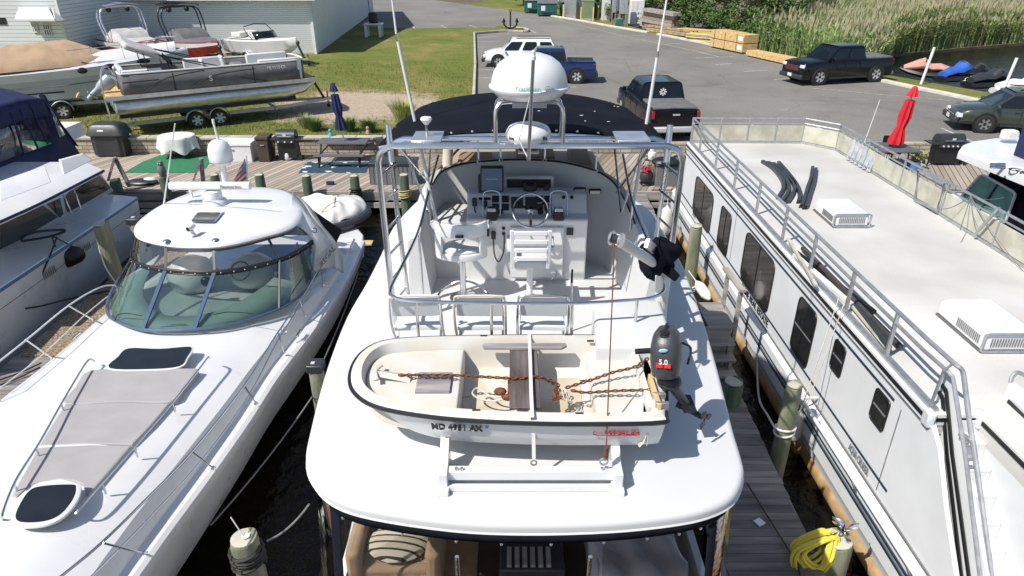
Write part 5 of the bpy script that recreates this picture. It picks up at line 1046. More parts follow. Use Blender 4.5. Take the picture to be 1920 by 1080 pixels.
MB().tube(smooth([lb_+Vector((-.09, .06, .02)), lb_+Vector((0, 0, 0)), lb_+Vector((.09, -.08, -.02))], 3), .035, 12, r2=.02).build('gearcase', 'black', om); MB().extr([lb_+legd*.02, lb_+legd*.10+Vector((.0, .02, 0)), lb_+legd*.02+Vector((-.06, .06, 0))], (.008, .008, 0)).build('skeg', 'black', om)
pc = lb_+Vector((.10, -.09, -.02))
for k in range(3):
    a = 2*PI*k/3; d1 = Vector((.6*math.cos(a), .6*math.cos(a)*.9, math.sin(a))).normalized(); d2 = d1.cross(Vector((.7, -.65, 0))).normalized(); MB().extr([pc, pc+d1*.05+d2*.04, pc+d1*.095, pc+d1*.05-d2*.035], Vector((.008, -.008, 0))).build('propeller_blade', 'black', om)
for s in (-1, 1): MB().box(Vector((1.14, 4.30+s*.06, zg-.02)), (.10, .03, .14)).build('transom_clamp', 'alu', om, bevel=.006)
MB().tube([mc+upv*.22+fw*.05+(-sd if sd.x > 0 else sd)*.10, mc+upv*.22+fw*.10+(-sd if sd.x > 0 else sd)*.22], .022, 9).build('tiller_grip', 'black', om)
MB().tube(smooth([mc+upv*.26+Vector((.13, .02, 0)), mc+upv*.2+Vector((.2, .05, 0)), mc+upv*.08+Vector((.17, .03, 0))], 4), .01, 6).build('pull_cord', 'black', om)
# lashings lying on the dinghy
p = [at(992, 626, zg+.02), at(993, 640, zg+.025), at(996, 740, zg+.03), at(998, 782, zg+.03), at(1000, 800, zg-.10), at(1001, 862, D+.18)]
f = MB()
for a, b_ in zip(p, p[1:]): f.beam(a, b_, .028, .005, up=(0, -.5, 1))
st = tag(f.build('tie_down_strap', 'whiterope'), 'flat white webbing strap over the dinghy down to the cradle', 'strap')
hk = MB().torus(p[-1]+Vector((0, 0, -.03)), .022, .006, (0, 1, 0), 14).build('buckle', 'steel', st)
def chain(name, lab, pts, r=.012, lk=.046, m_='rust'):
    f = MB(); P = smooth(pts, 8); L_ = [0]
    for a, b_ in zip(P, P[1:]): L_.append(L_[-1]+(b_-a).length)
    n = int(L_[-1]/(lk*.72)); 
    for k in range(n):
        s = L_[-1]*(k+.5)/n; i = max(j for j in range(len(L_)) if L_[j] <= s); i = min(i, len(P)-2); t_ = (s-L_[i])/max(1e-6, L_[i+1]-L_[i]); c = P[i].lerp(P[i+1], t_); d = (P[i+1]-P[i]).normalized(); n1 = d.cross(Vector((0, 0, 1))).normalized(); n2 = n1.cross(d)
        e = n1 if k % 2 == 0 else n2*.6+n1*.4
        f.tube([c+d*math.cos(a)*lk*.5+e*math.sin(a)*lk*.30 for a in [2*PI*j/8 for j in range(8)]], r*.55, 5, closed=True)
    return tag(f.build(name, m_, ang=60), lab, 'chain')
zz = zg-.01
chain('anchor_chain', 'rusty chain running from the dinghy bow to the middle thwart', [at(748, 703, zz-.02), at(800, 703, zz), at(860, 704, zz), at(955, 709, zz+.02), at(1010, 707, zz+.02), at(1038, 720, zz-.06)])
chain('anchor_chain', 'rusty chain from the rope bundle up to the outboard clamp', [at(1062, 727, zz-.05), at(1110, 712, zz-.03), at(1150, 698, zz), at(1190, 688, zz+.02), at(1215, 672, zz+.05)])
chain('anchor_chain', 'rusty chain from the rope bundle straight to the wooden motor board', [at(1072, 732, zz-.05), at(1100, 736, zz-.04), at(1150, 733, zz-.02), at(1222, 731, zz)])
chain('anchor_chain', 'short rusty chain coil piled against the middle thwart', [at(1030, 712, zz-.05), at(1046, 722, zz-.08), at(1040, 735, zz-.07), at(1050, 745, zz-.08), at(1036, 748, zz-.08), at(1048, 730, zz-.05)])
an = tag(MB().ball(at(938, 734, zz-.08), (.055, .045, .03), 8, 6).ball(at(952, 745, zz-.08), (.05, .03, .03), 8, 6).build('rusty_anchor', 'rust'), 'rusty folding anchor left of the dinghy thwart', 'anchor'); MB().tube([at(955, 712, zz-.04), at(954, 746, zz-.07)], .012, 7).build('shank', 'rust', an)
tag(MB().tube(smooth([at(944, 748, zz-.12), at(925, 752, zz-.13), at(900, 748, zz-.13), at(886, 738, zz-.13), at(893, 728, zz-.13), at(905, 733, zz-.13), at(918, 742, zz-.12), at(940, 744, zz-.1)], 5), .008, 6).build('anchor_rope', 'rope'), 'short frayed rope beside the rusty anchor in the dinghy', 'rope')
f = MB(); rn = random.Random(6)
for k in range(16): a = at(1058+rn.uniform(-6, 6), 727, zz-.06); b_ = at(1060+rn.uniform(-18, 14), 748+rn.uniform(-6, 8), zz-.13); f.tube(smooth([a, a.lerp(b_, .5)+Vector((rn.uniform(-.02, .02), 0, .03)), b_], 3), .004, 4)
tag(f.build('rope_tassel', 'rope'), 'frayed tan rope bundle hanging right of the dinghy thwart', 'rope')
# ---- folding chairs
def folding(lab, u, frame='steel', pad='offwhite', rz=0):
    p = at(u, 562, 5.12); t = thing('folding_chair', lab, 'folding chair', (0, 0, 0), 'white folding chairs behind the aft rail')
    w = .23
    MB().extr(rrect(Vector((-w, 0, .58)), Vector((w, 0, .58)), Vector((w-.02, -.05, .80)), Vector((-w+.02, -.05, .80)), r=.12), (0, .03, .004)).build('backrest', pad, t, bevel=.008)
    MB().slab([(-w+.01, .05), (w-.01, .05), (w-.03, .42), (-w+.03, .42)], .40, .45, .015, 3).build('seat', pad, t)
    MB().tube(smooth([(-w-.01, .40, .0), (-w-.01, .0, .5), (-w+.0, -.055, .78), (-w+.06, -.07, .83), (w-.06, -.07, .83), (w, -.055, .78), (w+.01, .0, .5), (w+.01, .40, .0)], 3), .013, 7).build('back_frame', frame, t)
    for s in (-1, 1): MB().tube([(s*(w-.02), -.12, 0), (s*(w-.02), .36, .42)], .012, 7).build('leg', frame, t)
    MB().tube([(-w, -.08, .06), (w, -.08, .06)], .01, 6).build('stretcher', frame, t)
    place(t, (p.x, p.y+.12, D), rz); return t
folding('left folding chair with a white padded back behind the rail', 774, 'offwhite', 'gelcoat', .05); folding('middle of the three folding chairs, with tan frame', 898, 'rope', 'gelcoat'); folding('right folding chair, its grey back carrying a small blue sticker', 1020, 'steel', 'gelcoat', -.03)
p = at(1020, 590, 5.0)
# ================================================================ white express cruiser on the left
RG = thing('express_cruiser', 'white express cruiser with grey sun pad, green tinted windscreen and roof radar bar', 'motor boat', (-5.6, 10, 0))
# stations traced from stern to bow: right edge, left edge, crown point
sta = [((684, 452), (385, 452), 1.05, 1.0), ((655, 520), (285, 520), 1.25, 1.25), ((600, 605), (178, 605), 1.45, 1.73), ((528, 700), (68, 700), 1.6, 1.88), ((470, 790), (-40, 790), 1.7, 2.02), ((400, 890), (-150, 890), 1.8, 2.14), ((330, 985), (-245, 985), 1.88, 2.22), ((262, 1080), (-330, 1080), 1.95, 2.26), ((175, 1200), (-380, 1200), 2.0, 2.28), ((40, 1360), (-390, 1360), 2.03, 2.2), ((-180, 1520), (-300, 1520), 2.05, 2.1)]
rs = []
for (ru, rv), (lu, lv), z, zc in sta:
    R_ = at(ru, rv, z); L_ = at(lu, lv, z); rs.append((R_, L_, z, zc))
def rsec(R_, L_, z, zc):
    c = (R_+L_)/2; w = (R_-L_)/2
    def q(k, dz): return Vector((c.x+w.x*k, c.y+w.y*k, z+dz))
    h = zc-z
    pts = [q(.84, -1.0), q(.935, -.55), q(.985, -.18), q(1.0, -.07), q(.995, .0), q(.965, .03), q(.92, .025), q(.885, .04), q(.868, .10+h*.2), q(.83, h*.6+.11), q(.62, h*.93+.16), q(.3, h+.21), q(0, h+.22)]
    return pts+[Vector((2*c.x-p.x, 2*c.y-p.y, p.z)) for p in reversed(pts[:-1])]
def dens(lst, n=4):
    out = []
    R_ = smooth([a[0] for a in lst], n); L_ = smooth([a[1] for a in lst], n); Z = smooth([Vector((a[2], a[3], 0)) for a in lst], n)
    return [(r_, l_, z_.x, z_.y) for r_, l_, z_ in zip(R_, L_, Z)]
ds = dens(rs)
MB().loft([rsec(*a) for a in ds], caps=True).build('hull_and_deck', 'gelcoat', RG, ang=28)
def deck(u, v, z): return at(u, v, z)
sd_ = [at(*q) for q in ((684, 456, .97), (655, 524, 1.17), (600, 609, 1.37), (528, 704, 1.52), (470, 794, 1.62), (400, 894, 1.72), (330, 989, 1.8), (262, 1084, 1.87), (175, 1204, 1.92))]
MB().tube(smooth(sd_, 4), .022, 7).build('rub_rail', 'brightalu', RG)

# sun pad in three cushions, resting on the crown
def patch(name, edge, z0, th, m_, bevel=.02, **k):
    P = [at(u, v, z0) for u, v in edge]; return MB().extr([p-Vector((0, 0, .1)) for p in P], (0, 0, th+.1)).build(name, m_, RG, bevel=bevel, **k)
zp = 2.38
def padz(v): return 2.17+.22*((v-690)/240)
def pad(edge):
    P = [at(u, v, padz(v)+.07) for u, v in edge]; return MB().loft([[p-Vector((0, 0, .16)) for p in P], [p-Vector((0, 0, .015)) for p in P], [p+(sum(P, Vector())/len(P)-p)*.02 for p in P]]).build('sun_pad_cushion', 'padgrey', RG, bevel=.012)
pad(smooth([(168, 694), (270, 692), (362, 690), (368, 697), (345, 725), (319, 753), (225, 752), (121, 757), (140, 725)], 3, True))
pad([(120, 759), (225, 754.5), (318, 755.5), (285, 795), (248, 833), (170, 831), (72, 836), (95, 798)])
pad([(71, 838), (170, 833.5), (247, 835), (215, 872), (166, 927), (160, 922), (155, 907), (140, 901), (112, 897), (72, 903), (52, 913), (30, 932), (22, 930), (24, 922), (45, 885)])
def tint(name, edge, zf, m_='winglass', rim='gelcoat', lift=.03, rr=.03):
    P = smooth([at(u, v, zf) for u, v in edge], 4, True)
    fr = MB().tube(P, rr, 7, closed=True, sq=.6).build(name+'_frame', rim, RG); MB().extr(P, (0, 0, lift)).build(name+'_glass', m_, fr, ang=80); return fr
tint('foredeck_hatch', [(206, 692), (222, 672), (242, 656), (300, 657), (350, 653), (359, 656), (350, 672), (335, 689), (275, 694)], 2.24, rr=.03)
tint('bow_hatch', [(31, 975), (36, 955), (55, 925), (80, 915), (135, 912), (144, 918), (138, 940), (115, 968), (85, 981), (45, 983)], 2.56, rr=.05)
# hand rails of the pad
def hr(name, pts, r=.014, m_='steel'):
    return MB().tube(smooth([at(*q) for q in pts], 5), r, 8).build(name, m_, RG)
hr('pad_rail', [(177, 677, 2.25), (168, 674, 2.34), (155, 690, 2.36), (118, 752, 2.42), (74, 830, 2.5), (30, 900, 2.56), (5, 962, 2.56), (6, 975, 2.45)]); hr('pad_rail', [(393, 672, 2.25), (390, 670, 2.34), (375, 690, 2.36), (322, 757, 2.42), (252, 838, 2.5), (190, 908, 2.55), (146, 958, 2.56), (143, 968, 2.45)])
for u, v, z in ((115, 758, 2.42), (68, 842, 2.5), (27, 908, 2.55), (324, 755, 2.42), (252, 838, 2.5), (192, 906, 2.55)):
    p = at(u, v, z); MB().cyl(p, p-Vector((0, 0, .16)), .012, n=7).build('rail_stanchion', 'steel', RG)
# bow rails both sides
R1 = [(528, 622, 2.05), (543, 575, 2.0), (560, 552, 1.95)]
hr('side_rail', [(628, 492, 1.75), (617, 490, 1.95), (600, 500, 2.05), (575, 545, 2.15), (520, 625, 2.35), (457, 725, 2.5), (360, 847, 2.65), (275, 935, 2.72), (190, 1018, 2.75), (115, 1080, 2.78), (0, 1170, 2.8)])
hr('side_rail_lower', [(605, 502, 1.8), (575, 552, 1.85), (520, 640, 2.0), (470, 735, 2.15), (395, 842, 2.25), (300, 950, 2.35), (172, 1080, 2.4), (70, 1170, 2.4)], .010)
for tu, tv, tz, fu, fv, fz in ((601, 500, 2.05, 606, 535, 1.5), (562, 562, 2.18, 572, 593, 1.58), (522, 625, 2.35, 532, 662, 1.65), (457, 722, 2.5, 480, 757, 1.75), (360, 847, 2.65, 400, 878, 1.85), (193, 1018, 2.75, 270, 1038, 1.95)):
    a = at(tu, tv, tz); b_ = at(fu, fv, fz); MB().cyl(a, b_, .011, n=7).build('stanchion', 'steel', RG); MB().lathe([(.005, 0), (.035, 0), (.02, .03), (.005, .03)], b_, 10).build('stanchion_foot', 'steel', RG)
hr('side_rail', [(240, 540, 1.9), (215, 535, 2.1), (185, 540, 2.25), (130, 572, 2.4), (50, 637, 2.5), (-30, 700, 2.6)], .014, 'whitepaint'); hr('side_rail_lower', [(222, 540, 1.8), (160, 590, 1.95), (80, 665, 2.05), (0, 728, 2.15)], .009, 'whitepaint')
for tu, tv, tz, fu, fv, fz in ((128, 573, 2.4, 175, 600, 1.62), (48, 637, 2.5, 98, 672, 1.75), (-30, 700, 2.6, 8, 765, 1.9)):
    a = at(tu, tv, tz); b_ = at(fu, fv, fz); MB().cyl(a, b_, .014, n=7).build('stanchion', 'whitepaint', RG); MB().lathe([(.005, 0), (.04, 0), (.02, .03), (.005, .03)], b_, 10).build('stanchion_foot', 'steel', RG)
for u, v, z in ((560, 624, 1.6), (142, 630, 1.72)):
    p = at(u, v, z+.06); c_ = MB().beam(p-Vector((0, .12, 0)), p+Vector((0, .12, 0)), .03, .02).build('deck_cleat', 'steel', RG); 
    MB().cyl(p-Vector((0, .04, .06)), p+Vector((0, -.04, 0)), .012).build('cleat_post', 'steel', c_)
p = at(532, 620, 1.85); MB().torus(p, .07, .008, (1, -.2, .3), 18).build('oval_badge', 'steel', RG)
p = at(347, 955, 1.75); MB().ball(p, .03, 10, 6).build('nav_light', 'redlight', RG)
# ---- windscreen: base curve, belt curve, roof curve
base = smooth([at(*q) for q in ((590, 500, 1.82), (580, 535, 1.88), (545, 568, 1.95), (500, 588, 2.05), (440, 607, 2.13), (380, 616, 2.18), (320, 620, 2.18), (268, 618, 2.16), (225, 605, 2.1), (202, 588, 2.0), (205, 555, 1.95), (225, 520, 1.9))], 4)
belt_ = smooth([at(*q) for q in ((589, 452, 2.62), (560, 472, 2.62), (525, 488, 2.62), (480, 500, 2.64), (440, 508, 2.66), (390, 512, 2.68), (345, 511, 2.68), (300, 506, 2.67), (265, 498, 2.65), (248, 490, 2.62), (247, 478, 2.6), (252, 470, 2.6))], 4)
roofc = smooth([at(*q) for q in ((556, 424, 3.02), (530, 434, 3.03), (500, 442, 3.04), (470, 450, 3.05), (435, 458, 3.06), (400, 463, 3.06), (360, 464, 3.06), (320, 462, 3.06), (285, 456, 3.05), (260, 448, 3.04), (254, 440, 3.03), (256, 432, 3.02))], 4)
f = MB(); f.loft([[a, b_] for a, b_ in zip(base, belt_)], caps=False, ring_closed=False); f.build('windscreen', 'screen', RG, ang=80)
f = MB(); f.loft([[a, b_] for a, b_ in zip(belt_, roofc)], caps=False, ring_closed=False); f.build('clear_curtain', 'vinyl', RG, ang=80)
MB().tube(base, .028, 7).build('screen_frame', 'bluegrey', RG)
f = MB(); f.loft([[a+Vector((0, -.014, -.045)), a+Vector((0, -.014, .06))] for a in belt_], caps=False, ring_closed=False); f.build('curtain_band', 'black', RG, solid=.02, ang=80)
f = MB(); f.loft([[a+Vector((0, -.008, -.09)), a+Vector((0, -.008, .0))] for a in roofc], caps=False, ring_closed=False); f.build('curtain_header', 'black', RG, solid=.012, ang=80)
f = MB()
for a in belt_[::2]: f.ball(a+Vector((0, -.03, .005)), .011, 6, 4)
f.build('band_snap', 'whitepaint', RG)
def nearest(cur, u, v, z):
    q = at(u, v, z); return min(cur, key=lambda p: (p-q).length)
for ub, vb, ut, vt in ((268, 618, 305, 508), (372, 616, 400, 512), (545, 568, 536, 485)):
    MB().beam(nearest(base, ub, vb, 2.16)+Vector((0, -.02, 0)), nearest(belt_, ut, vt, 2.68)+Vector((0, -.02, 0)), .07 if ub < 500 else .03, .03, up=(0, -1, .5)).build('screen_mullion', 'bluegrey' if ub < 500 else 'black', RG)
for ub, ut in ((313, 314), (403, 402), (528, 530)):
    a = min(belt_, key=lambda p: abs(960+FPX*p.x/(p.y*cP+(CH-p.z)*sP)-ub)); b_ = min(roofc, key=lambda p: abs(960+FPX*p.x/(p.y*cP+(CH-p.z)*sP)-(ut if ut < 500 else 500))); MB().beam(a, b_, .05, .012, up=(0, -1, 0)).build('curtain_seam', 'black', RG)
for pts in ([(215, 602, 2.12), (222, 590, 2.2), (240, 588, 2.3), (265, 592, 2.33)], [(400, 590, 2.35), (430, 585, 2.35), (475, 588, 2.3)]): hr('wiper', pts, .008, 'black')
p = at(312, 578, 2.42); hr('hatch_bar', [(296, 610, 2.22), (350, 608, 2.22)], .01)
# interior dash and seats under glass
cb_ = sum(base, Vector())/len(base)
MB().loft([[Vector((p.x+(cb_.x-p.x)*.04, p.y+(cb_.y-p.y)*.04+.02, p.z-.02)) for p in base], [Vector((p.x+(cb_.x-p.x)*.30, p.y+.42, 2.22)) for p in base]], ring_closed=False, caps=False).build('dashboard', mat('dashgreen', (.46, .50, .48), .6).name, RG, solid=.02)
f = MB(); f.ball((cb_.x+.5, cb_.y+1.4, 2.15), (.45, .5, .35)); f.build('helm_seat', 'gelcoat', RG); f = MB(); f.ball((cb_.x-.6, cb_.y+1.2, 2.15), (.5, .45, .4)); f.build('companion_seat', 'gelcoat', RG); MB().bb(cb_.x-1.3, cb_.x+1.4, cb_.y+.7, cb_.y+4.3, 1.2, 1.5).build('cockpit_floor', 'bluegrey', RG)
MB().ball((cb_.x+.05, cb_.y+.35, 2.42), (.10, .08, .1)).build('compass', 'black', RG); MB().torus((cb_.x+.55, cb_.y+.75, 2.45), .18, .015, (0, -.8, .6), 24).build('steering_wheel', 'black', RG)
# ---- hard top
ro = [(556, 422), (530, 434), (500, 442), (470, 450), (435, 458), (400, 463), (360, 464), (320, 462), (285, 456), (260, 448), (251, 437), (253, 425), (270, 408), (300, 388), (340, 370), (385, 356), (430, 352), (480, 353), (520, 356), (550, 366), (565, 385), (568, 405)]
zR = 3.12; RO = smooth([at(u, v, zR-.03) for u, v in ro], 3, True)
rc_ = sum(RO, Vector())/len(RO)
def shr(k, z): return [Vector((rc_.x+(p.x-rc_.x)*k, rc_.y+(p.y-rc_.y)*k, z)) for p in RO]
MB().loft([shr(.97, zR-.09), shr(1.0, zR-.04), shr(.985, zR+.01), shr(.93, zR+.045), shr(.8, zR+.075), shr(.5, zR+.10), shr(.02, zR+.105)]).build('hard_top', 'gelcoat', RG, ang=60)
# side arches running down to the stern, right one visible
def arch(pts, w, name='arch_wing', m_='gelcoat'):
    P = smooth([at(*q) for q in pts], 5); f = MB(); f.loft([[p+Vector((-.05, 0, 0)), p+Vector((.04, 0, 0)), p+Vector((.05, -.02, -w*.5)), p+Vector((.10, -.03, -w)), p+Vector((-.02, 0, -w))] for p in P]); return f.build(name, m_, RG, ang=50)
wi = smooth([at(*q) for q in ((530, 428, 3.06), (553, 421, 3.02), (575, 435, 2.85), (590, 456, 2.6), (590, 480, 2.3), (586, 508, 1.93))], 4)
wo = smooth([at(*q) for q in ((548, 362, 3.16), (566, 380, 3.1), (583, 408, 2.92), (609, 440, 2.55), (623, 470, 2.1), (626, 502, 1.72))], 4)
wm = [(a+b_)/2+Vector((.05, -.03, .05)) for a, b_ in zip(wi, wo)]
f = MB(); f.loft([[a, m_, b_] for a, m_, b_ in zip(wi, wm, wo)], caps=False, ring_closed=False); f.build('arch_wing', 'gelcoat', RG, solid=.06, ang=60)
f = MB(); f.loft([[b_, b_+Vector((.12, .25, -.25))] for b_ in wo], caps=False, ring_closed=False); f.build('arch_return', 'gelcoat', RG, solid=.03, ang=60)
text('side_lettering', 'REGAL', .15, at(610, 480, 2.2)+Vector((.07, -.07, .03)), (.35, .85, .35), (-.3, 0, 1), 'greytext', RG, .01, w=.55)
MB().beam(at(572, 407, 2.98), at(580, 420, 2.9), .12, .14).build('vent', 'alu', RG); MB().torus(at(590, 432, 2.85), .05, .012, (1, -.6, .3), 14).build('logo_ring', 'bluegrey', RG)
f = MB(); f.loft([[at(563, 376, 3.02), at(636, 435, 1.75)], [at(566, 400, 2.9), at(624, 470, 1.65)]], caps=False, ring_closed=False)
f = MB(); f.face(at(566, 380, 3.0), at(641, 432, 1.5), at(622, 473, 1.6), at(600, 440, 2.4)); f.build('aft_curtain', 'navy', RG, solid=.02)
# swim platform and stern quarter
MB().slab([at(u, v, .75)[:2] for u, v in ((600, 440), (650, 425), (672, 428), (682, 440), (680, 462), (650, 500), (600, 520))], .45, .75, .06).build('swim_platform', 'gelcoat', RG)
MB().bb(*(lambda p: (p.x-.05, p.x+.35, p.y-.2, p.y+.1, .76, .79))(at(675, 455, .76))).build('teak_step', 'newlumber', RG)
MB().beam(at(640, 468, 1.25), at(668, 470, 1.05), .3, .12).build('coaming_step', 'gelcoat', RG, bevel=.04)
# roof hardware
ht_ = MB().extr(rrect(at(355, 416, zR+.12), at(403, 417, zR+.12), at(420, 397, zR+.12), at(368, 397, zR+.12), r=.12), (0, 0, .03)).build('roof_hatch', 'gelcoat', RG); MB().extr(rrect(at(358, 415, zR+.15), at(400, 416, zR+.15), at(414, 399, zR+.15), at(371, 399, zR+.15), r=.12), (0, 0, .012)).build('hatch_glass', 'winglass', ht_)
p = at(362, 441, zR+.10); sl = MB().lathe([(.01, 0), (.06, 0), (.05, .03), (.03, .05), (.03, .10)], p, 14).build('search_light', 'gelcoat', RG); MB().tube([p+Vector((-.04, -.06, .14)), p+Vector((.0, .09, .16))], .05, 12).build('lamp_head', 'gelcoat', sl); MB().lathe([(.005, 0), (.042, 0), (.005, .01)], p+Vector((-.042, -.066, .14)), 12, (-.4, -1, 0)).build('lens', 'black', sl)
for u, v in ((312, 452), (404, 450)): p = at(u, v, zR+.05); MB().lathe([(.005, 0), (.07, 0), (.05, .02), (.005, .02)], p, 14).build('roof_light', 'bluegrey', RG)
p = at(361, 370, zR+.08); MB().lathe([(.01, 0), (.03, 0), (.02, .1), (.05, .12), (.045, .18), (.01, .2)], p, 14).build('small_antenna', 'gelcoat', RG)
pd = at(404, 384, zR+.08); rp_ = MB().lathe([(.01, 0), (.26, 0), (.24, .1), (.17, .14), (.17, .24), (.16, .3), (.01, .32)], pd, 28).build('radar_pedestal', 'gelcoat', RG, ang=50)
ra = pd+Vector((0, 0, .36)); MB().loft([[ra+Vector((x, y*.085, z)) for y, z in ((-1, 0), (-.9, .09), (-.3, .13), (.5, .13), (1, .07), (1, 0), (0, -.04))] for x in (-.86, .80)]).build('radar_array', 'gelcoat', rp_, bevel=.02)
text('radar_lettering', 'Raymarine', .10, ra+Vector((.42, -.10, .06)), (1, 0, 0), (0, .2, 1), 'greytext', rp_, .004, w=.42)
pm_ = at(425, 352, zR+.05); dm = MB().lathe([(.07, 0), (.065, .5), (.08, .52), (.2, .55), (.245, .62), (.25, .72), (.245, .88), (.20, 1.0), (.12, 1.07), (.01, 1.09)], pm_, 32).build('satellite_dome', 'gelcoat', RG, ang=50); MB().lathe([(.252, 0), (.252, .012), (.24, .014)], pm_+Vector((0, 0, .62)), 32).build('dome_seam', 'alu', dm)
MB().cyl(pm_+Vector((0, .05, 1.05)), pm_+Vector((-.02, .02, 1.42)), .03, .022, 10).build('nav_mast', 'gelcoat', dm); MB().cyl(pm_+Vector((-.02, .02, 1.42)), pm_+Vector((-.02, .02, 1.52)), .028, n=10).build('mast_light', 'cream', dm)
a = at(305, 398, 2.9); b_ = at(328, 232, 5.2); MB().cyl(a, b_, .018, .010, 8).build('whip_antenna', 'whitepaint', RG)
# tender wrapped in a white cover on the swim platform
T_ = thing('covered_tender', 'inflatable tender under a crumpled white cover tied with tan line behind the express cruiser', 'tender', at(630, 400, .8))
def tend(i, j):
    a = 2*PI*i; r = j
    o_ = smooth([at(u, v, 1.0) for u, v in ((565, 376), (585, 410), (615, 420), (640, 415), (670, 405), (687, 393), (684, 380), (668, 377), (640, 379), (610, 380), (585, 374))], 8, True); k = i*len(o_); p = o_[int(k) % len(o_)]; c = sum(o_, Vector())/len(o_)
    return c+(p-c)*math.sin(r*PI/2)+Vector((0, 0, .34*math.cos(r*PI/2)+.025*math.sin(a*6+r*9)+.02*math.sin(a*11)))
MB().grid(tend, 60, 12).build('cover', 'whiterope', T_, ang=60)
o_ = smooth([at(u, v+6, .9) for u, v in ((570, 380), (587, 412), (615, 424), (640, 419), (670, 409), (687, 395), (684, 382))], 6); MB().tube(o_, .14, 10).build('tube', 'darkplastic', T_)
rope('cover_line', [at(660, 352, .9), at(648, 372, 1.2), at(625, 380, 1.38), at(608, 392, 1.3), at(596, 408, 1.02)], .014, 'tanrope', T_)
# flag at the stern
fg = thing('flag', 'american flag on a white staff behind the radar of the express cruiser', 'flag', at(463, 350, 2.6))
s0 = at(464, 352, 2.7); s1 = at(462, 290, 3.9); MB().cyl(s0, s1, .018, n=8).build('staff', 'whitepaint', fg); dd = (s1-s0)
def fl(a, b_): return s0+dd*(.12+.8*b_)+Vector((-.02-a*(.55-.35*b_), .05*math.sin(a*9+b_*4), -.35*a*(1-b_*.2)-.0))
for k in range(9): MB().grid(lambda a, b_: fl(a if k < 5 else a, (k+b_)/9), 10, 2).build('stripe', 'redtext' if k % 2 == 0 else 'whitepaint', fg, ang=80)
MB().grid(lambda a, b_: fl(a*.45, .55+.45*b_)+Vector((0, -.015, 0)), 6, 4).build('canton', 'bluetext', fg, ang=80)
# ================================================================ left cruiser with blue canvas
LC = thing('flybridge_cruiser', 'white flybridge cruiser with dark blue canvas enclosure at the left edge', 'motor boat', (-11.5, 14, 0))
# hull side plane near x=-11.1 .. stern right edge
xs = -11.0
def S(u, v, X=None): return atX(u, v, X if X is not None else xs)
hl = [((258, 372), 1.42, .0), ((180, 425), 1.55, .02), ((90, 485), 1.7, .05), ((0, 545), 1.85, .08), ((-120, 625), 1.95, .1)]
secs = []
for i, ((u, v), z, fl_) in enumerate(hl):
    p = at(u, v, z); secs.append(p)
hp = smooth(secs, 4); W_ = 4.0
MB().loft([[Vector((p.x-.25, p.y, -.2)), Vector((p.x-.10, p.y, .55)), Vector((p.x-.03, p.y, p.z-.35)), Vector((p.x, p.y, p.z)), Vector((p.x-.03, p.y, p.z+.05)), Vector((p.x-.75, p.y, p.z+.12)), Vector((p.x-W_, p.y, p.z+.1)), Vector((p.x-W_, p.y, -.2))] for p in hp]).build('hull', 'gelcoat', LC, ang=30)
MB().tube([p+Vector((.01, 0, 0)) for p in hp], .03, 6).build('rub_rail', 'bluegrey', LC)
MB().tube([Vector((p.x-.035, p.y, p.z-.36)) for p in hp], .012, 5).build('hull_crease', 'greyplastic', LC)
for u, v in ((357/4+0, 0),): pass
for u, v in ((157, 465), (90, 511)):
    p = at(u, v, 1.3); vv = MB().box((S(u, v, hp[8].x).x+.03, S(u, v, hp[8].x+.0).y, S(u, v, hp[8].x).z), (.03, .42, .16)).build('hull_vent', 'alu', LC); f = MB()
    for k in range(6): f.box((S(u, v, hp[8].x).x+.05, S(u, v, hp[8].x).y-.17+k*.07, S(u, v, hp[8].x).z), (.01, .02, .12))
    f.build('louvres', 'greyplastic', vv)
# cabin side: dark glazed wall set in from the gunwale
xc = -11.75
def C(u, v, X=xc): return atX(u, v, X)
top_ = [C(200, 318), C(90, 386), C(0, 440), C(-100, 505)]; bot_ = [C(213, 352), C(100, 412), C(0, 472), C(-100, 540)]
f = MB(); f.face(C(212, 358), C(185, 322), C(75, 377), C(-120, 470), C(-160, 600), C(0, 478)); f.build('cabin_side', 'gelcoat', LC, solid=.04)
def win(pts, X=xc+.035, nm='side_window', m_='winglass'):
    P = [C(u, v, X) for u, v in pts]; return MB().extr(P, (.012, 0, 0)).build(nm, m_, LC)
win([(208, 352), (183, 326), (133, 355), (120, 372), (127, 398), (165, 378)]); win([(118, 401), (112, 372), (88, 382), (112, 408)]); win([(108, 407), (72, 378), (0, 418), (0, 470), (14, 464), (60, 436)])
for a, b_ in (((118, 366), (135, 402)), ((137, 356), (152, 392))): MB().tube(smooth([C(a[0], a[1], xc+.08), C(a[0]+5, a[1]+8, xc+.2), C(b_[0], b_[1], xc+.25)], 3), .02, 7).build('grab_rail', 'steel', LC)
# upper deck (flybridge overhang) with navy stripe
ux = -12.0; zu = 3.0
up_ = [at(192, 318, 2.9), at(75, 378, 2.95), at(0, 412, 2.97), at(-120, 470, 3.0)]
MB().loft([[Vector((p.x-3.4, p.y, 2.8)), Vector((p.x, p.y, p.z-.1)), Vector((p.x+.02, p.y, p.z)), Vector((p.x-.35, p.y, p.z+.17)), Vector((p.x-.75, p.y, p.z+.2)), Vector((p.x-3.4, p.y, p.z+.2))] for p in smooth(up_, 3)]).build('flybridge', 'gelcoat', LC, ang=30)
MB().tube([p+Vector((.03, 0, -.03)) for p in smooth(up_, 3)], .03, 6).build('navy_stripe', 'bluecanvas', LC)
for pts in (((97, 342), (85, 312), (0, 342), (0, 378)), ((175, 300), (157, 288), (113, 300), (120, 328))):
    P = [at(u, v, 3.62 if k in (1, 2) else 3.42) for k, (u, v) in enumerate(pts)]; MB().extr(P, (-.08, .05, .0)).build('side_coaming', 'gelcoat', LC, bevel=.02)
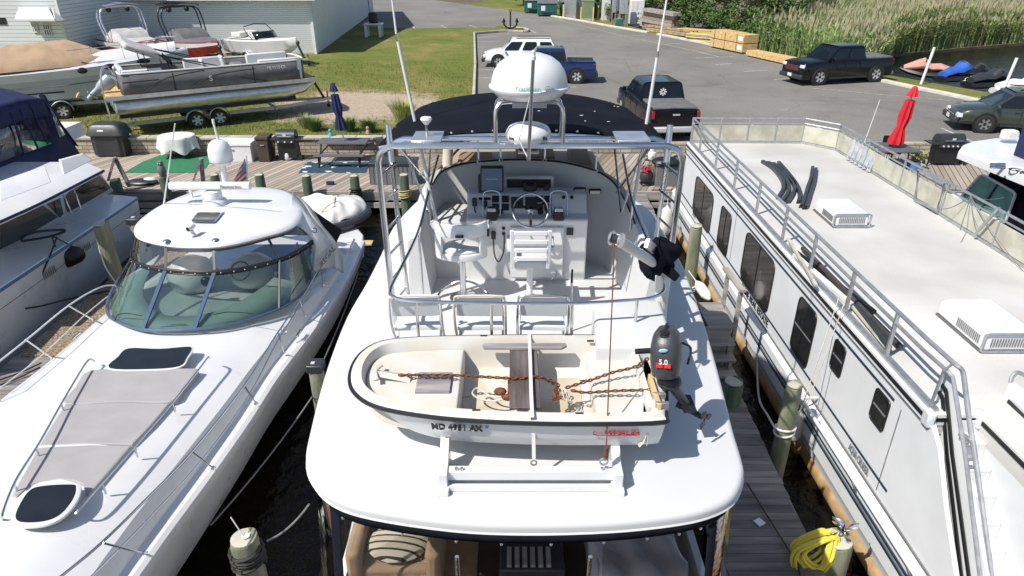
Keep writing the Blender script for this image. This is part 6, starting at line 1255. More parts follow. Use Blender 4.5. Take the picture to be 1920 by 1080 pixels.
# blue canvas: lower skirt, clear panels, top
sk = [C(150, 293, -12.6), C(118, 300, -12.6), C(120, 328, -12.5), C(98, 335, -12.5), C(85, 312, -12.5), C(0, 342, -12.5), C(-60, 365, -12.5), C(-60, 270, -12.7), C(0, 312-8, -12.7), C(100, 268, -12.7), C(137, 262, -12.7)]
f = MB(); f.face(*[atX(u, v, -12.65) for u, v in ((152, 292), (112, 300), (115, 335), (96, 340), (84, 312), (0, 345), (-60, 370), (-60, 320), (0, 304), (98, 268), (80, 200), (72, 176), (84, 178), (128, 255))]); f.build('canvas_skirt', 'bluecanvas', LC, solid=.02)
pn = [(0, 218), (70, 190), (99, 268), (0, 303), (-60, 322), (-60, 240)]
f = MB(); f.face(*[atX(u, v, -12.64) for u, v in pn]); f.build('clear_panel', 'vinyl', LC, solid=.01)
for a, b_ in (((22, 212), (45, 290)), ((38, 205), (72, 280)), ((56, 195), (90, 270))): MB().beam(atX(*a, -12.58), atX(*b_, -12.58), .05, .03, up=(1, 0, 0)).build('canvas_strap', 'bluecanvas', LC)
MB().tube([atX(2, 225, -12.75), atX(18, 215, -12.75), atX(0, 300, -12.75)], .025, 6).build('canvas_pole', 'steel', LC)
f = MB(); f.face(*[atX(u, v, -12.5) for u, v in ((92, 196), (122, 252), (112, 258))]); f.build('clear_wing', 'vinyl', LC, solid=.01)
tz = atX(72, 168, -12.65).z
def ctop(a, b_):
    p0 = atX(74, 182, -12.62); y = p0.y+.1-a*7; x = -12.6-b_*3.2; return (x-.1*math.sin(a*9)*.1, y, p0.z+.02+.42*math.sin(min(1, b_*1.6+.0)*PI/2)-.12*max(0, .12-a)/.12+.02*math.sin(a*30)*math.sin(b_*5))
MB().grid(ctop, 30, 16).build('canvas_top', 'bluecanvas', LC, solid=.03, ang=70)
MB().grid(lambda a, b_: (lambda p, q: p.lerp(q, b_))(Vector(ctop(a, 0)), Vector(ctop(a, 0))+Vector((.02, 0, -.42))), 24, 3).build('canvas_valance', 'bluecanvas', LC, solid=.02)
MB().grid(lambda a, b_: (lambda p, q: p.lerp(q, b_))(Vector(ctop(0, a)), Vector(ctop(0, a))+Vector((0, .9, -1.5))), 12, 4).build('canvas_aft', 'bluecanvas', LC, solid=.02)
MB().bb(-15.6, -12.9, 10, 20.5, 2.9, 3.3).build('inner_console', 'whitepaint', LC)
rope('stern_line', [at(225, 350, 1.7), at(222, 358, 1.7), at(232, 362, 1.7), at(240, 355, 1.7), at(228, 348, 1.75)], .012, 'black', LC)
# fender and lines on that hull
fd = thing('boat_fender', 'black fabric covered fender hanging on three lines from the left cruiser hull', 'fender', at(126, 482, 1.3))
a = at(109, 490, 1.35); b_ = at(144, 474, 1.35); a.x += .05; b_.x += .05
MB().loft([[a.lerp(b_, k)+Vector((math.cos(t)*.22*r, 0, math.sin(t)*.22*r)) for t in [2*PI*i/12 for i in range(12)]] for k, r in ((-.02, .3), (.06, .85), (.2, 1), (.8, 1), (.94, .85), (1.02, .3))]).build('fender_body', 'black', fd)
top3 = at(97, 442, 2.0)
for e in (a, b_, at(110, 486, 1.4)): MB().tube([top3, e+Vector((0, 0, .1))], .014, 6).build('fender_line', 'black', fd)
rope('rope_knot', [top3+Vector((-.5, -.3, .0)), top3+Vector((-.6, -.1, .02)), top3+Vector((-.3, 0, .1)), top3+Vector((.2, .2, .06)), top3, top3+Vector((-.35, -.35, .03)), top3+Vector((-.5, -.3, .0))], .03, 'black', fd)
for pts, lab in (([at(97, 445, 1.95), at(75, 500, 1.6), at(50, 545, 1.2), at(0, 600, .9)], 'black mooring line falling steeply across the left cruiser hull'), ([at(197, 545, .95), at(120, 560, .95), at(60, 575, 1.05), at(0, 582, 1.2)], 'black mooring line from the dock across the left cruiser lower hull')):
    q = tag(MB().tube(smooth([p+Vector((.12, 0, 0)) for p in pts], 5), .02, 6).build('mooring_line', 'black'), lab, 'rope')
# ================================================================ houseboat on the right
HB = thing('houseboat', 'long white houseboat with flat railed roof and black striped side in the right slip', 'houseboat', (6.8, 12, 0))
X0, X1, RZ, YF, YN = 5.02, 9.02, 3.0, 19.3, 6.62
mat('hbwhite', (.66, .68, .69), .4, var=.04, vscale=1.5); mat('hbroof', (.57, .565, .545), .65, col2=(.45, .44, .41), var=.03, vscale=.7, detail=7, bump=.25, bscale=60)
lo_ = [(5.05, YF), (X0+.05, YN), (5.6, YN), (5.62, 2.6), (X1, 2.6), (X1, YF-.6), (8.1, YF)]
MB().slab([(a, b_) for a, b_ in lo_], RZ-.30, RZ, .04, 3).build('roof', 'hbroof', HB, ang=40)
# walls
sp_ = [atX(u, v, X0) for u, v in ((1746, 796), (1759, 845), (1770, 950), (1790, 1085))]
side = [Vector((X0, YF, .75)), Vector((X0, YF, RZ-.02)), Vector((X0, YN+.1, RZ-.02))]+sp_+[Vector((X0, sp_[-1].y-.1, .75))]
MB().extr(side, (.06, 0, 0)).build('side_wall', 'hbwhite', HB)
MB().bb(X0+.06, X1-.1, YF-.1, YF-.02, .75, RZ-.3).build('end_wall', 'hbwhite', HB); MB().bb(X1-.16, X1-.1, 3, YF-.1, .75, RZ-.3).build('side_wall', 'hbwhite', HB)
# hull and stained waterline
hull = []
for y, dx in ((YF+1.2, .1), (YF, 0), (12, 0), (8, 0), (6, .02), (4, .06)):
    hull.append([Vector((X0-.02+dx, y, 1.22)), Vector((X0-.10+dx, y, 1.15)), Vector((X0-.10+dx, y, .62)), Vector((X0-.02+dx, y, .50)), Vector((X0+.0+dx, y, .34)), Vector((X0+1.2, y, .3)), Vector((X1, y, .3)), Vector((X1, y, 1.22))])
MB().loft(hull).build('hull', 'hbwhite', HB, ang=30)
f = MB(); f.loft([[Vector((X0+.08+math.cos(t)*.10, y, .17+math.sin(t)*.16)) for t in [2*PI*k/14 for k in range(14)]] for y in (YF+1.1, 12, 6, 3.8)]); f.build('stained_pontoon', 'amber', HB)
MB().bb(X0+.1, X1, YF-.05, YF+1.5, .95, 1.05).build('aft_deck', 'hbwhite', HB)
MB().tube([(X0-.02, 9.2, 1.38), (X0-.30, 9.15, 1.40), (X0-.30, 4.0, 1.42)], .028, 8).build('boarding_rail', 'gelcoat', HB)
for y_ in (7.4, 5.9): MB().cyl((X0-.30, y_, 1.41), (X0-.05, y_, .9), .015, n=7).build('rail_stay', 'alu', HB)
def strip(name, z, h, m_, y0=YF, y1=YN, x=X0, d=.012): return MB().bb(x-d, x+.01, y1, y0, z-h/2, z+h/2).build(name, m_, HB)
MB().bb(X0-.035, X0+.05, YN+.02, YF, 2.84, 2.995).build('roof_fascia', 'hbwhite', HB, bevel=.008)
strip('black_stripe', 2.925, .055, 'black', x=X0-.035); strip('thin_line', 2.80, .018, 'greyplastic'); strip('blue_stripe', 2.67, .035, 'stripenavy', y1=7.35); strip('blue_stripe', 1.475, .035, 'stripenavy', y1=6.95); strip('rub_edge', 1.26, .03, 'greyplastic', x=X0-.03, y1=4.5)
strip('hull_stripe', .98, .032, 'stripenavy', x=X0-.10, y1=5); strip('hull_stripe', .88, .032, 'stripenavy', x=X0-.10, y1=5); strip('thin_line', .925, .02, 'greyplastic', x=X0-.10, y1=5)
for u, v0, v1 in ((1380, 0, 0),): MB().bb(X0-.006, X0+.01, 14.35, 14.37, 1.5, 2.8).build('panel_seam', 'greyplastic', HB)
MB().bb(X0-.006, X0+.01, atX(1665, 850, X0).y-.01, atX(1665, 850, X0).y+.01, 1.3, 2.66).build('panel_seam', 'alu', HB)
wins = [((1307, 329), (1341, 366), (1329, 440), (1299, 395), 'large'), ((1355, 385), (1374, 405), (1362, 482), (1344, 460), 0), ((1404, 436), (1457, 492), (1438, 588), (1386, 519), 'large'), ((1504, 556), (1536, 592), (1510, 694), (1480, 647), 1), ((1570, 636), (1589, 655), (1575, 709), (1556, 685), 1), ((1647, 729), (1672, 752), (1656, 812), (1630, 779), 1)]
for a, b_, c, d_, k in wins:
    P = [atX(q[0], q[1], X0) for q in (a, b_, c, d_)]; y0 = (P[0].y+P[3].y)/2; y1 = (P[1].y+P[2].y)/2; z1 = (P[0].z+P[1].z)/2; z0 = (P[2].z+P[3].z)/2; z1 = max(z1, 2.35)
    Q = rrect(Vector((X0-.015, y0, z1)), Vector((X0-.015, y1, z1)), Vector((X0-.015, y1, z0)), Vector((X0-.015, y0, z0)), r=.16)
    w_ = MB().extr(Q, (.02, 0, 0)).build('window', 'winglass', HB, ang=60); MB().tube(Q, .013, 6, closed=True).build('window_frame', 'black', w_)
    if k == 1: MB().bb(X0-.022, X0-.012, y1+.02, y0-.02, (z0+z1)/2-.012, (z0+z1)/2+.012).build('window_bar', 'greyplastic', w_)
    else: MB().bb(X0-.022, X0-.012, (y0+y1)/2-.015, (y0+y1)/2+.015, z0+.03, z1-.03).build('window_bar', 'black', w_)
yl = (atX(1385, 565, X0).y+atX(1437, 622, X0).y)/2
text('side_lettering', 'PRIME REAL ESTATE', .20, (X0-.014, atX(1411, 590, X0).y, 1.365), (0, -1, 0), (0, 0, 1), 'blacktext', HB, .004, w=abs(atX(1387, 560, X0).y-atX(1437, 622, X0).y))
a = atX(1593, 838, X0); b_ = atX(1629, 888, X0); text('side_lettering', 'AQUA CRUISER', .17, (X0-.014, (a.y+b_.y)/2, 1.365), (0, -1, 0), (0, 0, 1), 'greytext', HB, .004, w=abs(a.y-b_.y))
a = atX(1296, 405, X0); text('side_lettering', 'TSKX', .13, (X0-.012, a.y-.3, 1.30+.08), (0, -1, 0), (0, 0, 1), 'greytext', HB, .004)
# roof railing, left run
RH, RM = .70, .54; xr = X0+.06
tr = [(xr, YF-.1, RZ+RH)]+[(xr, YN+.15, RZ+RH)]
oh = [atX(1790, 682, 5.16), atX(1800, 690, 5.2), atX(1807, 705, 5.24), atX(1816, 780, 5.27), atX(1829, 860, 5.28), atX(1860, 1085, 5.28)]
ih = [atX(1772, 692, 5.12), atX(1782, 703, 5.14), atX(1788, 716, 5.16), atX(1801, 800, 5.17), atX(1812, 868, 5.18), atX(1838, 1085, 5.18)]
MB().tube([Vector(tr[0])]+smooth([Vector((xr, 7.2, RZ+RH))]+oh, 4), .028, 8).build('top_rail', 'alu', HB)
MB().tube([Vector((xr, YF-.1, RZ+RM))]+smooth([Vector((xr, 7.2, RZ+RM))]+ih, 4), .024, 8).build('mid_rail', 'alu', HB)
MB().bb(xr-.045, xr+.035, YN+.05, YF-.1, RZ+.0, RZ+.05).build('base_rail', 'alu', HB)
for y in [atX(u, v, xr).y for u, v in ((1465, 457), (1517, 512), (1585, 585), (1662, 665))]+[13.4, 15.0, 16.6, 18.2, YF-.1]: MB().beam((xr, y, RZ), (xr, y, RZ+RH), .05, .035).build('rail_post', 'alu', HB)
MB().beam((xr, YN+.15, RZ), atX(1771, 692, 5.12), .025, .03).build('brace', 'alu', HB); MB().beam(atX(1771, 694, 5.12), atX(1786, 682, 5.16), .09, .02).build('gusset', 'alu', HB)
MB().beam(atX(1800, 812, 5.17), atX(1820, 828, 5.27), .05, .05).build('rung', 'alu', HB); MB().beam(atX(1808, 860, 5.18), atX(1826, 858, 5.27), .05, .05).build('rung', 'alu', HB)
# far and right run with mesh
xR = X1-.0
def run(a, b_, n, h=RH):
    a = Vector(a); b_ = Vector(b_); MB().tube([a+Vector((0, 0, h)), b_+Vector((0, 0, h))], .026, 8).build('top_rail', 'alu', HB); MB().beam(a+Vector((0, 0, .03)), b_+Vector((0, 0, .03)), .05, .05).build('base_rail', 'alu', HB); MB().tube([a+Vector((0, 0, h*.8)), b_+Vector((0, 0, h*.8))], .018, 6).build('mid_rail', 'alu', HB)
    MB().beam(a+Vector((0, 0, .06+h*.32)), b_+Vector((0, 0, .06+h*.32)), .012, h*.62).build('mesh_screen', 'mesh', HB)
    for k in range(1 if n < 4 or n > 4 else 0, n+1): q = a.lerp(b_, k/n); MB().beam(q, q+Vector((0, 0, h)), .043, .037).build('rail_post', 'alu', HB)
pL, pR = Vector((xr, YF-.1, RZ)), Vector((8.95, 18.1, RZ)); run(pL, (8.2, YF-.15, RZ), 4); run((8.2, YF-.15, RZ+.001), (8.86, 18.4, RZ+.001), 1); run((8.86, 18.4, RZ+.002), (8.93, 3.2, RZ+.002), 9)
# stair wing, stairs, slide wing
W_ = [atX(u, v, 5.22) for u, v in ((1770, 692), (1783, 704), (1790, 740), (1808, 860), (1851, 1085), (1782, 1085), (1758, 860), (1750, 790), (1747, 768))]
wg = MB().extr(W_, (.04, 0, 0)).build('stair_wing', 'hbwhite', HB)
for pts, w_ in ((((1763, 722), (1771, 733), (1782, 850), (1814, 1085)), .05), (((1757, 735), (1764, 745), (1772, 850), (1800, 1085)), .05)):
    P = [atX(u+3, v, 5.20) for u, v in pts]
    for a, b_ in zip(P, P[1:]): MB().beam(a, b_+(b_-a)*.01, .02, w_, up=(0, .6, 1)).build('wing_stripe', 'black', wg)
for k in range(8):
    z = RZ-.02-.22*(k+1); y = YN-.03-.2*(k+1); MB().bb(5.28, 5.60, y-.02, y+.22, z-.05, z).build('stair_tread', 'gelcoat', HB, bevel=.01); MB().bb(5.28, 5.60, y+.18, y+.2, z, z+.17).build('stair_riser', 'gelcoat', HB)
MB().bb(5.605, 5.64, 3, YN, 1.2, RZ-.02).build('stairwell_side', 'hbwhite', HB); MB().bb(X0+.05, 5.6, 2.8, 5.4, 1.2, 1.26).build('fore_deck', 'hbroof', HB)
MB().bb(X0+.05, X0+.56, YN-.012, YN+.0, 2.84, 2.995).build('front_fascia', 'hbwhite', HB); MB().bb(X0+.05, X0+.56, YN-.02, YN-.012, 2.90, 2.95).build('black_stripe', 'black', HB)
MB().bb(5.585, 5.60, 2.7, YN-.05, 2.9, 2.95).build('black_stripe', 'black', HB)
for x, y in ((X0-.01, YN+.02), (5.60, YN)): MB().box((x, y, 2.93), (.10, .16, .22)).build('corner_cap', 'chromewhite', HB, bevel=.03)
S_ = [atX(u, v, 6.1) for u, v in ((1893, 716), (1960, 760), (2100, 900), (2060, 960), (1872, 800), (1873, 765))]
sw = MB().extr(S_, (.05, 0, 0)).build('slide_wing', 'hbwhite', HB)
for o_ in (0, 18): MB().beam(atX(1890, 752+o_, 6.07), atX(2030, 893+o_, 6.07), .02, .05, up=(0, .6, 1)).build('wing_stripe', 'black', sw)
MB().tube(smooth([atX(1895, 717, 6.1), atX(1900, 704, 6.15), atX(1918, 702, 6.2), atX(1990, 760, 6.2)], 4), .025, 8).build('slide_rail', 'alu', sw)
# roof air conditioners
def acu(lab, c0, w_, d_, h_, u0):
    t = thing('roof_air_conditioner', lab, 'air conditioner', c0); x, y, z = c0
    MB().loft([[Vector(p) for p in ((x, y, z+.03), (x+w_, y, z+.03), (x+w_, y+d_, z+.03), (x, y+d_, z+.03))], [Vector(p) for p in ((x, y, z+h_*.72), (x+w_, y, z+h_*.72), (x+w_, y+d_, z+h_*.72), (x, y+d_, z+h_*.72))], [Vector(p) for p in ((x+.02, y+.03, z+h_), (x+w_-.02, y+.03, z+h_), (x+w_-.03, y+d_*.9, z+h_), (x+.03, y+d_*.9, z+h_))]]).build('shroud', 'gelcoat', t, bevel=.03)
    MB().tube(rrect(Vector((x-.02, y-.015, z+.03)), Vector((x+w_+.02, y-.015, z+.03)), Vector((x+w_+.02, y-.015, z+h_*.95)), Vector((x-.02, y-.015, z+h_*.95)), r=.12), .018, 6, closed=True).build('front_rim', 'alu', t)
    f = MB(); n = 15
    for k in range(n): xx = x+w_*(.14+.72*k/(n-1)); f.bb(xx-.006, xx+.006, y-.012, y+.0, z+h_*.32, z+h_*.72)
    for k in range(n): xx = x+w_*(.14+.72*k/(n-1)); f.bb(xx-.006, xx+.006, y-.012, y+.0, z+h_*.12, z+h_*.22)
    f.build('front_louvres', 'greyplastic', t); f = MB()
    for k in range(14): yy = y+d_*(.1+.45*k/13); f.bb(x-.012, x+.0, yy-.007, yy+.007, z+h_*.3, z+h_*.7)
    f.build('side_louvres', 'greyplastic', t); MB().bb(x-.01, x+w_+.01, y-.01, y+d_, z+.0, z+.03).build('base_gasket', 'darkcanvas', t)
    return t
a = at(1562, 427, RZ); acu('smaller looking roof air conditioner in the middle of the houseboat roof', (a.x, a.y, RZ), .68, 1.0, .30, 0)
a = at(1838, 662, RZ); acu('roof air conditioner near the stairs, closest to the camera', (a.x, a.y, RZ), .72, 1.1, .32, 0)
# curved black rubber trims on the roof
CR = [((1430, 302), (1450, 315), (1466, 335), (1469, 352), (1459, 370)), ((1440, 304), (1460, 318), (1476, 340), (1478, 358), (1468, 376)), ((1450, 306), (1472, 325), (1489, 345), (1487, 362), (1477, 378)), ((1460, 304), (1478, 325), (1493, 345), (1500, 362), (1497, 378)), ((1524, 313), (1520, 335), (1514, 352), (1505, 382), (1502, 386)), ((1530, 316), (1527, 338), (1521, 358), (1512, 386), (1508, 388))]
for k, c in enumerate(CR):
    P = smooth([at(u, v, RZ+.05) for u, v in c], 5); f = MB(); f.loft([[p+Vector((-.045, 0, -.05)), p+Vector((-.04, 0, .03)), p+Vector((.04, 0, .03)), p+Vector((.045, 0, -.05))] for p in P])
    tag(f.build('rubber_trim', 'darkplastic'), ['leftmost curved black trim strip on the houseboat roof', 'second curved black strip from the left on the roof', 'third curved black strip from the left on the roof', 'fourth curved black strip, crossing its left neighbour', 'left strip of the straighter pair beside the air conditioner', 'right strip of the straighter pair beside the air conditioner'][k], 'trim strip', 'curved black strips on the houseboat roof')
# poles, ladder and rail lying on the roof
PL = [(((1490, 470), (1640, 585)), .03, 'black', 'long black pole lying along the left roof edge', 'pole'), (((1505, 465), (1688, 650)), .035, 'darkwood', 'dark wooden board lying along the left roof edge', 'board'), (((1478, 448), (1530, 535)), .025, 'mesh', 'pale wooden pole at the far end of the roof bundle', 'pole'), (((1490, 478), (1600, 575)), .04, 'offwhite', 'grey plastic pipe lying in the roof bundle', 'pipe'), (((1600, 575), (1662, 650)), .025, 'mesh', 'thin tan pole at the near end of the roof bundle', 'pole'), (((1605, 572), (1668, 652)), .03, 'darkplastic', 'short black pole beside the thin tan one', 'pole')]
for k, ((a, b_), r, m_, lab, cat) in enumerate(PL): z = RZ+.05+(k % 3)*.035; tag(MB().beam(at(*a, z), at(*b_, z), r*2, r*1.6).build(cat, m_), lab, cat)
t = thing('folded_ladder', 'folded grey louvre ladder leaning on the far corner of the mesh rail', 'ladder', at(1605, 300, RZ)); a = at(1590, 300, RZ+.02); b_ = at(1628, 322, RZ+.02); n1 = (b_-a)
for k in range(6): q = a+n1*(k/5); MB().beam(q, q+Vector((.15, .1, .55)), .11, .05).build('rail' if k in (0, 5) else 'rung', 'alu', t)
MB().beam(a+Vector((0, 0, .1)), b_+Vector((0, 0, .1)), .04, .04).build('cross_bar', 'alu', t)
t = thing('folding_rail_frame', 'grey tube gate frame leaning inside the right roof railing', 'frame', at(1745, 385, RZ))
P = [atX(u, v, 8.8) for u, v in ((1757, 395), (1771, 345), (1722, 318), (1715, 375))]; MB().tube(P, .03, 7, closed=True).build('frame_tube', 'alu', t); P = [atX(u, v, 8.78) for u, v in ((1828, 440), (1873, 390))]; MB().tube(P, .03, 7).build('loose_tube', 'alu', t)
hub = atX(1820, 368, 8.85)
for k, e in enumerate(((1768, 392), (1800, 432), (1833, 425), (1870, 395), (1882, 370), (1920, 510), (1865, 460))): tag(MB().tube(sag(hub, at(*e, RZ+.3 if k < 5 else RZ), .06), .008, 4).build('rigging_cord', 'greyplastic'), ['cord from the rail knot to the gate frame', 'cord from the rail knot down to the roof edge', 'cord hanging straight below the rail knot', 'cord from the rail knot to the leaning tube', 'short cord along the top of the rail', 'longest cord trailing from the rail knot onto the roof', 'slack cord right of the rail knot'][k], 'cord', 'cords tied to the right roof railing')
for u, lab in ((1592, 'left of two thin lines hanging from the roof rail to the piling'), (1600, 'right of two thin lines hanging from the roof rail to the piling')):
    tag(MB().tube([atX(u-18 if u < 1600 else u-12, 555, X0-.05), atX(u-90, 768, X0-.45)], .008, 5).build('hanging_line', 'rope'), lab, 'line')
# the boat beyond, at the right edge
GB = thing('cabin_cruiser', 'white cabin cruiser with green tinted side window beyond the houseboat railing', 'motor boat', (12, 16, 0))
GX = 11.0; Gp = [at(u, v, 3.7) for u, v in ((1797, 285), (1803, 276), (1820, 270), (1860, 264), (1905, 262))]
f = MB(); fr = [Gp[0], Gp[1], Gp[2], Gp[3], Gp[4], Vector((15, 17.6, 3.7)), Vector((15, 10, 3.7)), Vector((Gp[0].x+.55, 10, 3.7))]; f.slab([(p.x, p.y) for p in fr], 3.55, 3.78, .08, 4); f.build('cabin_roof', 'gelcoat', GB)
MB().loft([[Vector((11.15, 16.0, 1.6)), Vector((11.35, 15.6, 3.56))], [Vector((11.15, 9, 1.6)), Vector((11.35, 9, 3.56))], [Vector((14.8, 9, 1.6)), Vector((14.8, 9, 3.56))], [Vector((14.8, 16.0, 1.6)), Vector((14.8, 15.6, 3.56))]], closed=True, caps=False, ring_closed=False).build('cabin_wall', 'navy', GB, ang=20)
GW = [atX(u, v, 11.2) for u, v in ((1842, 326), (1907, 362), (1885, 420), (1797, 375))]; w_ = MB().extr(rrect(*GW, r=.12), (.02, 0, 0)).build('green_window', 'greenglass', GB); MB().tube(rrect(*[p-Vector((.02, 0, 0)) for p in GW], r=.12), .03, 6, closed=True).build('window_frame', 'chromewhite', w_); m0 = (GW[0]+GW[1])/2; m1 = (GW[2]+GW[3])/2; MB().beam(m0-Vector((.02, 0, 0)), m1-Vector((.02, 0, 0)), .04, .03).build('window_bar', 'darkplastic', w_)
MB().loft([[Vector((10.9+dx, y, 0)), Vector((10.75+dx, y, 1.55)), Vector((11.3+dx, y, 1.7)), Vector((15, y, 1.7)), Vector((15, y, 0))] for y, dx in ((18.6, 1.3), (17, .4), (14, 0), (6, 0))]).build('hull', 'gelcoat', GB)
a = at(1917, 325, 3.79); text('roof_lettering', 'Gar', .34, at(1915, 321, 3.785), (.55, -.84, 0), (.84, .55, 0), 'blacktext', GB, .004, bold=0)
p = at(1893, 268, 3.8); l_ = MB().box(p+Vector((0, .1, .17)), (.34, .22, .24)).build('search_light', 'cream', GB, bevel=.05); MB().box(p+Vector((.03, -.02, .17)), (.22, .02, .15)).build('lens', 'chromewhite', l_)
for v in (308, 313): a = at(1857, v, 3.82); b_ = at(1884, v+1, 3.82); MB().tube([a, b_], .03, 8, r2=.04).build('air_horn', 'steel', GB)
MB().box(at(1925, 288, 4.0)+Vector((.62, 0, .1)), (.8, 1.4, 1.0)).build('blue_canvas', 'bluecanvas', GB, bevel=.05)
# ================================================================ finger piers, pilings and things on the dock
mat('pierwood', (.17, .155, .145), .85, col2=(.27, .25, .235), var=.2, vscale=7, bump=.5, bscale=30, stretch=(.12, 1, 1))
N = M['pierwood'].node_tree.nodes; L = M['pierwood'].node_tree.links; b = N['Principled BSDF']; src = b.inputs['Base Color'].links[0].from_socket; gi = N.new('ShaderNodeNewGeometry'); L.new(mixc(N, L, 1.0, src, ramp(N, L, gi.outputs['Random Per Island'], [(0, (.65, .65, .66)), (.6, (1, 1, 1)), (1, (1.35, 1.33, 1.3))]).outputs[0], 'MULTIPLY'), b.inputs['Base Color'])
def finger(name, lab, x0a, x1a, x0b, x1b, ya, yb, z=DOCKZ, m_='oldwoodx'):
    t = thing(name, lab, 'pier', ((x0a+x1a)/2, yb, z)); n = int((ya-yb)/.145); rn = random.Random(3); g = MB()
    for i in range(n):
        y = yb+i*.145; k = i*.145/(ya-yb); a = x0b+(x0a-x0b)*k; b_ = x1b+(x1a-x1b)*k; e = rn.uniform(-.03, .03); g.box(((a+b_)/2+e, y, z-.02+rn.uniform(-.003, .003)), (b_-a, .137, .04))
    g.build('planks', 'pierwood', t)
    for s in (0, 1):
        p0 = ((x0a, x1a)[s], ya, z-.14); p1 = ((x0b, x1b)[s], yb, z-.14); MB().beam(p0, p1, .06, .2).build('stringer', 'oldwood', t)
    return t
finger('finger_pier', 'right finger pier of dark weathered planks between yacht and houseboat', 3.1, 4.35, 2.75, 3.98, 21.4, 5.0)
finger('finger_pier', 'left finger pier partly under a gravel brown mat beside the left cruiser', -9.75, -8.2, -9.75, -8.2, 21.4, 3.5)
m, N, L, b = nodes_of('pebble'); g = N.new('ShaderNodeNewGeometry').outputs['Position']; n1 = noise_n(N, L, 28, 4, g, .8); L.new(ramp(N, L, n1.outputs[0], [(.42, (.05, .035, .02)), (.5, (.24, .18, .12)), (.62, (.36, .29, .20))]).outputs[0], b.inputs['Base Color']); b.inputs['Roughness'].default_value = .95
ym = at(20, 668, .82).y
for i, (y0, y1) in enumerate(((ym, 14.0), (14.03, 17.0))): tag(MB().bb(-9.62, -8.3, y0, y1, .802, .83).build('pebble_mat', 'pebble'), ['brown pebbled mat on the left finger pier, nearer piece', 'brown pebbled mat on the left finger pier, farther piece'][i], 'mat')
for k, (a, b_) in enumerate((((0, 712), (78, 680)), ((0, 722), (75, 688)))): tag(MB().tube(smooth([at(*a, .85), at((a[0]+b_[0])/2, (a[1]+b_[1])/2+2, .84), at(*b_, .9)], 4), .015, 5).build('dock_line', 'black'), ['upper black line across the left finger planks', 'lower black line across the left finger planks'][k], 'rope')
def piling(lab, top, r, m_='piling', lean=(0, 0), group='wooden mooring pilings', cap=None, depth=None):
    top = Vector(top); b0 = Vector((top.x+lean[0], top.y+lean[1], -.4)); t = thing('piling', lab, 'piling', (b0.x, b0.y, 0), group)
    f = MB(); rn = random.Random(int(top.x*100)); n = 20
    rings = []
    for k, zz in enumerate((0, .25, .5, .75, .95, 1)):
        c = b0.lerp(top, zz); rr = r*(1.08-.08*zz) if zz < 1 else r*.93; rings.append([c+Vector((math.cos(t_)*rr*(1+.03*math.sin(t_*3+k)), math.sin(t_)*rr*(1+.03*math.sin(t_*2)), .04*math.sin(t_+1) if zz == 1 else 0)) for t_ in [2*PI*j/n for j in range(n)]])
    f.loft(rings).build('post', m_, t, ang=50)
    if cap == 'flat': MB().lathe([(.005, .01), (r*.9, .0), (r*.9, .02), (.005, .03)], top, 16).build('top_face', 'mesh', t)
    if cap == 'black': MB().box(top+Vector((0, 0, .0)), (r*2.2, r*2.2, .14)).build('plastic_cap', 'darkplastic', t, bevel=.02); MB().box(top+Vector((-.03, -.03, .075)), (r*.5, r*.5, .012)).build('solar_cell', 'chromewhite', t)
    return t
pr = piling('tall green grey piling with a white rope in front of the houseboat windows', atX(1490, 722, 4.33), .125, cap='flat')
top = atX(1490, 722, 4.33)
def wrap(name, c, z0, n, r, m_, lab, rr=.015, sp_=.035, parent=None):
    pts = [Vector((c.x+math.cos(a)*r, c.y+math.sin(a)*r, z0+sp_*a/(2*PI)+.02*math.sin(a*1.3))) for a in [2*PI*n*k/(n*14) for k in range(n*14+1)]]; o = MB().tube(pts, rr, 5).build(name, m_, parent)
    return tag(o, lab, 'rope') if lab else o
wrap('rope_wrap', top, top.z-.95, 2, .15, 'whiterope', 'white rope turned round the tall piling below its middle', .018, .09)
tag(MB().tube(smooth([atX(1421, 660, X0-.12), atX(1420, 700, 4.9), atX(1424, 750, 4.7), atX(1440, 780, 4.5), top+Vector((-.1, -.1, -.92))], 6), .02, 6).build('mooring_rope', 'whiterope'), 'white rope looping from the houseboat side to the tall piling', 'rope')
p2 = atX(1306, 424, 4.45); piling('grey green piling rising beside the second houseboat window', p2, .145, cap='flat'); wrap('rope_wrap', p2+Vector((0, 0, 0)), p2.z-1.75, 4, .17, 'whiterope', 'thick turns of white rope at the foot of the piling by the steps', .02, .045)
piling('short dark piling half hidden by the yacht deck edge', atX(1376, 716, 3.85), .17, 'pilinggreen', cap='flat')
t4 = atX(1570, 1012, 4.22); piling('stout piling at the bottom right carrying the yellow hose', t4, .20, cap='flat')
# fenders
def fender(lab, c, m_, r=.12, h=.5, dirv=(0, 0, 1)):
    t = thing('boat_fender', lab, 'fender', c); d = Vector(dirv).normalized(); MB().lathe([(.02, -h/2-.06), (.05, -h/2-.03), (r*.7, -h/2+.02), (r, -h/2+.12), (r, h/2-.12), (r*.7, h/2-.02), (.05, h/2+.03), (.02, h/2+.08)], c, 18, d).build('fender_body', m_, t); MB().cyl(Vector(c)+d*(h/2+.07), Vector(c)+d*(h/2+.45), .01, n=6).build('fender_line', 'whiterope', t); return t
fender('white and salmon fender hanging between tall piling and houseboat', atX(1494, 800, 4.85), 'rustwhite', .11, .5)
fender('cream fender on the finger pier below the rope wrapped piling', at(1318, 545, .95), 'cream', .12, .5, (-.3, .9, .3)); fender('cream fender by the far corner of the houseboat', at(1248, 415, 1.0), 'cream', .16, .8)
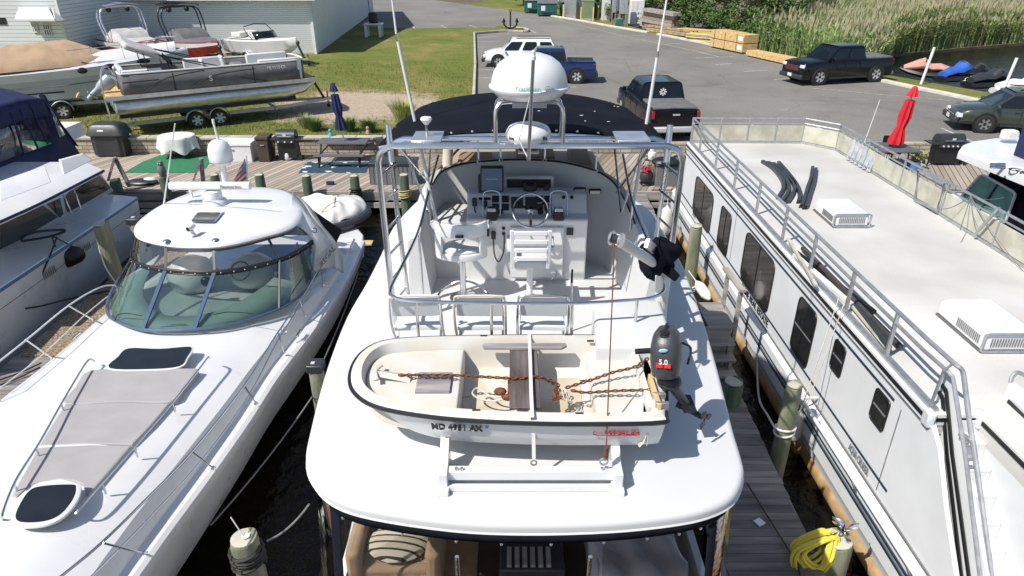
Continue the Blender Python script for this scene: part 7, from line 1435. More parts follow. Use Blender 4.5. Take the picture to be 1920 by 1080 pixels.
# wooden steps with handrail
t = thing('boarding_steps', 'grey wooden boarding steps on the right finger pier beside the yacht', 'steps', (3.75, 10.8, DOCKZ))
for k, (v, z) in enumerate(((614, 1.72), (645, 1.45), (676, 1.2), (706, .98))):
    y = at(1360, v, z).y; d_ = 1.0 if k == 0 else .34; MB().bb(3.2, 4.12, y, y+d_, z-.05, z).build('tread', 'oldwoodx', t, bevel=.006); MB().bb(3.25, 4.06, y+.03, y+.06, .8, z-.05).build('riser', 'oldwoodx', t) if k == 0 else MB().bb(4.0, 4.06, y+.03, y+.10, .8, z-.05).build('support', 'oldwood', t)
MB().bb(3.2, 3.62, at(1330, 612, 1.72).y, at(1330, 571, 1.72).y, 1.722, 1.735).build('black_tread_mat', 'rubber', t)
for a, b_ in (((1353, 580), (1366, 508)), ((1376, 622), (1389, 548))): q = atX(*b_, 4.17); MB().beam((4.17, q.y, .85), q, .07, .07).build('handrail_post', 'oldwood', t)
MB().beam(atX(1360, 503, 4.17), atX(1393, 546, 4.17), .12, .05).build('handrail', 'oldwood', t)
# pinwheel and hose on the near piling
t = thing('pinwheel', 'shiny silver foil pinwheel fixed on the bottom right piling', 'pinwheel', t4); c = t4+Vector((.02, 0, .16)); MB().cyl(t4+Vector((.02, .05, -.05)), c, .008, n=6).build('stick', 'steel', t)
for k in range(4):
    a = PI/2*k+.5; d = Vector((math.cos(a), .35*math.sin(a), .75*math.sin(a))); e = Vector((-math.sin(a), .1, .75*math.cos(a))); n0 = Vector((.05, -.12, .12)); MB().add([c, c+d*.17+e*.04, c+d*.26, c+d*.15-e*.07+n0*.4, c+n0*.3], [(0, 1, 2), (0, 2, 3), (0, 3, 4)]).build('foil_blade', 'steel', t, solid=.003, ang=20)
t = tag(None or MB().build('dummy', 'yellow'), '', '') if 0 else None
hs_ = MB(); rn = random.Random(4)
for k in range(12):
    w_ = rn.uniform(.20, .34); dz = rn.uniform(.35, .75); o_ = Vector((-.13-.012*k, -.05+rn.uniform(-.12, .10), .06)); P = [t4+o_+Vector((.10, .04, .03)), t4+o_+Vector((-.06, 0, .04)), t4+o_+Vector((-.16-w_*.5, -.03, -.10)), t4+o_+Vector((-.20-w_*.4, -.05, -dz*.6)), t4+o_+Vector((-.10, -.06, -dz)), t4+o_+Vector((.04, -.07, -dz*.6)), t4+o_+Vector((.08, -.03, -.12))]; hs_.tube(smooth(P, 5, True), .022, 7, closed=True)
tag(hs_.build('hose_coil', 'yellow'), 'yellow shore power hose coil hung on the bottom right piling', 'hose')
tag(MB().tube(smooth([at(1400, 905, .85), at(1450, 985, .84), at(1495, 1060, .84), at(1500, 1100, .84)], 4), .012, 5).build('power_cord', 'black'), 'black cord lying across the right finger planks', 'cord')
p = at(1424, 979, .82); tag(MB().box(p, (.12, .12, .02), rz=.5).build('pier_reflector', 'chromewhite', bevel=.005), 'small pale reflector plate on the right finger planks', 'reflector')
# pilings between cruiser and yacht
t5 = at(457, 1010, 1.55); pl5 = piling('piling at the bottom left with black rope turns and a white reflector disc', t5, .17, cap='flat'); wrap('rope_wrap', t5, t5.z-.42, 4, .19, 'rubber', 'black rope turns round the bottom left piling', .028, .07)
w_ = MB().lathe([(.005, 0), (.05, 0), (.05, .01), (.005, .012)], t5+Vector((.03, 0, .04)), 14).build('reflector_disc', 'whitepaint', pl5); MB().cyl(t5+Vector((.0, 0, .05)), t5+Vector((-.12, .05, .30)), .008, n=6).build('reflector_stick', 'whitepaint', w_)
t6 = at(592, 686, 2.1); piling('piling with a square black cap between express cruiser and yacht', t6, .115, cap='black'); wrap('rope_wrap', t6, t6.z-.55, 1, .125, 'black', 'single dark line round the black capped middle piling', .01, .02)
for a, b_, lab in ((at(500, 1015, 1.2), at(580, 945, 1.6), 'grey line from the bottom left piling to the yacht stern'), (at(672, 510, .7), at(600, 690, 1.3), 'grey mooring line running aft along the express cruiser'), (at(588, 740, 1.2), at(395, 985, .9), 'double grey mooring line from the middle piling towards the camera')): tag(MB().tube(sag(a, b_, .08), .014, 6).build('mooring_line', 'greyplastic'), lab, 'rope')
t7 = atX(189, 420, -9.45); piling('tall pale piling in front of the left cruiser hull', t7, .17, cap='flat'); t8 = atX(254, 412, -9.0); piling('piling with a black cap behind the express cruiser roof', t8, .15, cap='black')
rope('x', [t7+Vector((-.1, -.15, -.5)), t7+Vector((-.05, -.2, -1.0)), t7+Vector((.1, -.18, -1.5))], .02, 'whiterope'); bpy.data.objects['x'].name = 'hanging_rope'; tag(bpy.data.objects['hanging_rope'], 'thin pale rope hanging down the tall left piling', 'rope')
# pilings along the main dock
DPL = [(215, 332, .17, 'green piling beside the leaning boards near the left cruiser stern'), (306, 325, .15, 'green piling topped by the owl decoy'), (402, 322, .14, 'green piling behind the radar dome of the express cruiser'), (486, 322, .15, 'green piling just right of the flag'), (574, 324, .15, 'green piling left of the low dock step'), (664, 324, .15, 'green piling wrapped in dark netting by the covered tender'), (757, 322, .15, 'green piling with tan rope coils under the yacht canopy rail')]
for u, v, r, lab in DPL:
    p = atY(u, v+6, 21.25); piling(lab, p, r, 'pilinggreen', group='green pilings along the dock edge', cap='flat' if u != 306 else None)
p = atY(664, 330, 21.25); wrap('net_wrap', p, p.z-.95, 9, .17, 'black', 'dark netting wound round the dock piling by the tender', .03, .06)
p = atY(757, 328, 21.25); wrap('rope_coil', p, p.z-.75, 5, .20, 'tanrope', 'tan rope coils hung on the dock piling', .022, .05)
p = atY(486, 328, 21.25); wrap('rope_wrap', p, p.z-.62, 2, .18, 'black', 'black rope round the dock piling near the flag', .03, .06)
p = atY(306, 331, 21.25); t = thing('owl_decoy', 'small grey owl decoy standing on a green piling', 'decoy', p); MB().lathe([(.02, 0), (.09, .02), (.13, .15), (.12, .3), (.09, .36), (.10, .42), (.08, .5), (.01, .53)], p, 16).build('body', 'greyplastic', t); f = MB(); f.ball(p+Vector((-.035, -.09, .44)), .02, 8, 5); f.ball(p+Vector((.035, -.09, .44)), .02, 8, 5); f.build('eyes', 'cream', t)
for k, (a, b_, c, lab) in enumerate((((203, 338), (215, 295), (243, 350), 'leaning grey board brace beside the left cruiser stern'), ((363, 338), (377, 297), (381, 340), 'grey board brace behind the radar bar'))):
    t = thing('board_brace', lab, 'brace', atY(*a, 21.5)); q = atY(*b_, 21.5); MB().beam(atY(a[0], a[1], 21.4), q, .16, .06).build('board', 'oldwood', t); MB().beam(q, atY(c[0], c[1], 21.6), .12, .06).build('board', 'oldwood', t)
# ---------------------------------------------------------------- things on the main dock
Z = DOCKZ
def tbox(name, lab, cat, u0, u1, v, d, h, m_, lid=None, slats=False, legs=False):
    a = at(u0, v, Z); b_ = at(u1, v, Z); t = thing(name, lab, cat, (a+b_)/2); MB().bb(a.x, b_.x, a.y, a.y+d, Z, Z+h).build('body', m_, t, bevel=.02)
    MB().slab([(a.x-.03, a.y-.03), (b_.x+.03, a.y-.03), (b_.x+.03, a.y+d+.03), (a.x-.03, a.y+d+.03)], Z+h, Z+h+.09, .03, 3).build('lid', lid or m_, t)
    if slats:
        f = MB(); n = int((b_.x-a.x)/.14)
        for k in range(n+1): x = a.x+(b_.x-a.x)*k/n; f.bb(x-.008, x+.008, a.y-.006, a.y+.004, Z+.04, Z+h-.03)
        f.build('plank_grooves', 'black', t); MB().box(((a.x+b_.x)/2, a.y-.02, Z+h-.02), (.16, .03, .05)).build('latch', 'darkplastic', t)
    else: MB().box(((a.x+b_.x)/2, a.y-.012, Z+h*.75), (.14, .03, .04)).build('latch', 'alu', t)
    return t
tbox('dock_box', 'white fibreglass dock box beside the brown bin', 'dock box', 404, 474, 304, .8, .62, 'whitepaint')
tbox('brown_bin', 'narrow brown plastic cabinet between white dock box and grill', 'cabinet', 486, 507, 304, .6, .85, 'brown')
tbox('deck_box', 'long dark slatted deck box behind the yacht ladder on the left', 'deck box', 695, 781, 347, .75, .68, 'greyplastic', 'darkplastic', True)
tbox('small_bin', 'small black storage bin beyond the dark deck box', 'bin', 722, 744, 303, .5, .5, 'darkplastic')
tbox('deck_box', 'grey deck box on the dock right of the flower pot', 'deck box', 1228, 1302, 350, .8, .72, 'greyplastic', 'darkcanvas')
mat('deckgrey', (.10, .10, .11), .6)
# covered grill
p = at(203, 297, Z); t = thing('covered_grill', 'gas grill under a black fitted cover beside the block wall', 'grill', p)
def gc(i, j):
    a = 2*PI*i; w_ = .72; d_ = .42; k = 1-.10*j; e = abs(math.cos(a))**.35*math.copysign(1, math.cos(a)); g_ = abs(math.sin(a))**.35*math.copysign(1, math.sin(a)); z = [0, .35, .72, .78, 1.12, 1.2, 1.2][min(6, int(j*6+.001))]; s = [.82, .85, .84, 1.05, .82, .6, .02][min(6, int(j*6+.001))]
    return (p.x+e*w_*s*(1+.03*math.sin(a*9)*(z < .75)), p.y+.5+g_*d_*s*(1+.06*math.sin(a*9)*(z < .75)), Z+.05+z)
MB().grid(gc, 48, 6).build('cover', 'darkplastic', t, ang=50); MB().box((p.x-.1, p.y+.13, Z+1.04), (.22, .02, .10), rx=-.5).build('cover_badge', 'whitepaint', t); f = MB()
for x in (-.5, .5):
    for y in (.25, .75): f.cyl((p.x+x, p.y+y, Z), (p.x+x, p.y+y, Z+.15), .03)
f.build('feet', 'black', t)
# cloth table
p = at(327, 300, Z); t = thing('draped_table', 'round table under a white crumpled cloth on the green turf mat', 'table', p)
def cl_(i, j):
    a = 2*PI*i; s = min(1, j*1.8); dr = max(0, j-.55)/.45; r = .64*s+.05*dr*math.sin(a*9+math.sin(a*2)*2)+.07*dr; return (p.x+r*math.cos(a)*1.05, p.y+.55+r*math.sin(a)*.9, Z+.80-dr*(.52+.10*math.sin(a*5)))
MB().grid(cl_, 72, 20).build('cloth', 'whiterope', t, ang=80); MB().cyl((p.x, p.y+.55, Z), (p.x, p.y+.55, Z+.78), .05).build('leg', 'darkplastic', t); MB().lathe([(.01, 0), (.3, 0), (.28, .04), (.01, .06)], (p.x, p.y+.55, Z), 18).build('base', 'darkplastic', t)
P = [at(u, v, Z+.008) for u, v in ((233, 324), (268, 303), (307, 289), (400, 291), (386, 315), (362, 324))]; tag(MB().extr(P, (0, 0, .006)).build('turf_mat', 'turf'), 'bright green artificial turf mat on the dock', 'mat')
# grill with tank
def grill(lab, u, v, hood='darkplastic', w_=.55, knobs=False, tank=True, z=Z):
    p = at(u, v, z); t = thing('gas_grill', lab, 'grill', p)
    x, y = p.x, p.y
    MB().bb(x-w_*.62, x+w_*.62, y+.08, y+.5, z+.12, z+.78).build('cabinet', 'black', t); MB().bb(x-w_, x+w_, y, y+.55, z+.80, z+.84).build('shelf', hood, t)
    MB().loft([[Vector((x+k*w_*.62, y+.28+math.cos(a)*.27, z+.84+max(0, math.sin(a))*.30)) for a in [PI*i/10 for i in range(11)]] for k in (-1, 1)], ring_closed=True).build('hood', hood, t); MB().tube([(x-w_*.45, y-.03, z+.95), (x+w_*.45, y-.03, z+.95)], .018, 7).build('hood_handle', 'steel', t)
    MB().bb(x-w_*.62, x+w_*.62, y-.02, y+.03, z+.70, z+.80).build('control_panel', 'darkplastic', t)
    for k in range(5 if knobs else 3): MB().cyl((x-w_*.45+k*w_*.9/(4 if knobs else 2), y-.02, z+.75), (x-w_*.45+k*w_*.9/(4 if knobs else 2), y-.06, z+.75), .03, n=10).build('knob', 'redlight' if knobs and k == 4 else 'chromewhite', t)
    for s in (-1, 1): MB().beam((x+s*w_*.9, y+.1, z), (x+s*w_*.8, y+.1, z+.8), .04, .04).build('leg', 'black', t); MB().lathe([(.01, -.02), (.08, -.02), (.08, .02), (.01, .02)], (x+s*w_*.9, y+.35, z+.08), 14, (1, 0, 0)).build('wheel', 'black', t)
    MB().box((x, y+.0, z+1.0), (.12, .02, .06)).build('badge', 'chromewhite', t)
    return t
grill('black gas grill with closed lid between brown bin and picnic table', 540, 303)
def tank(lab, p, m_='whitepaint'):
    t = thing('propane_tank', lab, 'propane tank', p); MB().lathe([(.01, .02), (.11, .02), (.15, .08), (.155, .2), (.14, .29), (.08, .33), (.01, .34)], p, 20).build('tank', m_, t); MB().lathe([(.09, .32), (.10, .44), (.085, .44), (.08, .33)], p, 16).build('collar', m_, t); MB().cyl(Vector(p)+Vector((0, 0, .33)), Vector(p)+Vector((0, 0, .41)), .02).build('valve', 'alu', t); return t
tank('white propane tank under the black grill by the block wall', at(541, 300, Z)); tank('white propane tank with blue band behind the right flower pot', at(1222, 300, Z+.2))
# picnic table
a = at(596, 318, Z); b_ = at(672, 318, Z); t = thing('picnic_table', 'dark grey picnic table with benches standing on the patterned rug', 'picnic table', a); x0, x1, y = a.x, b_.x, a.y
MB().slab([(x0-.15, y+.75), (x1+.2, y+.75), (x1+.2, y+1.55), (x0-.15, y+1.55)], Z+.72, Z+.77, .015, 2).build('table_top', 'deckgrey', t)
for yy in (.12, 1.95): MB().bb(x0-.15, x1+.2, y+yy, y+yy+.28, Z+.42, Z+.46).build('bench', 'deckgrey', t, bevel=.01)
for x in (x0, x1): MB().tube([(x, y+.2, Z), (x, y+.25, Z+.42), (x, y+2.1, Z+.42), (x, y+2.15, Z)], .03, 7).build('leg_frame', 'black', t); MB().tube([(x, y+.25, Z+.02), (x, y+.85, Z+.72)], .03, 7).build('brace', 'black', t)
def umbrella(lab, base, h, m_, lean=(0, 0), r=.2, z0=.36):
    t = thing('closed_umbrella', lab, 'umbrella', base); base = Vector(base); tp = base+Vector((lean[0], lean[1], h)); MB().cyl(base, tp, .022, n=8).build('pole', 'alu', t); n = 40
    def q(i, j):
        a = 2*PI*i; zz = z0+(1-z0)*[0, .06, .30, .47, .77, .84, 1.0][j]; s = [1.15, 1.2, .62, .95, .72, .85, .35][j]; rr = r*s*(1+.18*math.cos(a*8)); c = base.lerp(tp, zz); return c+Vector((math.cos(a)*rr, math.sin(a)*rr, 0))
    f = MB(); f.loft([[q(i/n, j) for i in range(n)] for j in range(5)]); f.build('canopy', m_, t, ang=70); f = MB(); f.loft([[q(i/n, j) for i in range(n)] for j in (5, 6)]+[[tp+Vector((math.cos(2*PI*i/n)*.03, math.sin(2*PI*i/n)*.03, .03)) for i in range(n)]]); f.build('top_cap', m_, t, ang=70); return t
umbrella('closed dark blue umbrella through the picnic table', ((x0+x1)/2+.05, y+1.1, Z+.77), 2.05, 'bluecanvas', (-.18, 0), .17, .2)
m, N, L, b = nodes_of('rug'); g = N.new('ShaderNodeNewGeometry').outputs['Position']; vo = N.new('ShaderNodeTexVoronoi'); vo.inputs['Scale'].default_value = 2.6; L.new(g, vo.inputs['Vector']); n1 = noise_n(N, L, 5, 3, g)
a_ = N.new('ShaderNodeMath'); a_.operation = 'ADD'; L.new(vo.outputs['Distance'], a_.inputs[0]); L.new(n1.outputs[0], a_.inputs[1]); L.new(ramp(N, L, a_.outputs[0], [(.0, (.35, .55, .58)), (.72, (.62, .68, .68)), (.82, (.03, .06, .10)), (.98, (.02, .05, .08))]).outputs[0], b.inputs['Base Color']); b.inputs['Roughness'].default_value = .95
P = [at(u, v, Z+.008) for u, v in ((560, 324), (575, 304), (695, 304), (686, 324))]; tag(MB().extr(P, (0, 0, .006)).build('patterned_rug', 'rug'), 'blue and white patterned outdoor rug under the picnic table', 'rug')
p = at(262, 345, Z); t = thing('inflatable_seat', 'flat black and grey float lying on the dock edge behind the left cruiser', 'float', p); MB().ball(p+Vector((.1, -.0, .08)), (.55, .28, .09)).build('float_body', 'darkplastic', t); MB().ball(p+Vector((.35, .05, .14)), (.22, .12, .08)).build('float_cushion', 'offwhite', t)
tag(MB().box(at(620, 346, Z)+Vector((0, -.02, .05)), (.26, .12, .14)).build('blue_box', 'bluecanvas', bevel=.02), 'tiny blue box on the dock edge above the low step', 'box')
for k, (u, v, m_, lab) in enumerate(((620, 255, 'tealtext', 'small blue green garden ornament behind the picnic table'), (690, 250, 'tancanvas', 'small tan garden figure at the wall end'), (528, 252, 'weed', 'small green plant pot on the wall cap'))):
    p = at(u, v, 1.44); t = thing('garden_ornament', lab, 'ornament', p); MB().lathe([(.01, 0), (.10, 0), (.08, .08), (.05, .14), (.01, .16)], p, 12).build('base', m_, t); MB().ball(p+Vector((0, 0, .2)), (.07, .06, .08), 10, 6).build('top', m_, t)
# flower pot on caddy
p = at(1210, 347, Z); t = thing('flower_pot', 'dark glazed pot of red flowers standing on a wheeled caddy', 'flower pot', p); MB().lathe([(.01, .1), (.14, .1), (.22, .22), (.24, .35), (.19, .45), (.17, .45), (.01, .42)], p, 22).build('pot', 'darkplastic', t)
f = MB(); f.torus(p+Vector((0, 0, .07)), .18, .02, n=16); f.build('caddy_ring', 'black', t)
for a in (0, 2.1, 4.2): MB().ball(p+Vector((math.cos(a)*.18, math.sin(a)*.18, .035)), .035, 8, 5).build('caster', 'black', t)
cl = MB(); rn = random.Random(4); leafcloud(cl, p+Vector((0, 0, .58)), (.24, .22, .14), 120, .05, rn); cl.build('flowers', 'leafred', t, ang=1); cl = MB(); leafcloud(cl, p+Vector((.08, .05, .6)), (.3, .22, .2), 60, .06, rn); cl.build('leaves', 'leafb', t, ang=1)
p = at(1252, 303, Z+.8); t = thing('tarp_bundle', 'crumpled black tarp lying on the right grey deck box', 'tarp', p); MB().ball(p, (.55, .35, .16)).ball(p+Vector((.4, .05, .02)), (.3, .25, .2)).build('tarp', 'black', t)
p = at(1208, 302, Z); cl = MB(); leafcloud(cl, p+Vector((0, 0, .5)), (.2, .2, .4), 150, .07, rn); tag(cl.build('potted_bush', 'leafb', ang=1), 'small light green bush beside the white propane tank', 'plant')
# right hand terrace
a = at(1630, 330, Z); t = thing('patio_table', 'dark grey square patio table under the closed red umbrella', 'table', a); tc = atY(1660, 274, 24.0)
MB().slab([(tc.x-.95, 23.6), (tc.x+1.15, 23.6), (tc.x+1.0, 24.9), (tc.x-.8, 24.9)], 1.5, 1.55, .015, 2).build('table_top', 'deckgrey', t); f = MB()
for x in (-.7, .8):
    for yy in (23.7, 24.8): f.tube([(tc.x+x, yy, Z), (tc.x+x*.9, yy, 1.5)], .03, 7)
f.build('legs', 'black', t)
umbrella('closed red umbrella leaning above the patio table', (tc.x+.42, 24.2, 1.55), 2.1, 'redcanvas', (.22, 0), .2, .06)
p = at(1780, 318, Z); g_ = grill('large black grill with chrome knobs beside the patio table', 1775, 312, w_=.75, knobs=True)
for u, v, lab in ((1712, 318, 'blue white planter with yellow flowers by the patio table'), (1672, 312, 'dark chair seat under the patio table')):
    p = at(u, v, Z); 
    if u == 1712: t = thing('planter', lab, 'planter', p); MB().lathe([(.01, 0), (.15, 0), (.2, .3), (.17, .3), (.01, .28)], p, 18).build('pot', 'bluetext', t); cl = MB(); leafcloud(cl, p+Vector((.05, 0, .5)), (.3, .25, .25), 160, .07, rn); cl.build('flowers', 'grassyel', t, ang=1)
    else: t = thing('patio_chair', lab, 'chair', p); MB().box(p+Vector((0, .3, .45)), (.5, .5, .05)).build('seat', 'black', t); MB().box(p+Vector((0, .55, .75)), (.5, .04, .5)).build('backrest', 'black', t); [MB().cyl(p+Vector((x, y_, 0)), p+Vector((x, y_, .45)), .015, n=6).build('leg', 'black', t) for x in (-.22, .22) for y_ in (.1, .52)]
p = at(1650, 238, 1.1); tag(MB().cyl(atY(1620, 270, 21.0), atY(1650, 187, 21.0), .016, .010, 6).build('thin_antenna', 'whitepaint'), 'thin white antenna rising left of the red umbrella', 'antenna')
# ================================================================ boats stored on the lawn
def hsec(t_, L_, B, H, rise, n=9):
    hb = B/2*(1-max(0, (t_-.45)/.55)**2.4*.97)*(.94+.06*min(1, t_*4)); sh = H*(1+rise*t_*t_); kz = max(0, (t_-.62)/.38)**2*H*.75; cz = kz+(sh-kz)*.30; x = L_*t_
    return x, hb, sh, kz, cz
def hull(t, name, L_, B, H, rise, m_, f0=0, f1=1, out=0.0, close=False, deckz=.06):
    r = []
    for k in range(17):
        x, hb, sh, kz, cz = hsec(k/16, L_, B, H, rise); hb += out
        def P(f): z = cz+(sh-cz)*f; return hb*(.82+.18*f), z
        (ya, za), (yb, zb) = P(f0), P(f1)
        if f0 <= 0: r.append([Vector((x, -yb, zb)), Vector((x, -ya, za)), Vector((x, 0, kz)), Vector((x, ya, za)), Vector((x, yb, zb)), Vector((x, yb*.85, zb+deckz)), Vector((x, 0, zb+deckz*2)), Vector((x, -yb*.85, zb+deckz))])
        else: r.append([Vector((x, -yb, zb)), Vector((x, -ya, za)), Vector((x, ya, za)), Vector((x, yb, zb)), Vector((x, 0, zb+.02))])
    return MB().loft(r).build(name, m_, t, ang=35)
def trailer(t, L_, B, zb, wx, m_='alu'):
    tr_ = MB(); 
    for s in (-1, 1): tr_.beam((-.1, s*B*.32, zb), (L_*.8, s*B*.32, zb), .08, .14); tr_.beam((L_*.8, s*B*.32, zb), (L_+.9, 0, zb), .08, .12)
    for x in (.3, L_*.4, L_*.75): tr_.beam((x, -B*.42, zb), (x, B*.42, zb), .08, .1)
    o = tr_.build('trailer_frame', m_, t)
    for x in wx:
        for s in (-1, 1): wheel(t, x, s*B*.46, .34, .2, s); MB().loft([[Vector((x+math.cos(a)*.43, s*B*.46+yy, .34+math.sin(a)*.43)) for a in [PI*k/8 for k in range(9)]] for yy in (-.13, .13)], ring_closed=False, caps=False).build('fender', m_, t, solid=.02)
    MB().beam((L_+.5, 0, zb), (L_+.05, 0, zb+.9), .1, .1).build('winch_post', 'darkplastic', t); MB().ball((L_+.1, 0, zb+.95), .12, 10, 6).build('winch', 'darkplastic', t); MB().cyl((L_+.7, .12, zb+.3), (L_+.7, .12, .08), .03).build('jack', 'darkplastic', t); MB().lathe([(.01, -.03), (.08, -.03), (.08, .03), (.01, .03)], (L_+.7, .12, .08), 12, (0, 1, 0)).build('jack_wheel', 'rubber', t)
def lift(t, dz):
    for c in t.children:
        if c.name.split('.')[0] not in ('wheel', 'fender', 'trailer_frame', 'jack', 'jack_wheel', 'winch_post', 'winch'): c.location.z += dz
G = 'boats stored on the lawn by the shed'
# large cruiser under tan cover
t = thing('covered_cruiser', 'large white cruiser on a trailer under a tan canvas cover', 'motor boat', group=G)
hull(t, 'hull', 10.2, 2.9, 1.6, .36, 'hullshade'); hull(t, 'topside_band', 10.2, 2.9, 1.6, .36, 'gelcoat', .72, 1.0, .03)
MB().loft([[Vector((x, y, z)) for y, z in ((-w_, 1.68+x*.03), (-w_*.9, 1.95+x*.03), (0, zt), (w_*.9, 1.95+x*.03), (w_, 1.68+x*.03))] for x, w_, zt in ((.1, 1.36, 2.0), (3.2, 1.38, 2.7), (5.4, 1.25, 2.85), (6.8, .85, 2.25))]).build('canvas_cover', 'tancanvas', t, ang=50)
MB().loft([[Vector((x, y, z)) for y, z in ((-w_, zs), (-w_*.8, zs+.25), (0, zs+.42), (w_*.8, zs+.25), (w_, zs))] for x, w_, zs in ((4.5, 1.2, 1.75), (6.5, 1.05, 1.88), (8.5, .6, 2.04), (9.7, .15, 2.14))]).build('cabin_top', 'gelcoat', t, ang=50)
for x, y, sx in ((7.0, 0, .32), (8.3, 0, .30), (5.9, 0, .2)):
    _, hb_, sh_, _, _ = hsec(x/10.2, 10.2, 2.9, 1.6, .36); y = -hb_-.0; MB().ball((x, y, sh_-.10), (sx, .06, .13), 16, 8, R=Matrix.Rotation(.10 if x < 7.5 else .3, 3, 'Z')).build('porthole', 'winglass', t)
MB().tube([(0, -1.36, 1.0), (5.1, -1.38, 1.12), (7.6, -1.13, 1.3)], .018, 5).build('hull_line', 'greyplastic', t); MB().tube([(0, -1.26, .75), (5, -1.28, .85)], .03, 5).build('boot_stripe', 'black', t)
f = MB(); f.tube([(5.5, -1.15, 2.5), (7.5, -.9, 2.6), (9.2, -.4, 2.75), (9.9, 0, 2.75), (9.2, .4, 2.75)], .018, 6)
for x, y in ((6.4, -1.05), (7.6, -.88), (8.6, -.6), (9.4, -.3)): f.tube([(x, y, 2.0), (x-.05, y, 2.65)], .014, 5)
f.build('bow_rail', 'steel', t); trailer(t, 10.2, 2.9, .55, (3.9, 4.75)); lift(t, .28)
hd = math.radians(24); c_ = Vector((math.cos(hd), math.sin(hd), 0)); bow = Vector((-15.2, 33.6, 0)); o_ = bow-c_*10.2; place(t, (o_.x, o_.y, LAWNZ), hd)
# tower boats
def towboat(lab, m_, cov, L_, p, hd, tw):
    t = thing('tow_boat', lab, 'motor boat', group=G); hull(t, 'hull', L_, 2.4, 1.1, .22, m_); hull(t, 'topside_band', L_, 2.4, 1.1, .22, 'gelcoat', .70, 1.0, .02)
    MB().loft([[Vector((x, y, z)) for y, z in ((-w_, 1.18), (-w_*.8, zt), (w_*.8, zt), (w_, 1.18))] for x, w_, zt in ((.1, 1.05, 1.3), (1.5, 1.08, 1.42), (2.7, 1.08, 1.9), (3.6, 1.05, 1.75), (3.9, 1.0, 1.42), (5.2, .75, 1.42), (L_*.93, .25, 1.4))]).build('mooring_cover', cov, t, ang=45)
    f = MB(); 
    for x in (2.0, 2.5): f.tube(smooth([(x+.5, -1.15, 1.2), (x, -1.25, 2.3), (x-.1, -1.1, 2.95), (x-.2, -.6, 3.1), (x-.2, .6, 3.1), (x-.1, 1.1, 2.95), (x, 1.25, 2.3), (x+.5, 1.15, 1.2)], 4), .045, 8)
    f.build('wakeboard_tower', tw, t); f = MB()
    for k in range(5): f.tube(smooth([(1.2+k*.45, -.95, 3.22), (1.2+k*.45, 0, 3.34), (1.2+k*.45, .95, 3.22)], 3), .025, 6)
    for y in (-.95, 0, .95): f.tube([(1.2, y, 3.22+(y == 0)*.12), (3.0, y, 3.22+(y == 0)*.12)], .025, 6)
    f.build('tower_rack', tw, t)
    for y in (-.55, .55): MB().ball((2.1, y, 2.95), .16, 12, 8).build('tower_speaker', 'black', t)
    trailer(t, L_, 2.4, .5, (2.2, 3.0)); lift(t, .35); place(t, (p[0], p[1], LAWNZ), hd)
p = at(200, 112, LAWNZ); towboat('white and red boat with pale tower and cream cover beside the shed', 'redgel', 'greycanvas', 6.6, (-25.9, 46.8), math.radians(-42), 'brightalu')
towboat('deep red boat with black tower and charcoal cover beside the shed', 'redgel', 'darkcanvas', 6.6, (-22.2, 46.8), math.radians(-42), 'black')
t = thing('bowrider', 'small white open bowrider on a trailer against the shed wall', 'motor boat', group=G); hull(t, 'hull', 5.6, 2.2, 1.0, .25, 'gelcoat'); MB().loft([[Vector((x, y, 1.13+.02*x)) for y in (-w_, w_)] for x, w_ in ((.5, .85), (3.0, .85), (4.6, .5))], ring_closed=False, caps=False).build('cockpit', 'cream', t, solid=.02)
f = MB(); f.loft([[Vector((3.1, -.95, 1.15)), Vector((2.8, -.9, 1.6))], [Vector((3.5, -.3, 1.2)), Vector((3.2, -.3, 1.62))], [Vector((3.5, .3, 1.2)), Vector((3.2, .3, 1.62))], [Vector((3.1, .95, 1.15)), Vector((2.8, .9, 1.6))]], ring_closed=False, caps=False); f.build('windscreen', 'carglass', t, solid=.02)
f = MB(); f.tube(smooth([(2.8, -.95, 1.2), (2.2, -.95, 1.9), (2.2, .95, 1.9), (2.8, .95, 1.2)], 2), .03, 6); f.build('arch', 'black', t); MB().box((1.2, 0, 1.35), (.8, 1.6, .3)).build('rear_seat', 'cream', t, bevel=.06); MB().box((2.4, -.4, 1.35), (.5, .5, .4)).build('helm_seat', 'cream', t, bevel=.06)
trailer(t, 5.6, 2.2, .45, (2.2,)); lift(t, .35); place(t, (-18.4, 47.6, LAWNZ), math.radians(-28))
# pontoon boat
mat('outboardgrey', (.33, .37, .43), .35, .3)
t = thing('pontoon_boat', 'dark sided pontoon boat with folded canopy and grey outboard on a twin axle trailer', 'pontoon boat', group=G); L_, B = 7.8, 2.55; dz = 1.15
for y in (-.95, 0, .95): MB().loft([[Vector((x, y+math.cos(a)*r, .80+zz+math.sin(a)*r)) for a in [2*PI*k/16 for k in range(16)]] for x, r, zz in ((-.25, .28, 0), (-.2, .32, 0), (6.4, .32, 0), (7.2, .26, .08), (7.75, .05, .24))]).build('pontoon', 'brightalu', t)
MB().bb(-.5, L_, -B/2, B/2, dz, dz+.07).build('deck', 'newlumber', t); MB().bb(-.02, L_+.02, -B/2-.03, B/2+.03, dz-.04, dz+.12).build('deck_edge', 'brightalu', t) if 0 else None
for y in (-B/2-.02, B/2+.02): MB().beam((-.5, y, dz+.03), (L_, y, dz+.03), .05, .16).build('deck_trim', 'brightalu', t)
h = .78
fp = [(.35, -B/2+.12), (.15, -B/2+.3), (.15, -.2)]; per = smooth([(.15, -.3), (.18, -B/2+.25), (.5, -B/2+.08), (3, -B/2+.06), (6.2, -B/2+.06), (7.1, -B/2+.2), (7.4, -.6), (7.4, .6), (7.1, B/2-.2), (6.2, B/2-.06), (3, B/2-.06), (.5, B/2-.08), (.18, B/2-.25), (.15, .5)], 3)
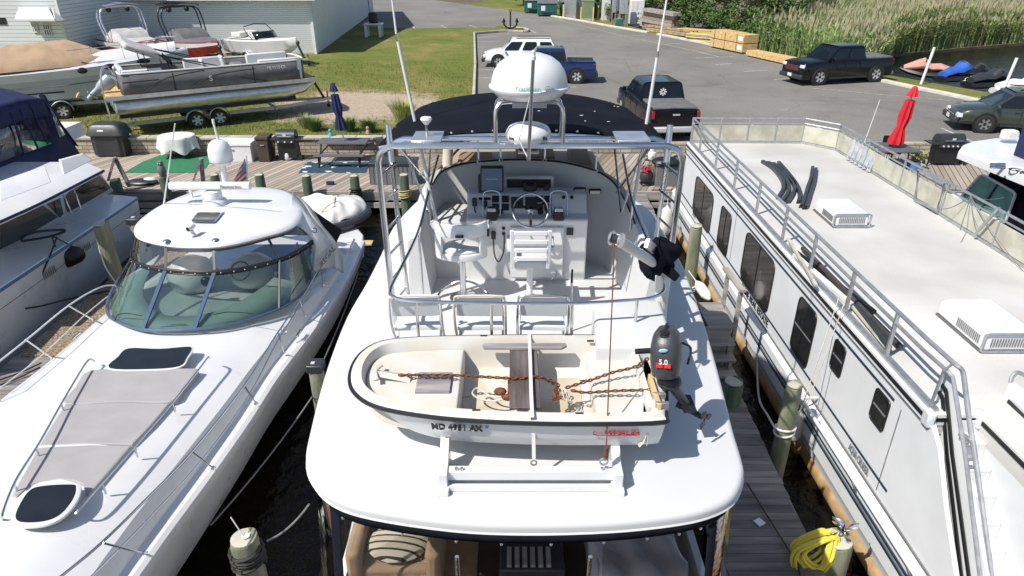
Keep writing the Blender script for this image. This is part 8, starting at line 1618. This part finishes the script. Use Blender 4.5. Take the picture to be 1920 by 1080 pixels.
MB().loft([[Vector((p.x, p.y, dz+.07)), Vector((p.x, p.y, dz+.07+h))] for p in [Vector((q[0], q[1], 0)) for q in per]], ring_closed=False, caps=False).build('fence_panels', 'darkcanvas', t, solid=.04)
MB().tube([Vector((q[0], q[1], dz+.1+h)) for q in per], .035, 7).build('fence_rail', 'offwhite', t)
for pts in ([(.9, .1), (1.8, .55), (3.2, .72)], [(2.6, .08), (3.6, .5), (5.2, .62)], [(.2, .5), (1.5, .52)], [(4.6, .3), (5.6, .08)]): MB().tube(smooth([(x, -B/2+.03, dz+.07+z) for x, z in pts], 4), .022, 5).build('panel_trim', 'black', t)
f = MB()
for x in (5.1, 2.0): f.bb(x, x+.04, -B/2+.02, -B/2+.05, dz+.08, dz+.8)
f.build('panel_post', 'black', t)
text('registration', 'NJ 9378 GR', .16, (6.1, -B/2-.0+.02, dz+.66), (1, 0, 0), (0, 0, 1), 'whitepaint', t, .012); text('side_mark', 'S', .3, (3.4, -B/2+.01, dz+.45), (1, 0, 0), (0, 0, 1), 'chromewhite', t, .012)
for x0, x1, y0, y1 in ((.25, 1.7, -1.1, -.55), (.25, .8, -.6, 1.1), (5.4, 7.2, -1.1, -.5), (5.4, 7.2, .5, 1.1), (2.8, 4.4, .5, 1.1)):
    s_ = MB().bb(x0, x1, y0, y1, dz+.07, dz+.5).build('lounge_seat', 'gelcoat', t, bevel=.06)
    if y1 <= 0: MB().bb(x0, x1, y0-.04, y0+.14, dz+.45, dz+1.0).build('backrest', 'gelcoat', s_, bevel=.05)
    elif y0 >= .4: MB().bb(x0, x1, y1-.14, y1+.04, dz+.45, dz+1.0).build('backrest', 'gelcoat', s_, bevel=.05)
    else: MB().bb(x0-.03, x0+.15, y0, y1, dz+.45, dz+1.0).build('backrest', 'gelcoat', s_, bevel=.05)
for x, y in ((3.6, -.5), (4.5, .1)): s_ = MB().box((x, y, dz+.5), (.55, .55, .18)).build('captain_seat', 'gelcoat', t, bevel=.06); MB().box((x-.27, y, dz+.85), (.14, .5, .6), ry=-.25).build('backrest', 'gelcoat', s_, bevel=.06); MB().cyl((x, y, dz+.07), (x, y, dz+.45), .05).build('pedestal', 'alu', s_)
MB().box((4.6, -.75, dz+.5), (.5, .6, .85)).build('helm_console', 'greyplastic', t, bevel=.08)
f = MB()
for y in (-B/2+.1, B/2-.1): f.tube([(4.0, y, dz+.85), (.9, y, 2.85)], .025, 6); f.tube([(3.6, y, dz+.85), (.7, y, 2.95)], .02, 6); f.tube([(2.0, y, dz+.85), (1.9, y, 2.45)], .02, 6); f.tube([(1.2, y, dz+.85), (1.15, y, 2.75)], .02, 6)
f.build('canopy_frame', 'black', t); MB().loft([[Vector((x+a*.0, y, z+b_)) for b_, a in ((-.13, 0), (.13, 0))]+[Vector((x-.08, y, z))] for x, y, z in ((2.1, -1.15, 2.3), (2.1, 1.15, 2.3))]).build('canopy_bow', 'navy', t)
MB().beam((.55, 0, 3.05), (1.75, 0, 2.55), 2.4, .26).build('folded_canopy', 'greycanvas', t, bevel=.1)
om = MB().loft([[Vector((-.75+dx+math.cos(a)*rx, math.sin(a)*ry, z)) for a in [2*PI*k/14 for k in range(14)]] for rx, ry, z, dx in ((.10, .08, .15, -.35), (.14, .10, .6, -.25), (.18, .13, .95, -.12), (.32, .24, 1.15, .0), (.36, .26, 1.5, .08), (.30, .22, 1.75, .12), (.1, .08, 1.82, .14))]).build('outboard_motor', 'outboardgrey', t, ang=50)
MB().box((-1.0, 0, .55), (.5, .34, .05), ry=.2).build('cavitation_plate', 'outboardgrey', om); MB().ball((-1.1, 0, .25), (.36, .09, .09)).build('gearcase', 'outboardgrey', om); MB().lathe([(.01, 0), (.17, .02), (.17, .06), (.01, .1)], (-1.5, 0, .25), 12, (-1, 0, 0)).build('propeller', 'newlumber', om); om.rotation_euler = (0, .62, 0); om.location = (-.45, 0, .35); om.scale = (.8, .8, .8)
f = MB()
for y in (-.85, -.45): f.tube(smooth([(-.45, y, .2), (-.5, y, dz), (-.4, y, dz+.9), (-.15, y, dz+1.15), (.0, y, dz+.8)], 4), .025, 6)
for z in (.4, .7, 1.0): f.tube([(-.47, -.85, z), (-.47, -.45, z)], .02, 5)
f.build('boarding_ladder', 'steel', t)
trailer(t, 7.9, 2.3, .42, (2.6, 3.5)); MB().bb(.0, 6.9, -.62, .62, .62, .98).build('under_shade', 'black', t); MB().bb(-.15, 6.8, -1.02, -.9, .36, .52).build('shade_band', 'black', t); lift(t, .36); hd = math.radians(33); place(t, (-15.1-math.sin(hd)*1.28, 26.8+math.cos(hd)*1.28, LAWNZ), hd)  # two black boxes below the deck stand in for the shadow band under the tubes
